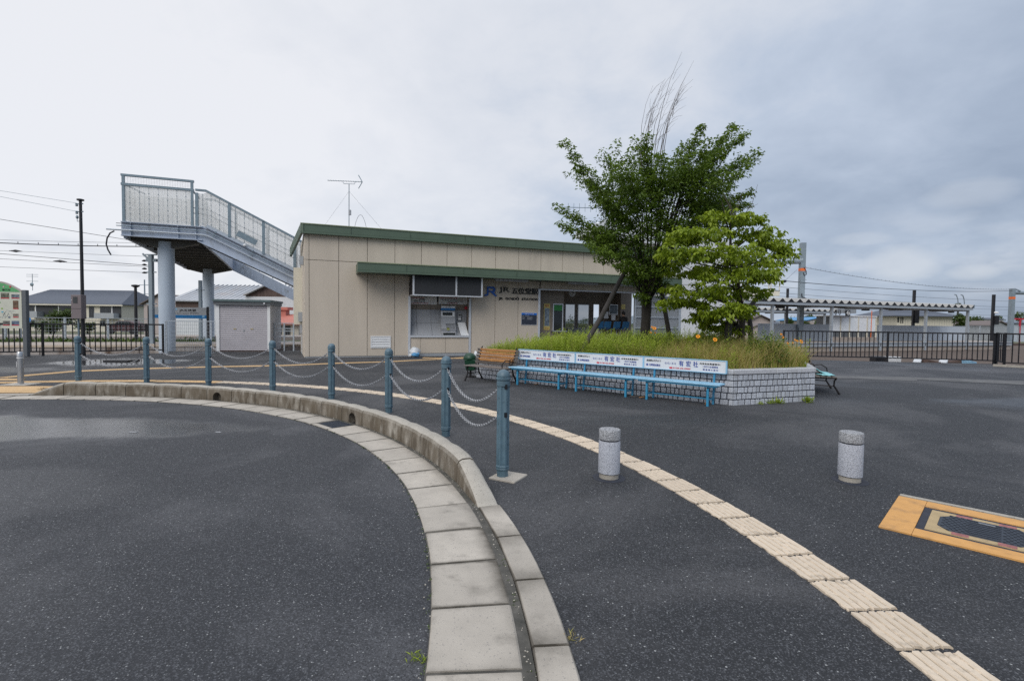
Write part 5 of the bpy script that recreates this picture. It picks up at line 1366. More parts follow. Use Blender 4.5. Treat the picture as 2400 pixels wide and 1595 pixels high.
def blades(name, pts, hs, mat, tint, wid=.009, lean=.35, parent=None):
    n = len(pts); P = np.array([(x, y, PH + .06) for x, y in pts]); H = np.array(hs)
    A = rng.random(n) * 2 * pi; ln = np.abs(rng.normal(lean, .22, n)); B = rng.random(n) * 2 * pi
    segs = 4; rows = []
    for k in range(segs + 1):
        t = k / segs; w = wid * (1 - t) ** .7 * (1 if k else .8)
        c = P + np.stack([np.cos(A) * ln * H * t * t, np.sin(A) * ln * H * t * t, H * (t - .28 * ln * t * t * t)], 1)
        s = np.stack([np.cos(B), np.sin(B), np.zeros(n)], 1) * w
        if k < segs: rows += [c - s, c + s]
        else: rows += [c]
    v = np.stack(rows, 1); nv = v.shape[1]; i = np.arange(n)[:, None] * nv
    faces = []
    tri = []
    for k in range(segs - 1):
        a = 2 * k; tri += [a, a + 1, a + 3, a, a + 3, a + 2]
    a = 2 * (segs - 1); tri += [a, a + 1, a + 2]
    tri = (i + np.array(tri)[None, :]).reshape(-1); nt = len(tri) // 3
    me = bpy.data.meshes.new(name); me.vertices.add(n * nv); me.vertices.foreach_set('co', v.reshape(-1).astype(np.float32))
    me.loops.add(nt * 3); me.loops.foreach_set('vertex_index', tri.astype(np.int32)); me.polygons.add(nt)
    me.polygons.foreach_set('loop_start', np.arange(0, nt * 3, 3).astype(np.int32))
    try: me.polygons.foreach_set('loop_total', np.full(nt, 3, np.int32))
    except Exception: pass
    at_ = me.attributes.new('tint', 'FLOAT', 'POINT'); at_.data.foreach_set('value', np.repeat(np.clip(tint, 0, 1), nv).astype(np.float32))
    me.materials.append(mat); me.update(calc_edges=True); me.validate()
    o = link(name, me, parent); stuff(o); return o
g1 = sample(11000, lambda x, y: near(x, y) * (.9 if fx(x, y) < 5.4 else .5))
blades('grass', g1, [hgt(*p) * random.uniform(.45, 1.0) for p in g1], MT['grass'], rng.random(len(g1)) ** 1.4 * .75, .0075, .3)['label'] = 'green wild grass filling the planter'
g2 = sample(13000, lambda x, y: near(x, y) * min(1, max(0, (fx(x, y) - 4.2) / 1.6)))
o = blades('dry_grass', g2, [hgt(*p) * random.uniform(.4, 1.08) for p in g2], MT['drygrass'], rng.random(len(g2)), .0055, .55); o['label'] = 'tan and olive long grass at the right end of the planter'
g3 = sample(900, lambda x, y: near(x, y)); o = blades('tall_seed_grass', g3, [hgt(*p) * random.uniform(1.0, 1.4) for p in g3], MT['drygrass'], rng.random(len(g3)), .0035, .5); o['label'] = 'thin seed stalks standing above the planting'
g4 = sample(2600, lambda x, y: 1.0 if dxx(x, y) < .35 or (x > 5 and y < 11.4) else 0); o = blades('edge_grass', g4, [random.uniform(.14, .34) for p in g4], MT['grass'], rng.random(len(g4)) * .35, .009, .5); o['label'] = 'short green grass along the coping'
st = sample(2400, lambda x, y: near(x, y) * (1 if 1.3 < fx(x, y) < 5.2 else .3 if fx(x, y) <= 1.3 else .10))
P_, A_, PT_, L_, T_ = [], [], [], [], []; sm = []
for x, y in st:
    h = hgt(x, y) * random.uniform(.65, 1.1); lx, ly = random.gauss(0, .06), random.gauss(0, .06); tt = random.random()
    nl = 17
    for k in range(nl):
        t = .3 + .7 * k / (nl - 1); a = k * 2.4 + random.uniform(-.4, .4)
        P_.append((x + lx * t, y + ly * t, PH + .06 + h * t)); A_.append(a); PT_.append(random.gauss(.45 + .5 * (t > .9), .25)); L_.append(.105 * (1.15 - .55 * t) * random.uniform(.8, 1.2)); T_.append(tt * .5 + .5 * t * random.uniform(.6, 1))
    sm.append((x, y, h, lx, ly))
P_ = np.array(P_); L_ = np.array(L_)
wo = link('weeds', leaf_mesh('weeds', P_, np.array(A_), np.array(PT_), L_, L_ * .22, np.array(T_), MT['weed'], .15)); stuff(wo); wo['label'] = 'yellow green leafy weed stalks in the middle of the planter'
st2 = []
for cx, cy, r, n_ in ((1500, 800, .75, 260), (1560, 806, .45, 120), (1660, 812, .5, 130), (1790, 800, .45, 110), (1430, 806, .35, 70), (1345, 808, .35, 70)):
    c = atY(cx, cy, 12.9 - (cx - 1440) * .0062)
    for _ in range(n_): a, q = random.uniform(0, 2 * pi), r * sqrt(random.random()); st2.append((c.x + q * cos(a) * 1.3, c.y + q * sin(a), 1 - (q / r) ** 2 * .45))
P_, A_, PT_, L_, T_ = [], [], [], [], []
for x, y, w in st2:
    if not inside(bed, x, y): continue
    h = hgt(x, y) * w * random.uniform(.75, 1.05); lx, ly = random.gauss(0, .07), random.gauss(0, .07); tt = random.random()
    for k in range(20):
        t = .25 + .75 * k / 19; P_.append((x + lx * t, y + ly * t, PH + .06 + h * t)); A_.append(k * 2.4 + random.uniform(-.4, .4)); PT_.append(random.gauss(.3 + .5 * (t > .9), .3)); L_.append(.12 * (1.15 - .5 * t) * random.uniform(.8, 1.2)); T_.append(tt * .5 + .5 * t * random.uniform(.5, 1))
P_ = np.array(P_); L_ = np.array(L_)
wo = link('leafy_weeds', leaf_mesh('leafy_weeds', P_, np.array(A_), np.array(PT_), L_, L_ * .30, np.array(T_), MT['darkweed'], .15)); stuff(wo); wo['label'] = 'darker leafy weed mounds around the tree trunks'
# small orange flowers standing above the planting
fl = [(1528, 766), (1534, 769), (1525, 779), (1535.5, 779.5), (1636, 788), (1462.5, 803), (1457.5, 810), (1481, 804), (1445, 822.5), (1676, 795.5), (1831, 783), (1835, 790), (1863.5, 796), (1869, 798.5), (1878, 800), (1846, 804), (1858, 803), (1849, 812), (1873, 815)]
big = {4, 5, 6, 8, 9, 14, 1}
FLAB = ['top left small orange flower right of the zelkova trunk', 'open orange flower topmost right of the zelkova trunk', 'lower left small orange flower right of the zelkova trunk', 'lower right small orange flower right of the zelkova trunk',
        'open orange flower midway between the zelkova and the dogwood', 'upper open orange flower of the pair over the middle blue bench', 'lower open orange flower of the pair over the middle blue bench', 'small orange flower just right of the pair over the middle blue bench',
        'open orange flower lowest and nearest the bench sign', 'open orange flower just left of the thick dogwood stake', 'highest small orange flower in the dry grass at the right', 'small orange flower just under the highest one in the dry grass',
        'small orange flower left of the open one in the dry grass', 'small orange flower touching the open one in the dry grass', 'open orange flower rightmost in the dry grass', 'leftmost small orange flower low in the dry grass', 'small orange flower in the centre of the dry grass cluster', 'small orange flower low under the dry grass cluster', 'lowest right small orange flower at the planter end']
for i, (x, y) in enumerate(fl):
    # near the front edge of the bed
    Yf = 12.9 - (x - 1440) * .0092 + random.uniform(-.1, .2) if x < 1720 else 11.2 + random.uniform(-.2, .3)
    c = atY(x, y, Yf); r = .046 if i in big else .026
    m = MB(); k = 8; tiltv = V((random.uniform(-.5, .5), -1, random.uniform(.2, .8))).normalized(); ux = tiltv.cross(V((0, 0, 1))).normalized(); uz = ux.cross(tiltv)
    for j in range(k):
        a = 2 * pi * j / k + i; d1 = ux * cos(a) + uz * sin(a); s1 = ux * -sin(a) + uz * cos(a)
        m.add([c + d1 * r * .2, c + d1 * r * .75 + s1 * r * .36 + tiltv * .006, c + d1 * r + s1 * r * .15, c + d1 * r - s1 * r * .15, c + d1 * r * .75 - s1 * r * .36 + tiltv * .006], [(0, 1, 2, 3, 4)], 0)
    m.sphere(c + tiltv * .005, r * .26, nu=7, nv=5, mi=1)
    b = V((c.x + random.uniform(-.08, .08), c.y + .06, PH + .07)); m.tube([b, b * .4 + c * .6 + V((.02, .02, 0)), c - tiltv * .004], .003, 4, mi=2)
    o = m.build('orange_flower', [MT['petal'], pmat('flower_centre', (.10, .035, .008), .8) if i == 0 else bpy.data.materials['flower_centre'], MT['weed']])
    tag(o, FLAB[i], 'flower', 'orange flowers in the planter')
# weed tufts at the foot of the planter and the slabs
def tuft(c, n, h, lab, dry=False, grp=None):
    n_ = n; A = rng.random(n_) * 2 * pi; PT = rng.normal(.8, .35, n_); L = h * (.6 + .5 * rng.random(n_)); P = np.array([tuple(c)] * n_) + rng.normal(0, .02, (n_, 3)) * np.array([1.4, 1, 0])
    o = link('weed_tuft', leaf_mesh('weed_tuft', P, A, PT, L, L * .12, rng.random(n_), MT['drygrass' if dry else 'weed'], .15)); return tag(o, lab, 'weed', grp)
for (x, y, n_, h, lab) in ((1785, 947.5, 26, .10, 'weed tuft at the foot of the short planter face, leftmost of four'), (1808, 946, 22, .15, 'weed tuft second from the left at the short planter face'), (1826, 945, 40, .17, 'bushier weed tuft third along the short planter face'), (1893, 942, 50, .20, 'large weed tuft at the right corner of the planter')):
    tuft(at(x, y), n_, h, lab, grp='weed tufts at the planter foot')
tuft(at(981, 1546), 26, .055, 'tiny green tuft at the road edge of a near gutter slab'); tuft(at(1334, 1496), 24, .05, 'scrap of brown dry leaves beside the near edging stone', True)
# ================================================================== CHAIN POSTS, CHAINS, BOLLARDS
PP = [at(1177.4, 1118), at(1044.8, 1021), at(911, 966), at(777, 934), at(639, 915.5), at(489, 902.5)]
for px_ in (344, 184):                                       # the last two stand on the same arc
    dr = ray(px_, 895); best = None
    for k in range(4000):
        t = 8 + k * .004; q = V((dr.x * t, dr.y * t, 0))
        e = abs((q - V((-10.06, 1.664, 0))).length - 10.56)
        if best is None or e < best[0]: best = (e, q)
    PP.append(best[1])
def fluted(m, rs, n=24, depth=.006):
    base = len(m.v)
    for r, z, fl_ in rs:
        for k in range(n * 2):
            t = 2 * pi * k / (n * 2); rr = r - (depth if (k // 2) % 2 and fl_ else 0); m.v.append((rr * cos(t), rr * sin(t), z))
    N2 = n * 2
    for i in range(len(rs) - 1):
        for k in range(N2): k2 = (k + 1) % N2; m.f.append([base + i * N2 + k, base + i * N2 + k2, base + (i + 1) * N2 + k2, base + (i + 1) * N2 + k]); m.m.append(0)
    m.f.append([base + k for k in range(N2)][::-1]); m.m.append(0); m.f.append([base + (len(rs) - 1) * N2 + k for k in range(N2)]); m.m.append(0)
def chain_post():
    r = thing('chain_post', '', 'post', (0, 0, 0), 'blue green fluted posts along the kerb')
    m = MB(); fluted(m, [(.065, .135, 1), (.065, .94, 1)], 12, .012); m.build('shaft', MT['post'], r, smooth=30)
    m = MB(); m.lathe((0, 0, 0), [(0.0608, -.03), (0.0608, .085), (0.0702, .087), (0.0725, .10), (0.0679, .106), (0.0725, .112), (0.0725, .126), (0.0655, .134)], 8); m.build('foot', MT['post'], r, smooth=30)
    m = MB(); m.lathe((0, 0, 0), [(0.0655, .941), (0.0702, .944), (0.0702, .985), (0.0655, .99), (0.0655, 1.0), (0.0749, 1.004), (0.0772, 1.022), (0.0679, 1.028), (0.0702, 1.034), (0.0702, 1.05), (0.0608, 1.075), (0.0398, 1.098), (0.0117, 1.108)], 20); m.build('cap', MT['post'], r, smooth=35)
    for z in (.945, .66):
        for x0, x1 in ((-.075, -.05), (0.0585, .075)):
            e = MB(); e.box(x0, x1, -.012, .012, z - .03, z + .018); e.build('chain_slot', MT['black'], r)
    return r
cp0 = chain_post()
plabs = ['nearest blue green chain post, on a square concrete slab', 'second nearest blue green chain post, left of the one on the slab', 'blue green chain post in front of the rubbish bag', 'blue green chain post left of the wall vent', 'blue green chain post at the right edge of the roller shutter shed', 'blue green chain post just left of the roller shutter shed', 'blue green chain post under the overpass column', 'farthest blue green chain post, at the left end of the kerb']
for i, p in enumerate(PP):
    o = cp0 if i == 0 else dup(cp0)
    o.location = p; o['label'] = plabs[i]
    nx_ = PP[i + 1] if i + 1 < 8 else p + (p - PP[i - 1]); pv = PP[i - 1] if i else p - (nx_ - p)
    o.rotation_euler = (0, 0, atan2((nx_ - pv).y, (nx_ - pv).x))
sl = MB(); c = PP[0] + V((.06, .0, 0)); Rz = Matrix.Rotation(radians(62), 3, 'Z')
sl.hexa([c + Rz @ V((sx * .15, sy * .15, -.02)) for sx, sy in ((-1, -1), (1, -1), (1, 1), (-1, 1))] + [c + Rz @ V((sx * .148, sy * .148, .018)) for sx, sy in ((-1, -1), (1, -1), (1, 1), (-1, 1))])
tag(sl.build('base_slab', MT['slab'], bevel=.006), 'square concrete slab under the nearest chain post', 'slab')
def link_geo(m, c, d, nrm, L, W, r):
    s = d.cross(nrm).normalized(); pts = []
    for k in range(10):
        t = 2 * pi * k / 10; a, b = cos(t), sin(t)
        a = math.copysign(abs(a) ** .7, a)
        pts.append(c + d * (a * L / 2) + s * (b * W / 2))
    base = len(m.v)
    for k in range(10):
        tg = (pts[(k + 1) % 10] - pts[k - 1]).normalized(); u = tg.cross(nrm).normalized()
        for j in range(4): t = pi / 2 * j + pi / 4; m.v.append(tuple(pts[k] + (u * cos(t) + nrm * sin(t)) * r))
    for k in range(10):
        k2 = (k + 1) % 10
        for j in range(4): j2 = (j + 1) % 4; m.f.append([base + k * 4 + j, base + k * 4 + j2, base + k2 * 4 + j2, base + k2 * 4 + j]); m.m.append(0)
spn = ['between the two nearest posts', 'between the second and third nearest posts', 'right of the post by the wall vent', 'between the shed post and the wall vent post', 'in front of the roller shutter shed', 'between the overpass column post and the shed', 'at the far left end of the row']
for i in range(7):
    p, q = PP[i], PP[i + 1]; dr = (q - p).normalized()
    for z, nm in ((.93, 'upper'), (.645, 'lower')):
        m = MB(); A_, B_ = p + dr * .07 + V((0, 0, z)), q - dr * .07 + V((0, 0, z)); S = .265 + random.uniform(-.015, .015)
        f = lambda t: A_ * (1 - t) + B_ * t + V((0, 0, -S * 4 * t * (1 - t)))
        L = 0; pr = f(0); tab = [(0, 0)]
        for k in range(1, 201): n_ = f(k / 200); L += (n_ - pr).length; tab.append((L, k / 200)); pr = n_
        nl = int(L / .037); k = 0
        for j in range(nl):
            s_ = (j + .5) * L / nl
            while tab[k][0] < s_: k += 1
            t = tab[k][1]; d = (f(min(1, t + .004)) - f(max(0, t - .004))).normalized(); s2 = d.cross(V((0, 0, 1))).normalized(); u2 = s2.cross(d)
            an = (pi / 4 if j % 2 else -pi / 4) + random.uniform(-.15, .15); link_geo(m, f(t), d, s2 * cos(an) + u2 * sin(an), .050, .029, .0047)
        tag(m.build('chain', MT['chain'], smooth=60), nm + ' sagging galvanised chain ' + spn[i], 'chain', 'chains hung between the blue green posts')
# stone bollards
def stone_bollard():
    r = thing('stone_bollard', '', 'bollard', (0, 0, 0), 'short granite bollards')
    m = MB(); m.lathe((0, 0, 0), [(.098, -.05), (.098, .052)], 28); m.build('base', MT['conc'], r, smooth=40)
    m = MB(); m.lathe((0, 0, 0), [(.098, .055), (.110, .062), (.110, .385), (.106, .392)], 36); m.build('body', MT['granite'], r, smooth=40)
    m = MB(); m.lathe((0, 0, 0), [(.098, .394), (.098, .402)], 28); m.build('groove', MT['mortar'], r)
    m = MB(); m.lathe((0, 0, 0), [(.104, .404), (.1095, .408), (.1095, .498), (.104, .507), (.09, .510)], 36); m.build('cap', MT['granitetop'], r, smooth=40)
    m = MB(); m.lathe((0, 0, 0), [(.165, -.02), (.165, .004), (.155, .0065), (.13, .0065)], 28); m.build('ground_ring', MT['mortar'], r)
    return r
sb = stone_bollard(); sb['label'] = 'granite bollard standing against the cream tile strip'; sb.location = at(1427, 1119)
dup(sb, at(1991.5, 1126), 1.3, 'granite bollard alone on the asphalt, above the orange hatch')
# access hatch with orange border
MF = Frame((2.93, 3.94), atan2(-.667, .745) - .05)
hx_ = thing('access_hatch', 'iron access hatch in a tan frame with a wide orange border', 'hatch', MF.p(.58, .5, 0))
def flat(a0, a1, b0, b1, z, mat, nm, par, bev=0): m = MB(); m.box(a0, a1, b0, b1, -.02, z, MF); return m.build(nm, MT[mat], par, bevel=bev)
flat(0, .205, 0, 1.02, .012, 'orange', 'border_strip', hx_); flat(.208, .99, 0, .165, .0125, 'orange', 'border_strip', hx_); flat(.208, .99, .845, 1.02, .0122, 'orange', 'border_strip', hx_); flat(.993, 1.19, 0, 1.02, .012, 'orange', 'border_strip', hx_)
flat(.208, .99, .167, .843, .006, 'mortar', 'surround', hx_)
MT['tanframe'] = pmat('tan_hatch_frame', (.42, .31, .16), .6, var=.1, scale=9, dirt=(.22, .16, .1), dscale=7, damt=.2)
fr_ = flat(.262, .935, .215, .785, .012, 'tanframe', 'hatch_frame', hx_)
lid = [(.325, .38), (.40, .285), (.795, .285), (.87, .38), (.87, .62), (.795, .715), (.40, .715), (.325, .62)]
m = MB(); m.prism([MF.p(a, b, .004) for a, b in lid], V((0, 0, .0125))); ld = m.build('lid', MT['iron'], hx_, bevel=.004)
m = MB()
for i in range(15):
    for j in range(11):
        a, b = .355 + i * .036 + (.018 if j % 2 else 0), .31 + j * .038
        if .50 < a < .70 or (abs(a - .6) > .22 and abs(b - .5) > .15): continue
        m.box(a - .009, a + .009, b - .007, b + .007, .0166, .0215, MF)
stuff(m.build('tread_pattern', MT['iron'], ld))
for i in range(9): m = MB(); b = .31 + i * .046; m.box(.505, .695, b - .007, b + .007, .0166, .021, MF); m.build('rib', MT['iron'], ld)
for a in (.42, .68):
    for b0, b1 in ((.222, .282), (.718, .778)): m = MB(); m.box(a, a + .10, b0, b1, .0122, .0145, MF); m.build('clip', pmat('red_worn_clip', (.30, .11, .10), .6, var=.4, scale=30) if 'red_worn_clip' not in bpy.data.materials else bpy.data.materials['red_worn_clip'], hx_)
m = MB(); m.beam(MF.p(.56, .64, .024), MF.p(.66, .63, .024), .016, .006); m.build('handle', MT['steel'], ld)
# old concrete strip beside the hatch
m = MB(); m.box(.0, 1.9, 1.06, 1.115, -.02, .009, MF); struct(m.build('kerb_strip', MT['conc']))
# stainless bollard and its base
c = at(49, 900); sv = thing('steel_bollard', 'polished stainless bollard on a square plate at the far left', 'bollard', c)
m = MB(); m.lathe(c, [(.058, 0), (.058, .60)], 20); m.build('tube', MT['steel'], sv, smooth=40)
m = MB(); m.lathe(c, [(.062, .602), (.062, .625)], 20); m.build('band', MT['white'], sv, smooth=40); m = MB(); m.lathe(c, [(.058, .627), (.058, .735), (.05, .748)], 20); m.build('head', MT['steel'], sv, smooth=40)
m = MB(); m.box(c.x - .3, c.x + .3, c.y - .22, c.y + .22, -.02, .009); m.build('base_plate', MT['slab'], sv); m = MB(); m.lathe(c, [(.10, .009), (.10, .016), (.06, .02)], 16); m.build('flange', MT['steel'], sv)
m = MB(); m.box(c.x - .066, c.x - .058, c.y - .03, c.y + .03, .40, .52); m.build('sticker', MT['white'], sv)

# ================================================================== LEFT SIDE: map board, fences, pole, shed
MBF = Frame((at(59, 834).x, at(59, 834).y - .25), radians(4))
h0 = at(59, 834)
mbd = thing('map_board', 'tourist map board with arched green top at the left edge', 'map board', h0)
aL, _ = MBF.px(-64, 700); aR, zS = MBF.px(51, 683); _, zA = MBF.px(-6, 660); _, zB = MBF.px(30, 769)
arcp = [(aL + (aR - aL) * i / 16, zS + (zA - zS) * sin(pi * i / 16)) for i in range(17)]
m = MB(); m.prism([MBF.p(a, -.02, z) for a, z in ([(aL, zB)] + arcp[:1] + arcp[1:] + [(aR, zB)])], MBF.v * .06); pn = m.build('panel', pmat('map_panel_cream', (.56, .56, .47), .5, var=.05), mbd)
zg = zS - .02
m = MB(); m.prism([MBF.p(a, -.026, z) for a, z in [(aL + .03, zg)] + [(a, z - .03) for a, z in arcp[1:-1]] + [(aR - .03, zg)]], MBF.v * .005); m.build('header', pmat('map_header_green', (.10, .36, .14), .5), pn)
m = MB()
for (p, q) in zip(arcp, arcp[1:]): m.beam(MBF.p(p[0], .01, p[1] + .012), MBF.p(q[0], .01, q[1] + .012), .09, .03)
m.build('arch_trim', MT['mauve'], mbd)
for a in (aL - .09, aR + .09): m = MB(); m.box(a - .075, a + .075, -.03, .12, 0, zS + .06, MBF); m.build('post', MT['greyd'] if a > 0 else MT['greyd'], mbd, bevel=.01)
rect = lambda x0, y0, x1, y1: (MBF.px(x0, y0)[0], MBF.px(x1, y0)[0], MBF.px(x0, y1)[1], MBF.px(x0, y0)[1])
letters(MBF, *rect(6, 676.5, 26, 681.5), -.0265, '香芝市', MT['letter'], pn, 'lettering', .03)
for i, (x, y, r) in enumerate(((10, 672, .03), (25.5, 672, .035))): m = MB(); a, z = MBF.px(x, y); m.prism([MBF.p(a + r * cos(t), -.032, z + r * sin(t)) for t in [2 * pi * k / 10 for k in range(10)]], MBF.v * .005); m.build('flower_print', MT['red'] if i else pmat('pink_print', (.6, .3, .4), .5), pn)
for i, r_ in enumerate(((3, 686, 22.5, 699.5), (28, 689.5, 46.5, 699.5), (31.5, 704, 44, 724), (32, 735, 44.5, 744), (8, 751.5, 24, 762.5), (28.5, 751.5, 46, 762.5))):
    a0, a1, z0, z1 = rect(*r_); m = MB(); m.box(a0, a1, -.026, -.021, z0, z1, MBF); m.build('photo', pmat('photo_print%d' % i, [(.16, .17, .12), (.18, .22, .25), (.12, .07, .04), (.25, .22, .18), (.15, .14, .13), (.14, .18, .26)][i], .4, var=.8, scale=8), pn)
    m = MB(); m.box(a0, a1, -.027, -.0262, z0, z0 + .035, MBF); m.build('caption_bar', MT['red'], pn)
random.seed(3)
for i in range(9):
    x, y = -20 + i * 5.2, 712 + (i * 37 % 40); m = MB(); pts = [MBF.p(MBF.px(x + k * 3, y + random.uniform(-5, 5))[0], -.0225, MBF.px(x, y + random.uniform(-5, 5))[1]) for k in range(6)]; m.tube(pts, .006, 4); m.build('map_line', MT['alud'], pn)
for i, (x, y, c_) in enumerate(((0, 709, (.1, .4, .1)), (6, 723, (.25, .4, .08)), (7, 731, (.1, .4, .55)), (23, 743.5, (.05, .07, .15)))):
    a, z = MBF.px(x, y); m = MB(); m.box(a - .035, a + .035, -.025, -.021, z - .02, z + .03, MBF); m.build('map_mark', pmat('map_mark%d' % i, c_, .5), pn)

def bar_fence(pts, H, label, step=.165, bottom=.17, pr=.032, grp=None, ends=(True, True)):
    t = thing('bar_fence', label, 'fence', pts[0], grp)
    for i, p in enumerate(pts): m = MB(); m.box(p.x - pr, p.x + pr, p.y - pr, p.y + pr, -.3, H + .02); m.build('post', MT['black'], t)
    for p, q in zip(pts, pts[1:]):
        d = (q - p).normalized(); a, b = p + d * (pr + .002), q - d * (pr + .002)
        m = MB(); m.beam(a + V((0, 0, H - .02)), b + V((0, 0, H - .02)), .06, .06); m.build('top_rail', MT['black'], t)
        m = MB(); m.beam(a + V((0, 0, bottom)), b + V((0, 0, bottom)), .05, .05); m.build('bottom_rail', MT['black'], t)
        n = max(2, round((b - a).length / (step if (b - a).length > 1.3 else .3))); me = None
        for k in range(1, n):
            c = a + (b - a) * k / n
            if me is None: mm = MB(); mm.box(-.014, .014, -.014, .014, bottom + .026, H - .051); me = mm.mesh('bar', MT['black'])
            o = link('bar', me, t); o.location = c - t.location
    return t
bar_fence([at(-75, 836), at(101, 833.5), at(196, 833), at(344, 828), at(382.5, 829)], 1.27, 'black bar fence in front of the weedy platform on the left')
bar_fence([at(1835, 841.5), at(2079, 846.5), at(2328.5, 854)], 1.33, 'black bar fence across the right side of the plaza', .185)
pr_ = at(2353, 859); bar_fence([at(2328.5, 854) + V((.09, -.02, 0)), pr_, pr_ + V((2.2, -2.6, 0)), pr_ + V((4.4, -5.2, 0))], 1.36, 'black bar fence section turning towards the right edge', .19)
# low kerb at the turn and a patch of grass
m = MB(); m.beam(pr_ + V((-.3, .15, .03)), pr_ + V((4.4, -5.3, .03)), .12, .12); struct(m.build('kerb_strip', MT['conc']))

pb = at(196, 834.5); up = thing('utility_pole', 'slim black utility pole carrying a mauve meter box', 'pole', pb)
ptop = atY(188.5, 470, pb.y)
m = MB(); m.tube([pb + V((0, 0, -.2)), pb + V((0, 0, 2)), ptop], [.075, .06, .05], 10); m.build('shaft', MT['black'], up, smooth=40)
m = MB(); m.lathe(ptop, [(.06, -.02), (.12, 0), (.12, .05), (.04, .07)], 12); m.build('cap', MT['black'], up)
for dz in (.12, .42): m = MB(); m.tube([ptop + V((-.16, 0, -dz - .02)), ptop + V((.1, 0, -dz))], .022, 6); m.lathe(ptop + V((-.15, 0, -dz - .1)), [(.03, 0), (.05, .03), (.03, .06), (.05, .09), (.03, .12)], 8); m.build('insulator', MT['galv'], up)
m = MB(); z = 1.6 + (739 - 519) / 1180 * pb.y; q = V((ptop.x + .06, pb.y, z)); m.tube([q, q + V((-.2, 0, -.03)), q + V((-.2, 0, .1))], .012, 5); m.lathe(q + V((-.2, 0, .08)), [(.03, 0), (.05, .05), (.03, .12)], 8); m.build('bracket', MT['galv'], up)
f_ = Frame((pb.x, pb.y), radians(-6)); a0, z1 = f_.px(176, 691, -.12); a1, z0 = f_.px(201, 747, -.12)
m = MB(); m.box(a0, a1, -.30, -.08, z0, z1, f_); bx = m.build('meter_box', MT['meter'], up, bevel=.01)
zm_ = z1 - (z1 - z0) * .57; m = MB(); m.box(a0 + .01, a1 - .01, -.308, -.301, zm_ - .008, zm_, f_); m.build('door_gap', MT['black'], bx)
m = MB(); m.box(a0 + .10, a0 + .29, -.308, -.301, zm_ + .2, z1 - .08, f_); m.build('window', MT['winglass'], bx)
for z in (zm_ + .3, z0 + .22): m = MB(); m.box(a0 + .03, a0 + .065, -.312, -.301, z, z + .035, f_); m.build('lock', MT['steel'], bx)
m = MB(); m.tube([pb + V((-.13, -.05, 0)), pb + V((-.13, -.05, z0 + .02))], .035, 8); m.build('conduit', MT['galv'], up)
# flat plate lying in the puddle and pale patches
m = MB(); q = at(290, 846); m.box(q.x - .5, q.x + .35, q.y - .3, q.y + .3, -.02, .05); dp_ = tag(m.build('drain_cover', MT['black']), 'black drain cover plate in the puddle on the left', 'drain cover')

SF = Frame(at(507, 823.5), radians(11)); sx = lambda x, y=760: SF.px(x, y)[0]; sz = lambda y, x=570: SF.px(x, y)[1]
sh = thing('storage_shed', 'small grey storage shed with a closed roller shutter', 'shed', SF.p(1.2, .5, 0))
zr = sz(702); W_ = sx(633)
m = MB(); m.box(0, W_, .10, 2.0, .03, zr - .25, SF); m.build('wall', MT['shedwall'], sh)
m = MB(); m.box(.0, sx(514), -.0, .098, .03, zr - .25, SF); m.build('front_post', MT['white'], sh); m = MB(); m.box(sx(626.5), W_, 0, .098, .03, zr - .25, SF); m.build('front_post', MT['white'], sh)
m = MB(); m.box(sx(514) + .002, sx(626.5) - .002, .0, .098, sz(713) - .02, zr - .252, SF); m.build('lintel', MT['shedwall'], sh)
m = MB(); m.box(-.10, W_ + .08, -.18, 2.1, zr - .10, zr, SF); ro = m.build('roof', pmat('shed_roof_green', (.09, .13, .135), .5), sh); m = MB(); m.box(-.07, W_ + .05, -.12, 2.0, zr - .248, zr - .102, SF); m.build('eave', MT['greyd'], ro)
s0, s1 = sz(821), sz(713.5); ns = 22
for i in range(ns):
    z = s0 + (s1 - s0) * i / ns; h = (s1 - s0) / ns; m = MB(); A, B = sx(514) + .01, sx(626.5) - .01; g = h * .08
    pr = [(.046, 0), (.036, h * .2), (.034, h * .6), (.042, h - g), (.06, h - g), (.06, 0)]
    m.prism([SF.p(A, b, z + zz_) for b, zz_ in pr], SF.u * (B - A)); m.build('shutter_slat', MT['shutter'], sh)
m = MB(); m.box(sx(514) + .01, sx(626.5) - .01, .062, .09, s0, s1, SF); m.build('shutter_backing', MT['greyd'], sh)
for x in (550, 590): m = MB(); m.box(sx(x) - .06, sx(x) + .06, .012, .03, sz(771.5), sz(769.5), SF); m.build('handle', pmat('brass_handle', (.45, .36, .18), .4, .5) if 'brass_handle' not in bpy.data.materials else bpy.data.materials['brass_handle'], sh)
m = MB(); m.box(sx(571) - .03, sx(571) + .03, .015, .03, sz(775.5), sz(773), SF); m.build('lock', MT['alud'], sh)
m = MB(); m.box(-.02, W_ + .02, -.05, 2.0, -.02, .03, SF); m.build('sill', MT['browntin'], sh)
m = MB(); m.lathe(SF.p(sx(622), -.14, zr - .21), [(.03, 0), (.05, .03), (.04, .07)], 10); m.build('lamp', MT['alu'], sh)

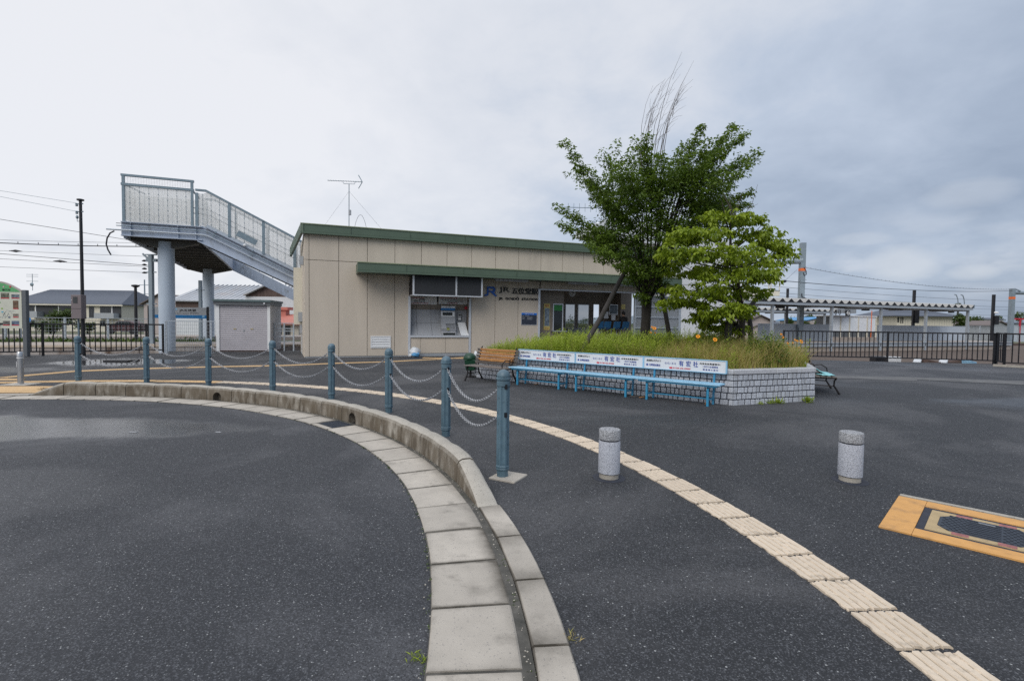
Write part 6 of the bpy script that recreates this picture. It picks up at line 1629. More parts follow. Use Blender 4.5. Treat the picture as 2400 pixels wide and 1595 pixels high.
# ================================================================== FOOTBRIDGE
FB = Frame((-10.6, 24.5), radians(20.5)); fa = lambda x, y=530, b=0: FB.px(x, y, b)[0]; fzz = lambda x, y, b=0: FB.px(x, y, b)[1]
fb = thing('footbridge', 'pale blue steel footbridge with frosted panels and stairs running behind the station', 'footbridge', FB.p(fa(391), .6, 0))
zt0, zb0 = fzz(370, 524), fzz(370, 557); A0, A1 = fa(283), fa(459)
def ibeam(a0, a1, b, z0, z1, par, nm, mat='girder'):
    m = MB(); t = .03; m.box(a0, a1, b + .06, b + .08, z0 + t, z1 - t, FB); m.box(a0, a1, b - .03, b + .17, z1 - t, z1, FB); m.box(a0, a1, b - .03, b + .17, z0, z0 + t, FB); return m.build(nm, MT[mat], par)
gd = ibeam(A0, A1 + .25, 0, zb0, zt0, fb, 'girder')
for x in (306, 417, 459): m = MB(); m.box(fa(x) - .012, fa(x) + .012, -.025, .059, zb0 + .031, zt0 - .031, FB); m.build('stiffener', MT['girder'], gd)
# stair stringer beside it, going down to the right
kx, kz = fa(483), fzz(483, 527); ex, ez = fa(687), fzz(687, 631); sl_ = (ez - kz) / (ex - kx); aend = kx + (kz - .6) / -sl_ * .62
zs_ = lambda a: kz + sl_ * (a - kx)
dpth = zt0 - zb0
def stringer(b, nm, par, mat='girder'):
    m = MB(); a0 = A1 + .251
    poly = [(a0, zt0), (kx, zt0), (aend, zs_(aend)), (aend, zs_(aend) - dpth * 1.08), (kx - .35, zb0 - .02), (a0, zb0)]
    m.prism([FB.p(a, b + .06, z) for a, z in poly], FB.v * .02); o = m.build(nm, MT[mat], par)
    m = MB(); m.beam(FB.p(kx, b + .07, zt0 - .015), FB.p(aend, b + .07, zs_(aend) - .015), .2, .03, FB.v.cross(V((1, 0, 0)))); m.beam(FB.p(kx - .35, b + .07, zb0 - .04), FB.p(aend, b + .07, zs_(aend) - dpth * 1.08), .2, .03, FB.v.cross(V((1, 0, 0)))); m.build('flange', MT[mat], o)
    return o
stringer(0, 'stair_stringer', fb); stringer(1.9, 'stair_stringer', fb)
for i in range(22):
    a = kx + .05 + i * .30
    if a > aend: break
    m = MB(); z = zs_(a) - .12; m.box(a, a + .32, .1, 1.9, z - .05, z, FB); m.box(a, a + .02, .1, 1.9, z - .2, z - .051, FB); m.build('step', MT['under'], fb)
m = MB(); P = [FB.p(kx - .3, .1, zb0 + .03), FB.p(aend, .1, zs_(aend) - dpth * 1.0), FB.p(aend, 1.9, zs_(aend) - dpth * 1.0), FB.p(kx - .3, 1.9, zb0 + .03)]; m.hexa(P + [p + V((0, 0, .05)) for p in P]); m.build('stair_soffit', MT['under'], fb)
# deck over the tracks
FL, FR = V((-23.7, 37, 0)), V((-20.6, 37.4, 0)); NL, NR = FB.p(A0 + .1, .18, 0), FB.p(A1 + .2, .18, 0)
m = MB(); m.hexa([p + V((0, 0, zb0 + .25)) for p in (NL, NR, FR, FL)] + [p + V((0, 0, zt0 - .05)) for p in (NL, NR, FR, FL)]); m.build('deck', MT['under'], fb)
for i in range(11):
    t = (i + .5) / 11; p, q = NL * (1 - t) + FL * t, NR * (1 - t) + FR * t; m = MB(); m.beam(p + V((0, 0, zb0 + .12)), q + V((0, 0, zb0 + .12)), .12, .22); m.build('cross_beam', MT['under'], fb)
for p, q in ((NL, FL), (NR, FR)): m = MB(); m.beam(p + V((0, 0, zb0 + .3)), q + V((0, 0, zb0 + .3)), .12, .75); m.build('edge_girder', MT['girder'], fb); m = MB(); m.beam(p + V((0, 0, zt0 + .8)), q + V((0, 0, zt0 + .8)), .03, 1.3); m.build('deck_panel', MT['frost'], fb)
m = MB(); m.hexa([p + V((0, 0, zb0 + .3)) for p in (FB.p(A0, .17, 0), FB.p(A1 + .2, .17, 0), FB.p(A1 + .2, 2.0, 0), FB.p(A0, 2.0, 0))] + [p + V((0, 0, zt0 - .08)) for p in (FB.p(A0, .17, 0), FB.p(A1 + .2, .17, 0), FB.p(A1 + .2, 2.0, 0), FB.p(A0, 2.0, 0))]); m.build('landing', MT['under'], fb)
# columns with flared caps
c1 = FB.p(fa(391, 700, 1.0), 1.0, 0); c2 = V(((489 - 1200) / 1180 * 36.5, 36.5, 0))
for c, rr, wd in ((c1, .33, 1.35), (c2, .36, 1.5)):
    m = MB(); m.lathe(c, [(rr, -.5), (rr, zb0 - .05)], 28); m.build('column', MT['concol'], fb, smooth=40)
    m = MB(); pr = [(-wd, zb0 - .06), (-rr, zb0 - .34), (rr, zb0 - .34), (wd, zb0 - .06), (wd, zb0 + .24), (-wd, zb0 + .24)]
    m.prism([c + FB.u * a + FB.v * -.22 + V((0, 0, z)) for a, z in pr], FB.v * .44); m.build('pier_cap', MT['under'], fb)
# parapet of the landing
zr1, zr2 = fzz(287, 409), fzz(287, 433); zrA, zrB = fzz(452, 424), fzz(452, 442)
zh1, zh2 = (zr1 + zrA) / 2, (zr2 + zrB) / 2
pA, pB = fa(289), fa(450)
for a in (pA, pB): m = MB(); m.box(a - .05, a + .05, .03, .13, zt0, zh1, FB); m.build('rail_post', MT['galv'], fb)
for z, h in ((zh1, .09), (zh2, .1)): m = MB(); m.box(pA - .08, pB + .08, .02, .14, z - h / 2, z + h / 2, FB); m.build('top_rail', MT['galv'], fb)
m = MB()
for i in range(26): a = pA + .06 + (pB - pA - .12) * i / 25; m.tube([FB.p(a, .08, zh2 + .05), FB.p(a, .08, zh1 - .045)], .0025, 4, cap=False)
for i in range(6): z = zh2 + .06 + (zh1 - zh2 - .11) * i / 5; m.tube([FB.p(pA + .05, .08, z), FB.p(pB - .05, .08, z)], .0025, 4, cap=False)
stuff(m.build('wire_mesh', MT['wire'], fb))
npn = 14; w_ = (pB - pA - .12) / npn
for i in range(npn):
    a = pA + .06 + i * w_; m = MB(); m.box(a + .008, a + w_ - .008, .075, .085, zt0 + .06, zh2 - .052, FB); m.build('frosted_panel', MT['frost'], fb)
    m = MB(); m.tube([FB.p(a, .06, zt0 + .03), FB.p(a, .06, zh2 - .05)], .007 if i % 2 else .004, 4)
    if i % 2:
        for k in range(7): z = zt0 + .15 + (zh2 - zt0 - .25) * k / 6; m.box(a - .022, a + .022, .045, .062, z - .012, z + .012, FB)
    m.build('panel_clip', MT['galv'], fb)
for a in (pA, pB): 
    m = MB(); m.beam(FB.p(a, .1, zh2), FB.p(a + (.3 if a == pA else -.05), 1.9, zh2), .06, .06); m.build('side_rail', MT['galv'], fb)
    m = MB(); m.hexa([FB.p(a, .14, zt0 + .06), FB.p(a + .01, .14, zt0 + .06), FB.p(a + .2, 1.9, zt0 + .06), FB.p(a + .19, 1.9, zt0 + .06), FB.p(a, .14, zh2 - .06), FB.p(a + .01, .14, zh2 - .06), FB.p(a + .2, 1.9, zh2 - .06), FB.p(a + .19, 1.9, zh2 - .06)]) if a == pA else m.box(a, a + .01, 1.9, 1.91, zt0 + .06, zh2 - .06, FB); m.build('side_panel', MT['frost'], fb)
m = MB(); m.box(pA, pB, 1.95, 1.96, zt0 + .06, zh2 - .06, FB); m.build('back_panel', MT['frost'], fb)
# parapet of the stairs
rp0 = fa(460, 443); zr0 = fzz(480, 446); hr = zr0 - kz
for b in (.03, 1.93):
    m = MB(); m.beam(FB.p(rp0 - .05, b + .05, zr0), FB.p(kx, b + .05, zr0), .1, .09); m.build('top_rail', MT['galv'], fb)
    m = MB(); m.beam(FB.p(kx, b + .05, zr0), FB.p(aend, b + .05, zs_(aend) + hr), .1, .09, FB.v.cross(V((1, 0, 0)))); m.build('stair_rail', MT['galv'], fb)
    m = MB(); m.beam(FB.p(kx, b + .05, zt0 + .06), FB.p(aend, b + .05, zs_(aend) + .06), .03, .16, FB.v.cross(V((1, 0, 0)))); m.build('kick_plate', MT['galvl'], fb)
    aps = [rp0] + [fa(x, y) for x, y in ((537, 520), (617, 555), (690, 600))] + [fa(690, 600) + 1.45 * k for k in (1, 2)]
    for a in aps:
        if a > aend: continue
        base = zt0 if a < kx else zs_(a); m = MB(); m.box(a - .06, a + .06, b + .0, b + .1, base, base + hr - (0 if a > kx else .04), FB); m.build('rail_post', MT['galv'], fb)
    if b < 1:
        for p, q in zip(aps, aps[1:]):
            if p > aend - .3: break
            n = 7; w2 = (q - p - .14) / n
            for i in range(n):
                a = p + .07 + i * w2; zz0 = lambda x: (zt0 if x < kx else zs_(x)) + .05; m = MB()
                P = [FB.p(a + .006, b + .045, zz0(a)), FB.p(a + w2 - .006, b + .045, zz0(a + w2)), FB.p(a + w2 - .006, b + .055, zz0(a + w2)), FB.p(a + .006, b + .055, zz0(a))]
                m.hexa(P + [v + V((0, 0, hr - .11)) for v in P]); m.build('frosted_panel', MT['frost'], fb)
                m = MB(); m.tube([FB.p(a, b + .03, zz0(a)), FB.p(a, b + .03, zz0(a) + hr - .1)], .007 if i % 2 else .004, 4)
                if i % 2:
                    for k in range(7): z = zz0(a) + .08 + (hr - .25) * k / 6; m.box(a - .02, a + .02, b + .012, b + .03, z - .012, z + .012, FB)
                m.build('panel_clip', MT['galv'], fb)
for h in (.86, .62): m = MB(); m.tube([FB.p(pB, .25, zt0 + h), FB.p(kx - .1, .25, zt0 + h), FB.p(kx + .15, .25, zt0 + h + sl_ * .15), FB.p(aend, .25, zs_(aend) + h)], .022, 6); m.build('handrail', MT['galvl'], fb)
for (z, r, mat, nm) in ((zt0 - .10, .014, 'cable', 'cable'), (zb0 + .42, .02, 'galv', 'conduit'), (zb0 + .24, .035, 'galvl', 'conduit')):
    dz = z - zt0; x0 = A0 - (.5 if nm == 'conduit' and r > .03 else .15)
    m = MB(); m.tube([FB.p(x0, -.05, z), FB.p(kx - .1, -.05, z), FB.p(kx + .1, -.05, z + sl_ * .1), FB.p(aend, -.05, zs_(aend) + dz)], r, 6); m.build(nm, MT[mat], fb)
q = [FB.p(fa(x, y, -.05), -.05, fzz(x, y, -.05)) for x, y in ((268, 541), (258, 546), (251, 558), (249, 572), (253, 585), (260, 597))]; m = MB(); m.tube(q, .03, 6); m.build('hanging_cable', MT['cable'], fb)
a, z = fa(579, 558), fzz(579, 558); m = MB(); dv = V((FB.u.x, FB.u.y, sl_)).normalized(); m.beam(FB.p(a, -.03, z) - dv * .45, FB.p(a, -.03, z) + dv * .45, .04, .26, FB.v.cross(V((1, 0, 0)))); m.build('name_plate', MT['galv'], fb)
for x, y in ((502, 552), (589, 596)): m = MB(); m.beam(FB.p(fa(x + 5, y - 10), -.03, fzz(x + 5, y - 10)), FB.p(fa(x - 5, y + 8), -.03, fzz(x - 5, y + 8)), .03, .04); m.build('pipe_clip', MT['galv'], fb)
m = MB(); m.sphere(FB.p(fa(574, 575), -.06, fzz(574, 575)), .07); m.build('junction_ball', MT['white'], fb, smooth=60)
# far stairs on the opposite platform
B2 = 14.2; g2 = lambda x, y: FB.px(x, y, B2)
P_ = [g2(466, 566), g2(700, 684), g2(700, 710), g2(540, 631), g2(466, 590)]
m = MB(); m.prism([FB.p(a, B2, z) for a, z in P_], FB.v * .1); m.build('far_stringer', MT['girder'], fb)
(a0, z0), (a1, z1) = g2(478, 571), g2(700, 683)
for h in (1.2, .8, .4): m = MB(); m.beam(FB.p(a0, B2 + .05, z0 + h), FB.p(a1, B2 + .05, z1 + h), .06, .06); m.build('far_rail', MT['galv'], fb)
for i in range(8): t = i / 7; m = MB(); p = FB.p(a0 + (a1 - a0) * t, B2 + .05, z0 + (z1 - z0) * t); m.beam(p, p + V((0, 0, 1.2)), .07, .07, FB.u); m.build('far_post', MT['galv'], fb)
m = MB(); P = [FB.p(a0, B2 + .12, z0 + .1), FB.p(a1, B2 + .12, z1 + .1), FB.p(a1, B2 + .13, z1 + .1), FB.p(a0, B2 + .13, z0 + .1)]; m.hexa(P + [p + V((0, 0, 1.05)) for p in P]); m.build('far_panel', MT['frost'], fb)
# galvanised gate rails between the shed and the station
gr = thing('railing_gate', 'light galvanised railing between the shed and the station wall', 'railing', SF.p(sx(637), .6, 0))
for x in (637, 643, 666, 688): a, z = SF.px(x, 757, .6); m = MB(); m.box(a - .03, a + .03, .58, .64, 0, z, SF); m.build('post', MT['galvl'], gr)
for y in (757, 769, 775, 788, 800): a, z = SF.px(636, y, .6); a2, _ = SF.px(690, y, .6); m = MB(); m.box(a, a2, .6, .62, z - .02, z + .02, SF); m.build('rail', MT['galvl'], gr)
# welded mesh fence in front of the first column
def mesh_fence(fr, a0, a1, b, z0, z1, label, step=.09, zst=.12, posts=(), pw=.03, r=.0035, mat='galvl', cat='fence'):
    t = thing('mesh_fence', label, cat, fr.p(a0, b, z0)); m = MB(); n = int((a1 - a0) / step)
    for i in range(n + 1): a = a0 + (a1 - a0) * i / n; m.tube([fr.p(a, b, z0), fr.p(a, b, z1)], r, 3, cap=False)
    n = max(1, int((z1 - z0) / zst))
    for i in range(n + 1): z = z0 + (z1 - z0) * i / n; m.tube([fr.p(a0, b, z), fr.p(a1, b, z)], r, 3, cap=False)
    stuff(m.build('wire_mesh', MT[mat], t))
    for a in posts: m = MB(); m.box(a - pw, a + pw, b + .01, b + .01 + 2 * pw, z0 - .3, z1 + .05, fr); m.build('post', MT[mat], t)
    m = MB(); m.box(a0, a1, b - .015, b + .005, z1, z1 + .03, fr); m.build('top_rail', MT[mat], t); return t
GF = Frame(at(388, 829), radians(9)); ga1 = GF.px(505, 790)[0]
mesh_fence(GF, 0, ga1, 0, .04, GF.px(440, 753)[1], 'pale welded mesh fence beside the first overpass column', .075, .15, (.02, GF.px(494, 790)[0]), .03, .005)
# ================================================================== RAILWAY THINGS
def on(px, py, Yd): return atY(px, py, Yd)
def fY(Yd, cx=CX):                                   # frame facing the camera at depth Yd
    return Frame((0, Yd), 0)
# station name board on the platform
NB = Frame(PL.p(0, 2.0, 0)[:2], PL.ang)
a1, zt = NB.px(484, 721); a0, _ = NB.px(402, 721); _, zb = NB.px(450, 746); _, zm_ = NB.px(450, 738)
sn = thing('station_name_board', 'grey station name board with blue band on the platform under the overpass', 'station sign', NB.p(a1, 0, .22))
m = MB(); m.box(a0 - .9, a1, -.03, .03, zm_, zt, NB); pn = m.build('panel', pmat('name_board_grey', (.36, .38, .40), .5, var=.03), sn)
m = MB(); m.box(a0 - .9, a1, -.032, .032, zb, zm_ - .003, NB); bnd = m.build('blue_band', pmat('name_band_blue', (.01, .16, .40), .45), sn)
rr = lambda x0, y0, x1, y1: (NB.px(x0, y0)[0], NB.px(x1, y0)[0], NB.px(x0, y1)[1], NB.px(x0, y0)[1])
letters(NB, *rr(420.5, 723.5, 460, 730.5), -.0305, 'JR五位堂', MT['letter'], pn, 'lettering', .025)
letters(NB, *rr(414, 732.5, 443, 735.5), -.0305, 'ジェイアールごいどう', MT['letter'], pn, 'lettering', .01); letters(NB, *rr(446, 732.5, 466, 735.5), -.0305, 'JR-GOIDO', MT['letter'], pn, 'lettering', .02)
m = MB(); m.box(a1 + .003, a1 + .12, -.05, .05, .0, zt + .05, NB); m.build('post', MT['black'], sn); m = MB(); m.box(a0 - 1.05, a0 - .91, -.05, .05, .0, zt + .05, NB); m.build('post', MT['black'], sn)
for x, y, b in ((413, 724, pn), (477, 741.5, bnd)): a, z = NB.px(x, y); m = MB(); m.box(a - .05, a + .05, -.036, -.0325, z - .05, z + .05, NB); m.build('arrow_mark', MT['bluewood'], b)

def cat_pole(px, ybase, ytop, Yd, w, lab, mat='pole', box=True):
    t = thing('catenary_pole', lab, 'pole', on(px, ybase, Yd)); p = on(px, ybase, Yd); q = on(px - (0), ytop, Yd); q = V((p.x, p.y, q.z))
    m = MB()
    if box: m.box(p.x - w, p.x + w, p.y - w, p.y + w, -.5, q.z)
    else: m.tube([V((p.x, p.y, -.5)), q], w, 10)
    m.build('shaft', MT[mat], t); return t, p, q
# left catenary pole with bracket and insulators
t, p, q = cat_pole(357, 810, 597, 25.6, .09, 'galvanised catenary pole left of the first overpass column')
m = MB(); m.box(p.x - .24, p.x + .3, p.y - .05, p.y + .05, q.z - .35, q.z - .2); m.box(p.x - .25, p.x + .28, p.y - .06, p.y + .06, q.z - .02, q.z + .03); m.build('bracket', MT['pole'], t)
m = MB(); m.beam(V((p.x - .1, p.y, q.z - .25)), V((p.x - .42, p.y, q.z + .05)), .05, .08); m.build('strut', MT['pole'], t)
for k in range(4): m = MB(); m.lathe(V((p.x - .34, p.y, q.z - .95 + k * .2)), [(.03, 0), (.11, .02), (.11, .05), (.03, .1)], 10); m.build('insulator', MT['cable'], t)
for dz in (-.9, -2.5, -4.2): m = MB(); m.box(p.x - .25, p.x + .25, p.y - .03, p.y + .03, q.z + dz, q.z + dz + .05); m.build('step_bar', MT['pole'], t)
t, p, q = cat_pole(471, 800, 657, 30, .075, 'galvanised catenary pole behind the station name board')
for dz in (-.6, -2.0, -3.4): m = MB(); m.box(p.x - .25, p.x + .25, p.y - .03, p.y + .03, q.z + dz, q.z + dz + .05); m.build('step_bar', MT['pole'], t)
# right poles with tubular beams
t, p1_, q1_ = cat_pole(1875, 770, 569, 42.5, .19, 'tall steel catenary pole with an orange band above the platform roof'); 
e_ = on(1800, 618, 42.5); s_ = on(1866, 611, 42.5)
m = MB(); m.tube([s_, V((e_.x - 3.4, s_.y + 6.0, e_.z - .15))], .20, 12); m.build('beam', MT['pole'], t, smooth=40); m = MB(); m.tube([V((p1_.x, p1_.y, s_.z + .02)), s_ + V((-.35, .3, 0))], .27, 12); m.build('beam_socket', MT['pole'], t, smooth=40)
z0, z1 = on(1875, 635, 42.5).z, on(1875, 630, 42.5).z; m = MB(); m.box(p1_.x - .2, p1_.x + .2, p1_.y - .2, p1_.y + .2, z0, z1 + .05); m.build('orange_band', MT['orangepaint'], t)
for y in (637, 656, 664): z = on(1875, y, 42.5).z; m = MB(); m.box(p1_.x - .32, p1_.x + .3, p1_.y - .2, p1_.y - .175, z - .02, z + .02); m.build('step_bar', MT['pole'], t)
qd = on(1884, 636, 42.3); m = MB(); m.tube([qd + V((0, 0, .35)), qd + V((.18, 0, .05)), qd + V((.22, 0, -.25)), qd + V((.05, 0, -.35)), qd + V((-.05, 0, -.1))], .035, 6); m.build('cable_loop', MT['cable'], t)
qd = on(1880, 696, 42.2); m = MB(); m.tube([qd + V((-.05, 0, .3)), qd, qd + V((.35, 0, -.12)), qd + V((.42, 0, -.4))], .04, 6); m.build('cable_drop', MT['cable'], t)
t, p2_, q2_ = cat_pole(2367, 795, 676, 62, .21, 'distant steel catenary pole with beam at the right edge')
m = MB(); b = on(2385, 686, 62); m.tube([V((q2_.x, 62, b.z)), V((q2_.x + 8, 64, b.z + .1))], .22, 10); m.build('beam', MT['pole'], t, smooth=40); m = MB(); m.beam(V((q2_.x + .2, 62, b.z + .5)), V((q2_.x + 1.0, 62, b.z + .2)), .12, .12); m.build('brace', MT['pole'], t)
z = on(2367, 698, 62).z; m = MB(); m.box(p2_.x - .22, p2_.x + .22, 61.78, 62.22, z - .14, z + .14); m.build('orange_band', MT['orangepaint'], t)

def wire(P, r, lab, sag=0.0, grp='overhead wires', n=14, mat='wire', hang=0):
    p, q = V(P[0]), V(P[1]); m = MB()
    pts = [p * (1 - i / n) + q * (i / n) + V((0, 0, -sag * 4 * (i / n) * (1 - i / n))) for i in range(n + 1)]
    m.tube(pts, r, 4, cap=False)
    for i in range(hang):
        t = (i + .5) / hang; c = p * (1 - t) + q * t + V((0, 0, -sag * 4 * t * (1 - t))); m.tube([c, c + V((0, 0, .10))], r * .8, 4)
    return tag(m.build('overhead_wire', MT[mat]), lab, 'wire', grp)
wire((on(-60, 437, 19), ptop + V((-.15, 0, -.1))), .006, 'upper thin wire running left from the top of the black utility pole', mat='galv')
wire((on(-60, 449, 19), ptop + V((-.15, 0, -.42))), .006, 'lower thin wire running left from the top of the black utility pole', mat='galv')
wire((on(-60, 504, 22), on(300, 562, 24.4)), .011, 'black wire slanting down to the underside of the footbridge', .0)
wire((on(-80, 565, 24), on(470, 577, 26)), .022, 'thick black feeder cable crossing behind the utility pole on the left', .10, mat='cable', hang=12); wire((on(-80, 559, 24), on(330, 569, 26)), .008, 'thin carrier wire just above the thick black feeder cable', .03)
for i, (y0, y1, r, lab) in enumerate(((584, 601, .008, 'topmost catenary wire left of the overpass column, with a splice'), (588, 622, .014, 'darkest sloping wire meeting the pole insulators left of the overpass'), (602, 625, .010, 'catenary wire with a black splice left of the utility pole'), (622, 639, .009, 'lowest contact wire over the left platform'))):
    wire((on(-80, y0, 26), on(348, y1, 26)), r, lab, .0)
for x, y in ((37, 588), (141, 612)): c = on(x, y, 25.9); m = MB(); m.tube([c + V((-.35, 0, .01)), c + V((-.1, 0, 0)), c, c + V((.1, 0, 0)), c + V((.35, 0, -.02))], [.012, .05, .075, .05, .012], 6); tag(m.build('wire_insulator', MT['cable']), 'black insulator on a left catenary wire, ' + ('near the left edge' if x < 100 else 'close to the utility pole'), 'insulator', 'insulators on the left wires')
wire((V((p1_.x + .1, 42.5, on(1884, 626, 42.5).z)), V((q2_.x, 62, q2_.z - .1))), .016, 'upper spiral hung cable between the two right catenary poles', .55, hang=60)
wire((on(1815, 656, 34), V((q2_.x, 62, on(2367, 681, 62).z))), .022, 'thick dark cable under the spiral cable on the right', .35, mat='cable')
for i, (y0, y1, r, lab) in enumerate(((672, 708, .014, 'upper thin catenary wire over the right platform roof'), (686, 722, .014, 'middle thin catenary wire over the right platform roof'), (694, 728, .012, 'lower thin catenary wire over the right platform roof'), (713, 741, .012, 'lowest contact wire just above the right platform roof'))):
    w = wire((on(1790, y0 - 3, 40), on(2460, y1, 70)), r, lab, .25)
m = MB(); c = on(1838, 659, 33.9); m.lathe(c + V((0, 0, -.1)), [(.02, 0), (.14, .05), (.14, .15), (.02, .2)], 10); m.tube([c, on(1868, 632, 42.3)], .012, 4); tag(m.build('wire_insulator', MT['cable']), 'round insulator on the thick cable left of the tall right pole', 'insulator')

# platform shelters with folded plate roofs
def shelter(fr, a0, a1, b0, b1, zr, lab, cols, zdeck, pitch=.86):
    t = thing('platform_shelter', lab, 'shelter', fr.p((a0 + a1) / 2, b0, zdeck))
    m = MB(); m.box(a0, a1, b0 - .06, b0 + .06, zr - .20, zr, fr); m.box(a0, a1, b0 - .1, b0 + .1, zr - .205, zr - .17, fr); m.build('front_beam', MT['galvl'], t)
    m = MB(); m.box(a0, a1, b1 - .06, b1 + .06, zr - .2, zr, fr); m.build('rear_beam', MT['under'], t)
    n = int((a1 - a0) / pitch)
    for i in range(n):
        a = a0 + (a1 - a0) * i / n; p = (a1 - a0) / n; h = .26
        m = MB(); pr = [(a, .012), (a + p * .30, .012 + h), (a + p * .70 - p * .1 + p * .1, .012 + h), (a + p, .012)]
        pr = [(a, 0.012), (a + p * .34, .012), (a + p * .50, .012 + h), (a + p * .5 + .03, .012 + h)]
        # trapezoid trough: white face with open triangles between
        P = [(a + p * .37, .014), (a + p * .63, .014), (a + p, .014 + h), (a, .014 + h)]
        m.prism([fr.p(x, b0 - .12, zr + z) for x, z in P], fr.v * (b1 - b0 + .3)); m.build('roof_fold', MT['roofwhite'], t)
    m = MB(); m.box(a0, a1, b0, b1 + .2, zr + .275, zr + .30, fr); m.build('roof_cover', MT['roofwhite'], t)
    m = MB(); m.box(a0, a1, b0 - .105, b0 - .09, zr + .002, zr + .27, fr); m.build('roof_shade_plate', MT['black'], t)  # added black plate between the folds, painting in the shade under the roof
    for a in cols:
        m = MB(); m.box(a - .09, a + .09, b0 + .13, b0 + .31, zdeck - .7, zr - .01, fr); m.build('column', MT['galvl'], t)
        m = MB(); m.box(a - .05, a + .05, b0 + .312, b1, zr - .30, zr - .02, fr); m.build('rafter', MT['galvl'], t)
    return t
MT['roofwhite'] = pmat('white_folded_roof', (.70, .69, .66), .55, var=.05)
R_A0, R_A1 = PL.px(1745, 708, -.25)[0], PL.px(2279, 722, -.25)[0]
zroof = .5 * (PL.px(1800, 706.5, -.25)[1] + PL.px(2200, 718.5, -.25)[1])
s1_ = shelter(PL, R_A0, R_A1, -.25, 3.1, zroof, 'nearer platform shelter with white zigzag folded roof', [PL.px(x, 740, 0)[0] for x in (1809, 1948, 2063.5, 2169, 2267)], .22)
m = MB(); m.box(R_A1 + .003, R_A1 + .1, -.37, 3.1, zroof, zroof + .29, PL); m.build('end_cap', MT['galv'], s1_)
for i, (x, w, y) in enumerate(((1830, .35, 712), (2030, .3, 722), (2098, .9, 725), (2200, .9, 729), (2231, .2, 729))):
    a, _ = PL.px(x, y, 1.4); m = MB(); m.box(a - w, a + w, 1.3, 1.6, zroof - .42 + (.12 if w > .5 else 0), zroof - .18, PL); m.build('speaker' if w < .5 else 'strip_lamp', MT['black'] if w < .5 else MT['greyd'], s1_)
for x in (2241, 2256):
    a, _ = PL.px(x, 705, 1.5); m = MB(); m.tube([PL.p(a + .35, 1.5, zroof + .28), PL.p(a + .22, 1.5, zroof + .9), PL.p(a, 1.5, zroof + 1.28), PL.p(a - .3, 1.5, zroof + 1.32)], .045, 6); m.build('roof_hook', MT['pole'], s1_)
g_ = 12.8
a0, a1 = PL.px(1700, 722, g_)[0], PL.px(2001, 728, g_)[0]
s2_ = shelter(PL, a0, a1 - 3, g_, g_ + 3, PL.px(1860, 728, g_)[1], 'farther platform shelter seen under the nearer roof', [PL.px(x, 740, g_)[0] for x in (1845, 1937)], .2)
m = MB(); z = PL.px(1990, 729, g_)[1]; m.box(a1 - 3, a1, g_ - .3, g_ + .4, z - .25, z + .35, PL); m.build('gutter_box', MT['alud'], s2_)
# exit sign boxes hung under the far roof
a, z = PL.px(1988, 733.5, g_ - .5); m = MB(); m.box(a - .34, a + .34, g_ - .5, g_ - .4, z - .34, z + .34, PL); tb_ = thing('hanging_sign', 'small black square pictogram sign hanging under the far shelter', 'sign', PL.p(a, g_ - .5, z)); m.build('panel', MT['black'], tb_)
m = MB(); ringp = [PL.p(a + .2 * cos(t), g_ - .512, z + .2 * sin(t)) for t in [2 * pi * k / 14 for k in range(14)]]; m.tube(ringp + ringp[:1], .035, 5); m.tube([PL.p(a - .1, g_ - .51, z - .12), PL.p(a, g_ - .51, z + .08), PL.p(a + .1, g_ - .51, z - .12)], .03, 5); m.build('pictogram', MT['white'], tb_)
for k, x in enumerate((1959, 1968)): a, z = PL.px(x, 732, g_ - .5); m = MB(); m.tube([PL.p(a - .12, g_ - .5, z + .35), PL.p(a - .12, g_ - .5, z - .15), PL.p(a, g_ - .5, z - .27), PL.p(a + .14, g_ - .5, z - .12), PL.p(a + .14, g_ - .5, z + .3)], .04, 5); tag(m.build('hanging_strap', MT['black']), ('left' if not k else 'right') + ' black hanging hook under the far shelter end', 'hook')
# sheet screens at the back of the right platform
for lab, x0, x1 in (('grey blue sheet screen on the platform left of the white waiting room', 1776, 1944), ('grey blue sheet screen on the platform in front of the cream house', 2056, 2268)):
    a0, a1 = PL.px(x0, 780, 2.9)[0], PL.px(x1, 780, 2.9)[0]; zt = PL.px(x0, 757.5 if x0 < 1900 else 761.5, 2.9)[1]
    t = thing('screen_wall', lab, 'screen', PL.p(a0, 2.9, .2)); n = max(2, int((a1 - a0) / 1.05))
    for i in range(n): m = MB(); m.box(a0 + (a1 - a0) * i / n + .012, a0 + (a1 - a0) * (i + 1) / n - .012, 2.9, 2.94, .2, zt - .04, PL); m.build('panel', MT['screen'], t)
    m = MB(); m.box(a0, a1, 2.88, 2.96, zt - .038, zt, PL); m.build('top_rail', MT['screen'], t)
m = MB(); m.box(17.5, 70, -.12, -.003, -.12, .20, PL); m.box(17.5, 70, -.2, -.003, .16, .215, PL); struct(m.build('platform_beam', MT['galvl']))
for i in range(14): a = 24 + i * 2.6; m = MB(); m.box(a, a + .2, .05, .25, -.7, -.13, PL); struct(m.build('platform_leg', MT['galvl']))
m = MB(); m.box(17.5, 70, .3, .35, -.7, -.12, PL); struct(m.build('platform_skirt', MT['under']))
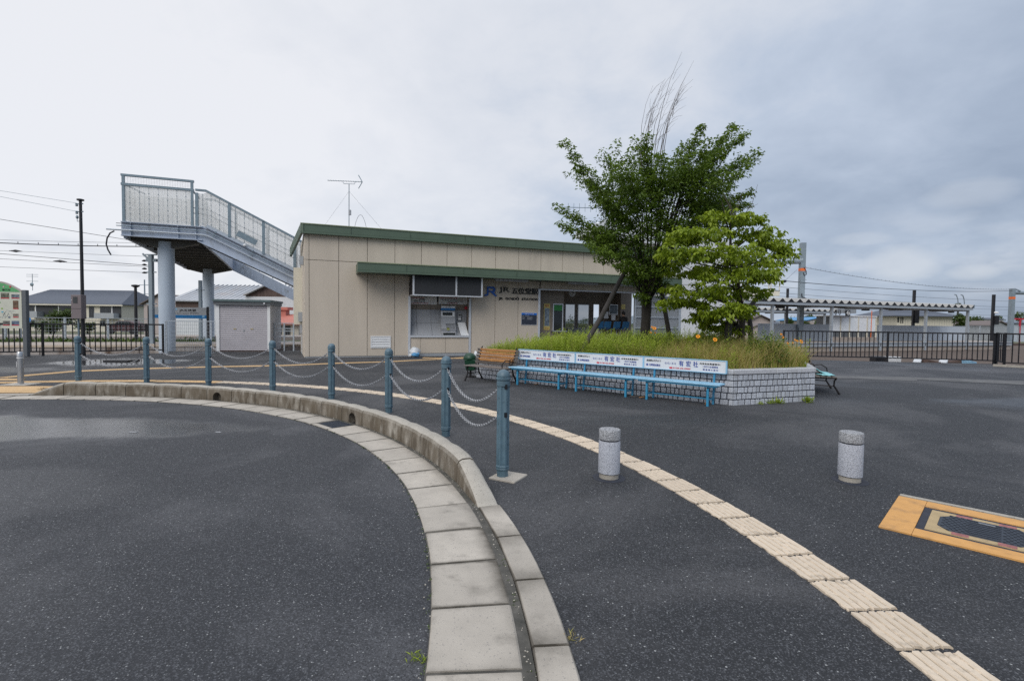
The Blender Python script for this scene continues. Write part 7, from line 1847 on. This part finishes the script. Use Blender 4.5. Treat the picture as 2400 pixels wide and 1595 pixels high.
# white glazed waiting room on the far platform
WF = Frame(PL.p(0, 13.6, 0)[:2], PL.ang); a0, z1 = WF.px(1950, 738); a1, _ = WF.px(2054, 744)
wr = thing('waiting_room', 'white framed waiting room with five panels on the far platform', 'waiting room', WF.p((a0 + a1) / 2, 1, .2)); n = 5
m = MB(); m.box(a0, a1, .1, 2.0, .2, z1 - .15, WF); m.build('core', MT['greyd'], wr)
m = MB(); m.box(a0 - .1, a1 + .1, -.05, 2.1, z1 - .148, z1, WF); m.build('roof', MT['white'], wr)
zlow = WF.px(2000, 778)[1]
for i in range(n):
    x0, x1 = a0 + (a1 - a0) * i / n, a0 + (a1 - a0) * (i + 1) / n; m = MB(); m.box(x0 + .09, x1 - .09, .04, .09, zlow, z1 - .2, WF); m.build('panel', pmat('waiting_room_panel', (.74, .77, .80), .4) if i == 0 else bpy.data.materials['waiting_room_panel'], wr)
    m = MB(); m.box(x0 - .085, x0 + .085, .0, .1, .2, z1 - .15, WF); m.build('mullion', MT['cream'], wr)
m = MB(); m.box(a1 - .085, a1 + .085, .0, .1, .2, z1 - .15, WF); m.build('mullion', MT['cream'], wr)
m = MB(); m.tube([WF.px(2031, 744) and WF.p(WF.px(2031, 744)[0], -.6, .2), WF.p(WF.px(2031, 744)[0], -.6, WF.px(2031, 728)[1])], .04, 8); tag(m.build('orange_post', MT['orangepaint']), 'thin orange post in front of the white waiting room', 'post')
# signal masts and lamps
def mast(px, y0, y1, Yd, w, lab, head=None, lamp=None):
    p, q = on(px, y1, Yd), on(px, y0, Yd); t = thing('signal_mast', lab, 'mast', V((p.x, Yd, -.4)), 'black masts on the right platforms')
    m = MB(); m.box(p.x - w, p.x + w, Yd - w, Yd + w, -.5, q.z); m.build('shaft', MT['black'], t)
    if head: a, b = on(px, head[0], Yd).z, on(px, head[1], Yd).z; m = MB(); m.box(p.x + w * .2, p.x + w * 3.6, Yd - .3, Yd - w - .01, b, a); m.build('signal_head', MT['black'], t)
    if lamp: c = on(*lamp, Yd); m = MB(); m.lathe(c + V((0, 0, -.12)), [(.1, 0), (.26, .05), (.22, .16), (.08, .2)], 14); m.build('lamp_shade', MT['white'], t, smooth=40); m = MB(); m.box(min(c.x, p.x), max(c.x, p.x), Yd - .03, Yd + .03, c.z + .1, c.z + .16); m.build('lamp_arm', MT['pole'], t)
mast(2139.5, 679, 765, 50, .10, 'black signal mast in front of the cream house', (722, 757), (2148, 727.5))
mast(2325, 690, 778, 50, .10, 'black signal mast left of the distant catenary pole', (740, 760), (2333, 731.5))
mast(1844, 676, 745, 55, .10, 'short dark mast behind the platform roof near the dogwood')
# litter and boxes just beyond the right fence
for i, (x0, x1, y0, y1, mat, lab) in enumerate(((2082, 2112, 836, 847, 'white', 'white printed box beyond the right fence'), (2144, 2172, 844, 848, 'plaster', 'flat pale plank left of the pile beyond the right fence'), (2174, 2204, 844.5, 849, 'browntin', 'rusty brown sheet beyond the right fence'), (2206, 2232, 845.5, 850, 'plaster', 'pale board beyond the right fence'), (2236, 2264, 843, 851, 'browntin', 'rusty scrap beyond the right fence'), (2266, 2296, 846, 853, 'bluewood', 'pale blue crate beyond the right fence'), (2052, 2076, 835, 846, 'black', 'black tarpaulin heap beyond the right fence'))):
    c, d = at(x0, y1 + 1, 0), at(x1, y1 + 1, 0); Yd = (c.y + d.y) / 2 + 1.0; c, d = on(x0, y1, Yd), on(x1, y1, Yd); z1 = on(x0, y0, Yd).z; z0 = -.6
    m = MB(); cm, wd = (c + d) / 2, (d.x - c.x) / 2; tl = (0, .06, -.08, .05, .10, -.04, 0)[i]; yw = (0, .3, -.2, .25, -.35, .15, 0)[i]
    m.hexa([V((cm.x + sx_ * wd, Yd + yw * sx_ + sy_ * .22 + .2, zq + tl * sx_)) for zq in (z0, z1) for sx_, sy_ in ((-1, -1), (1, -1), (1, 1), (-1, 1))]); o = m.build('scrap_box' if mat != 'black' else 'tarpaulin', MT[mat], bevel=.02); tag(o, lab, 'box' if mat != 'black' else 'tarpaulin')
# pale stair hall of the old overpass behind the trees
HF = Frame(PL.p(0, 1.2, 0)[:2], PL.ang); hp = lambda x, y: HF.px(x, y)
hh = thing('stair_hall', 'pale windowless stair hall rising behind the trees, right of the station', 'stair hall', HF.p(hp(1600, 700)[0], 0, .2))
poly = [hp(1576, 800), hp(1560, 575), hp(1440, 560), hp(1390, 545), hp(1392, 528), hp(1436, 508), hp(1560, 532), hp(1735, 570), hp(1740, 690), hp(1640, 800)]
m = MB(); m.prism([HF.p(a, 0, z) for a, z in poly], HF.v * 2.6); m.build('wall', MT['plaster'], hh)
a0, z = hp(1560, 664); a1, _ = hp(1738, 676); m = MB(); m.box(a0, a1, -.015, -.003, z - .03, z, HF); m.build('wall_joint', MT['grey'], hh)
for x in (1640, 1700): a, _ = hp(x, 650); m = MB(); m.box(a, a + .02, -.012, -.003, hp(x, 740)[1], hp(x, 570)[1], HF); m.build('wall_joint', MT['grey'], hh)
(a0, z0), (a1, z1) = hp(1640, 795), hp(1770, 700); m = MB(); m.beam(HF.p(a0, -.1, z0), HF.p(a1, -.1, z1), .1, .3); m.build('stair_edge', MT['white'], hh)
(a0, z0), (a1, z1) = hp(1735, 696), hp(1825, 682); m = MB(); m.box(a0, a1, -.1, 2.5, z1 - .38, z1, HF); m.build('landing_slab', MT['cream'], hh); m = MB(); m.box(a0, a1 + .02, -.12, 2.52, z1 + .002, z1 + .04, HF); m.build('slab_cap', MT['greyd'], hh)
for x in (1801, 1806, 1826): a, _ = hp(x, 680); m = MB(); m.box(a - .03, a + .03, -.05, .0, z1 + .041, hp(1826, 629 if x > 1820 else 655)[1], HF); m.build('rail_post', MT['cream'], hh)
a, zq = hp(1826, 629); a0, _ = hp(1760, 629); m = MB(); m.box(a0, a + .03, -.05, 0, zq, zq + .06, HF); m.build('top_rail', MT['cream'], hh)
# weeds and bushes on the left platform bank
def bush(c, r, n, lab, mat='shrub', L=.22, flat=.8, name='bush', cat='bush', grp=None):
    t = thing(name, lab, cat, c, grp); cs, rs, tn = [], [], []
    for _ in range(max(8, n // 14)):
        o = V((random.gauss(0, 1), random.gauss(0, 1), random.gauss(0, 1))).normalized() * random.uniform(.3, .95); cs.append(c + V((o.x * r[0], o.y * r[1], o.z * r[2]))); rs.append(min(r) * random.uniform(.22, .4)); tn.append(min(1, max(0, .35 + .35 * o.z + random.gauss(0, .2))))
    clump_leaves('foliage', cs, rs, 14, L, L * .55, MT[mat], t, (-.1, .6), flat, tn)
    m = MB(); m.tube([V((c.x, c.y, c.z - r[2] * 1.4)), c], [.08, .03], 6); m.build('stem', MT['bark'], t); return t
bush(on(152, 742, 44), (1.6, 1.0, .75), 1700, 'round green bush in front of the dark cladding of the long house', L=.2)
bush(on(118, 762, 40), (1.4, .8, .55), 1200, 'lower olive bush left of the round bush', L=.18)
bush(on(205, 765, 38), (.8, .6, .45), 700, 'small green bush behind the utility pole', L=.16)
wb_ = []
for _ in range(2600):
    a, b = random.uniform(-13, 2), random.uniform(3.5, 7.5); q = PL.p(a, b, -.1); wb_.append((q.x, q.y))
P = np.array([(x, y, -.15 + random.random() * .25) for x, y in wb_]); n_ = len(P); L = .28 + .25 * rng.random(n_)
o = link('weed_bank', leaf_mesh('weed_bank', P, rng.random(n_) * 6.28, rng.normal(.8, .4, n_), L, L * .2, rng.random(n_), MT['shrub'])); stuff(o); o['label'] = 'weeds growing behind the left platform'
m = MB(); m.box(-28, 14, 3.35, 8, -.7, .12, PL); struct(m.build('bank', MT['field']))
LF = Frame(PL.p(0, 8.2, 0)[:2], PL.ang)
zt_ = LF.px(150, 745)[1]; a0, a1 = LF.px(-30, 760)[0], LF.px(352, 760)[0]
mesh_fence(LF, a0, a1, 0, .1, zt_, 'pale mesh fence with white posts behind the left platform', .16, .17, [LF.px(x, 760)[0] for x in (11, 46, 151, 252)], .05, .006)
LF2 = Frame(PL.p(0, 10, 0)[:2], PL.ang); mesh_fence(LF2, LF2.px(2266, 780)[0], LF2.px(2460, 780)[0], 0, .0, LF2.px(2300, 764)[1], 'pale mesh fence at the far right behind the black fence', .25, .2, [LF2.px(x, 780)[0] for x in (2272, 2298, 2330, 2388)], .05, .008)
# ================================================================== HOUSES BEYOND THE LINE
def house(lab, x0, x1, yeave, yridge, Yd, depth, wall, roof, kind='hip', hipx=.2, ang=0.0, base=-2.5, over=.4, ridge_x=None, grp=None):
    """front wall between pixel columns x0..x1; returns root, frame and the px->frame map"""
    c = on(x0, yeave, Yd); fr = Frame((c.x, Yd), ang); a1, _ = fr.px(x1, yeave); ze = .5 * (fr.px(x0, yeave)[1] + fr.px(x1, yeave)[1]); zr = fr.px((x0 + x1) / 2, yridge)[1]
    t = thing('house', lab, 'house', fr.p(a1 / 2, 0, base), grp)
    m = MB(); m.box(0, a1, 0, depth, base, ze, fr); m.build('wall', MT[wall], t)
    o = over; m = MB(); th = .12
    A, B, C_, D = (-o, -o), (a1 + o, -o), (a1 + o, depth + o), (-o, depth + o)
    if kind == 'hip': R1, R2 = (a1 * hipx, depth / 2), (a1 * (1 - hipx), depth / 2)
    elif kind == 'gable': R1, R2 = (-o, depth / 2), (a1 + o, depth / 2)
    else:                                             # gable end faces us
        rx = a1 * (ridge_x or .5); R1, R2 = (rx, -o), (rx, depth + o)
    p = lambda q, z: fr.p(q[0], q[1], z)
    if kind in ('hip', 'gable'):
        top = [p(A, ze), p(B, ze), p(C_, ze), p(D, ze), p(R1, zr), p(R2, zr)]
        m.add(top + [v + V((0, 0, -th)) for v in top], [(0, 1, 5, 4), (1, 2, 5), (2, 3, 4, 5), (3, 0, 4), (6, 7, 8, 9), (0, 1, 7, 6), (1, 2, 8, 7), (2, 3, 9, 8), (3, 0, 6, 9)])
        if kind == 'gable':
            g = MB(); g.prism([fr.p(0, .01, ze), fr.p(0, depth - .01, ze), fr.p(0, depth / 2, zr - .2)], fr.u * a1); g.build('gable_wall', MT[wall], t)
    else:
        top = [p(A, ze), p(R1, zr), p(R2, zr), p(D, ze), p(B, ze), p(C_, ze)]
        m.add(top + [v + V((0, 0, -th)) for v in top], [(0, 1, 2, 3), (1, 4, 5, 2), (6, 7, 8, 9), (7, 10, 11, 8), (0, 1, 7, 6), (1, 4, 10, 7), (2, 3, 9, 8), (5, 2, 8, 11), (0, 6, 9, 3), (4, 5, 11, 10)])
        g = MB(); g.prism([fr.p(0, .0, ze - .01), fr.p(a1, .0, ze - .01), fr.p(rx, .0, zr - .15)], fr.v * depth); g.build('gable_wall', MT[wall], t)
    ro = m.build('roof', MT[roof], t)
    return t, fr, ro
def hrect(fr, t, x0, y0, x1, y1, mat, nm, b=-.05, th=.1, sub=None, off=.01):
    (a0, z1), (a1, _), (_, z0) = fr.px(x0, y0, b), fr.px(x1, y0, b), fr.px(x0, y1, b); m = MB(); m.box(a0, a1, b, b + th - off, z0, z1, fr); return m.build(nm, MT[mat], sub or t)
def hwin(fr, t, x0, y0, x1, y1, b=-.05):
    f = hrect(fr, t, x0, y0, x1, y1, 'greyd', 'window', b); (a0, z1), (a1, _), (_, z0) = fr.px(x0, y0, b), fr.px(x1, y0, b), fr.px(x0, y1, b)
    m = MB(); e = .07; md = (a0 + a1) / 2; m.box(a0 + e, md - e / 2, b - .02, b - .005, z0 + e, z1 - e, fr); m.build('pane', MT['winglass'], f); m = MB(); m.box(md + e / 2, a1 - e, b - .02, b - .005, z0 + e, z1 - e, fr); m.build('pane', MT['winglass'], f)
t, fr, ro = house('long two storey house with blue grey hip roof behind the left platform', 18, 283, 711.5, 674.5, 80, 11, 'cream', 'slate', 'hip', .10)
# rows of tiles on its roof
for (x0, x1) in ((84, 135), (263, 283)): hrect(fr, t, x0, 714, x1, 745, 'darkclad', 'cladding')
hrect(fr, t, 18, 714, 60, 745, 'darkclad', 'cladding')
for r_ in ((66, 714, 80, 729), (139, 714.5, 166, 734), (208, 718, 220, 744), (234, 718, 260, 733), (234, 750, 246, 764), (66, 749, 82, 765)): hwin(fr, t, *r_)
for (x0, x1, y0, y1) in ((64, 86, 729, 744), (220, 266, 733, 745)): hrect(fr, t, x0, y0, x1, y1, 'alud', 'balcony', -1.2, 1.19)
hrect(fr, t, 18, 744.5, 290, 748, 'cream', 'floor_band', -.06)
for x in (83, 136.5, 262): hrect(fr, t, x - .9, 713, x + .9, 765, 'white', 'downpipe', -.10)
(a0, z0), (a1, z1) = fr.px(12, 711.5, -.4), fr.px(288, 713.5, -.4)
m = MB(); m.beam(fr.p(a0, -.45, z0 - .05), fr.p(a1, -.45, z0 - .05), .12, .2); m.build('eaves_gutter', MT['cream'], ro)
L_ = 24
for i in range(1, 14):
    tt = i / 14; ze = z0; zr_ = fr.px(150, 674.5)[1]; aw = fr.px(283, 711)[0]
    m = MB(); a_ = -.4 + (aw * .10 + .4) * tt; b_ = aw + .4 - (aw * .10 + .4) * tt; q0, q1 = fr.p(a_, -.4 + 5.9 * tt, ze + (zr_ - ze) * tt + .03), fr.p(b_, -.4 + 5.9 * tt, ze + (zr_ - ze) * tt + .03); m.beam(q0, q1, .08, .05); m.build('tile_course', MT['slate'], ro)
tn = on(76, 665, 76); m = MB(); m.tube([V((tn.x, 76, tn.z - 1)), V((tn.x, 76, tn.z + 1.5))], .04, 5); 
for z in (.4, 1.1, 1.4): m.tube([V((tn.x - .9, 76, tn.z + z)), V((tn.x + .9, 76, tn.z + z))], .025, 4)
m.sphere(V((tn.x, 75.9, tn.z - .1)), .28, .1, .28); tag(m.build('tv_antenna', MT['galv']), 'spidery aerial with a dish above the long blue grey roof', 'antenna', 'roof antennas')
t, fr, ro = house('white house with small dark gable dormer left of the overpass column', 284, 330, 731, 716, 95, 9, 'plaster', 'slate', 'gable')
for r_ in ((295, 733, 301, 745), (310, 733, 316, 745), (331, 736, 337, 744)): hwin(fr, t, *r_)
q = fr.px(305, 730, -.5); w = fr.px(311, 730, -.5)[0] - q[0]; m = MB(); m.prism([fr.p(q[0] - w, -.6, q[1]), fr.p(q[0] + w, -.6, q[1]), fr.p(q[0], -.6, fr.px(305, 720, -.6)[1])], fr.v * 1.5); m.build('dormer', MT['slate'], t)
t, fr, ro = house('pinkish gabled house half hidden by the overpass column', 337, 420, 713, 688, 70, 9, 'mauve', 'browntile', 'end', ridge_x=.45)
t, fr, ro = house('broad barn with pale corrugated roof and brown tin gable', 412, 690, 705, 660, 54, 12, 'plaster', 'roofm', 'gable', over=.5)
hrect(fr, t, 412, 707, 470, 722, 'browntin', 'tin_band', -.06)
g0, g1, g2_ = fr.px(575, 694, -.7), fr.px(700, 698, -.7), fr.px(640, 664, -.7)
m = MB(); m.prism([fr.p(g0[0], -.7, g0[1]), fr.p(g1[0], -.7, g1[1]), fr.p(g2_[0], -.7, g2_[1])], fr.v * .5); m.build('gable_front', MT['browntin'], t)
m = MB(); m.box(g0[0], g1[0], -.72, -.06, -2, g0[1] - .02, fr); m.build('front_wall', MT['plaster'], t)
for (p, q) in ((g0, g2_), (g2_, g1)): m = MB(); m.beam(fr.p(p[0], -.75, p[1] + .1), fr.p(q[0], -.75, q[1] + .1), .8, .12); m.build('barge_board', MT['roofm'], ro)
for i in range(24):
    (x0, z0), (x1, z1) = fr.px(414 + i * 11.5, 705), fr.px(414 + i * 11.5, 662); aw = fr.px(414 + i * 11.5, 705)[0]; ze = fr.px(414, 705)[1]; zr_ = fr.px(550, 660)[1]; m = MB(); m.beam(fr.p(aw, -.5, ze + .06), fr.p(aw, 6, zr_ + .06), .14, .08); m.build('roof_rib', MT['roofm'], ro)
t, fr, ro = house('low shed with faded red roof and a red ventilator seen past the roller shutter shed', 628, 700, 757, 735, 44, 7, 'cream', 'redroof', 'gable')
q = fr.px(662, 735, 3); m = MB(); m.box(q[0] - .4, q[0] + .4, 2.8, 3.6, q[1] - .3, q[1] + .35, fr); m.box(q[0] - .65, q[0] + .65, 2.6, 3.8, q[1] + .352, q[1] + .62, fr); m.build('ventilator', MT['redroof'], ro)
for r_ in ((642, 763, 660, 790), (668, 763, 680, 790)): hwin(fr, t, *r_)
t, fr, ro = house('cream house with dark blue hip roof behind the right platform screen', 2103, 2234, 740, 722, 82, 9, 'cream', 'slate', 'hip', .22, over=.9)
for i in range(20):
    a, _ = fr.px(2122 + i * 5.7, 750); m = MB(); m.box(a, a + .02, -.012, -.001, -1, fr.px(2150, 742)[1] - .1, fr); m.build('siding_joint', MT['alud'], t)
for r_ in ((2104, 743, 2107.5, 755), (2111, 743, 2113, 757), (2115.5, 743, 2117.5, 757)): hrect(fr, t, *r_, 'winglass', 'window')
t, fr, ro = house('small annexe roof left of the cream house', 2092, 2106, 741, 733, 84, 7, 'cream', 'slate', 'hip', .1, over=.5)
t, fr, ro = house('brownish gabled house under the far shelter roof', 1754, 1806, 752, 737, 88, 10, 'mauve', 'browntile', 'end', over=.6)
t, fr, ro = house('small gabled porch in front of the brownish house', 1768, 1796, 765, 757, 82, 4, 'mauve', 'browntile', 'end', over=.4)
t, fr, ro = house('house with bright blue roof edge beyond the far platform', 1893, 1935, 750, 742, 96, 10, 'mauve', 'blueroof', 'end', over=.5, ridge_x=.72)
for x in (1901, 1906, 1911): hrect(fr, t, x - 1.6, 751, x + 1.6, 754.5, 'white', 'window')
t, fr, ro = house('low blue tin roof right of the white waiting room', 2050, 2094, 766, 752, 95, 8, 'grey', 'blueroof', 'end', over=.2, ridge_x=.05)
t, fr, ro = house('grey tiled house with two gables near the distant pole', 2276, 2330, 764, 752, 98, 9, 'grey', 'roofm', 'gable'); t, fr, ro = house('grey gabled house left of the distant catenary pole', 2322, 2360, 762, 751, 92, 9, 'alud', 'browntile', 'end')
t, fr, ro = house('blue grey shed at the far right edge', 2372, 2450, 757, 754, 105, 10, 'screen', 'slate', 'gable'); 
(p, q) = (on(2374, 747, 92), on(2440, 748, 92)); m = MB(); m.beam(p, q, .25, .25); m.box(on(2391, 750, 92).x - .12, on(2391, 750, 92).x + .12, 91.9, 92.1, -2, p.z - .13); tag(m.build('torii_beam', MT['red']), 'red painted frame above the shed at the far right edge', 'frame')
for i, (x0, x1, y, yr, Yd) in enumerate(((2336, 2352, 748, 744, 150), (2300, 2322, 758, 753, 140), (1812, 1838, 760, 752, 140), (250, 262, 716, 710, 190), (2256, 2276, 762, 757, 130))):
    house(['white two storey house in the distance at the right', 'low grey house among the distant trees', 'grey distant house between the shelter columns', 'tiny distant house right of the long blue grey roof', 'tiny grey house beside the dark tree at the right'][i], x0, x1, y, yr, Yd, 8, 'plaster' if i in (0, 3) else 'alud', 'slate', 'hip', .25)
# distant trees, each its own crown and trunk
def far_tree(px, py, Yd, rx, ry, lab, grp=None, mat='shrub'):
    s = Yd / F_PX; c = on(px, py, Yd); t = thing('tree', lab, 'tree', V((c.x, Yd, -2)), grp); cs, rs, tn = [], [], []
    for _ in range(34):
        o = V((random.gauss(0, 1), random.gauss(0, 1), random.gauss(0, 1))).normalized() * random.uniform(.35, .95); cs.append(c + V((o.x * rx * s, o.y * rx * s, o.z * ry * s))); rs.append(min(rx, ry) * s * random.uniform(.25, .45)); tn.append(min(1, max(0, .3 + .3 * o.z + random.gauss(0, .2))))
    clump_leaves('crown', cs, rs, 24, .09 * (rx + ry) * s * .5 + .2, .06 * (rx + ry) * s * .5 + .12, MT[mat], t, (-.1, .6), .8, tn)
    m = MB(); m.tube([V((c.x, Yd, -2.5)), c], [.3, .12], 7); m.build('trunk', MT['bark'], t)
for a in ((2252, 752, 76, 14, 20, 'dark bushy tree right of the cream house'), (2288, 752, 120, 14, 13, 'round distant tree beside the right shelter end'), (2246, 714, 100, 5, 4, 'tree top just showing over the right platform roof'), (1849, 755, 84, 10, 11, 'light green tree between two shelter columns'), (1886, 761, 86, 9, 9, 'low light green tree left of the blue roofed house'), (1918, 760, 84, 10, 10, 'light green tree in front of the blue roofed house'), (1898, 747, 110, 12, 11, 'round olive tree left of the blue roof'), (2340, 748, 160, 9, 9, 'distant tree by the white house'), (2392, 742, 160, 16, 14, 'distant tree behind the red frame'), (305, 712, 200, 22, 6, 'distant tree clump above the small white house'), (2268, 748, 150, 10, 8, 'distant tree left of the mast')):
    far_tree(*a)
# far woods and hill line, one mass
cs, rs = [], []
for _ in range(420):
    x = random.uniform(-420, 460); Yd = 300 + random.uniform(0, 60); z = random.uniform(-4.5, 1.2) + 2.0 * sin(x * .013) + 1.5 * sin(x * .05); cs.append(V((x, Yd, z))); rs.append(random.uniform(2.5, 5))
o = clump_leaves('far_woods', cs, rs, 60, .9, .7, MT['shrub'], None, (0, .6), .7); o['label'] = 'far line of woods along the horizon'
o = clump_leaves('tree_line', [on(2050 + i * 2.2, 745 + 4 * sin(i), 150 + random.uniform(0, 20)) + V((0, 0, random.uniform(-2, .4))) for i in range(22)], [1.3] * 22, 40, .7, .45, MT['shrub'], None, (0, .6), .8); o['label'] = 'dark tree line behind the white waiting room'
hl = MB(); n = 60
for i in range(n + 1):
    x = -900 + 1900 * i / n; h = 9 + 7 * sin(i * .37) + 4 * sin(i * .9 + 1) + (10 if x > 300 else 0); hl.v += [(x, 1100, -3), (x, 1150, h)]
for i in range(n): hl.f.append([2 * i, 2 * i + 2, 2 * i + 3, 2 * i + 1]); hl.m.append(0)
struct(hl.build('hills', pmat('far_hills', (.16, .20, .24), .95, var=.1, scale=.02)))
# dark poles in the left distance
for x, y0, y1, Yd, lab, k in ((319, 670, 760, 34, 'dark platform pole with round cap left of the overpass column', 1), (340, 655, 750, 90, 'distant pylon with crossbars left of the overpass column', 2), (258, 688, 712, 150, 'thin distant pole above the long house roof', 0)):
    p, q = on(x, y1, Yd), on(x, y0, Yd); t = thing('distant_pole', lab, 'pole', V((p.x, Yd, 0))); w = .0035 * Yd * (1 if k == 1 else .45)
    m = MB(); m.tube([V((p.x, Yd, -1)), V((p.x, Yd, q.z))], [w, w * .7], 8); m.build('shaft', MT['black'] if k == 1 else MT['pole'], t)
    if k == 1: m = MB(); m.lathe(V((p.x, Yd, q.z)), [(.1, -.1), (.24, -.02), (.24, .06), (.05, .1)], 12); m.build('cap', MT['black'], t)
    if k == 2:
        for dz in (.6, 1.6, 2.4): m = MB(); m.tube([V((p.x - 1.0, Yd, q.z - dz * 1.6)), V((p.x + .9, Yd, q.z - dz * 1.6))], .05, 4); m.build('crossbar', MT['pole'], t)
# small round blue sign behind the map board
c = on(66, 749.5, 30); m = MB(); m.prism([c + V((.16 * cos(t), 0, .16 * sin(t))) for t in [2 * pi * k / 14 for k in range(14)]], V((0, .03, 0))); bs_ = thing('round_sign', 'small round blue sign just right of the map board post', 'sign', c); m.build('disc', pmat('sign_disc_blue', (.02, .25, .65), .5), bs_); m = MB(); m.tube([V((c.x, 30.06, -.2)), V((c.x, 30.06, c.z + .1))], .03, 6); m.build('post', MT['galvl'], bs_)
# parked car and machine parts glimpsed through the left fence
cx_ = on(298, 775, 60); cr = thing('parked_car', 'dark red car half hidden by weeds beyond the left platform', 'car', V((cx_.x, 60, -.4)))
m = MB(); m.prism([V((cx_.x - 2, 59.2, -.2 + z)) + V((x, 0, 0)) for x, z in ((0, 0), (0, .55), (.4, .75), (1.0, .8), (1.5, 1.25), (2.9, 1.25), (3.6, .8), (4, .7), (4, 0))], V((0, 1.6, 0))); m.build('body', pmat('dark_red_car_paint', (.055, .018, .022), .35), cr, bevel=.05)
m = MB(); m.prism([V((cx_.x - 2, 59.19, -.2 + z)) + V((x, 0, 0)) for x, z in ((1.15, .82), (1.55, 1.18), (2.8, 1.18), (3.3, .82))], V((0, .009, 0))); m.build('window', MT['winglass'], cr)
for x in (-1.25, 1.2): m = MB(); c = V((cx_.x + x, 59.15, -.2)); m.prism([c + V((.32 * cos(t), 0, .32 * sin(t))) for t in [2 * pi * k / 16 for k in range(16)]], V((0, .2, 0))); m.build('wheel', MT['black'], cr)
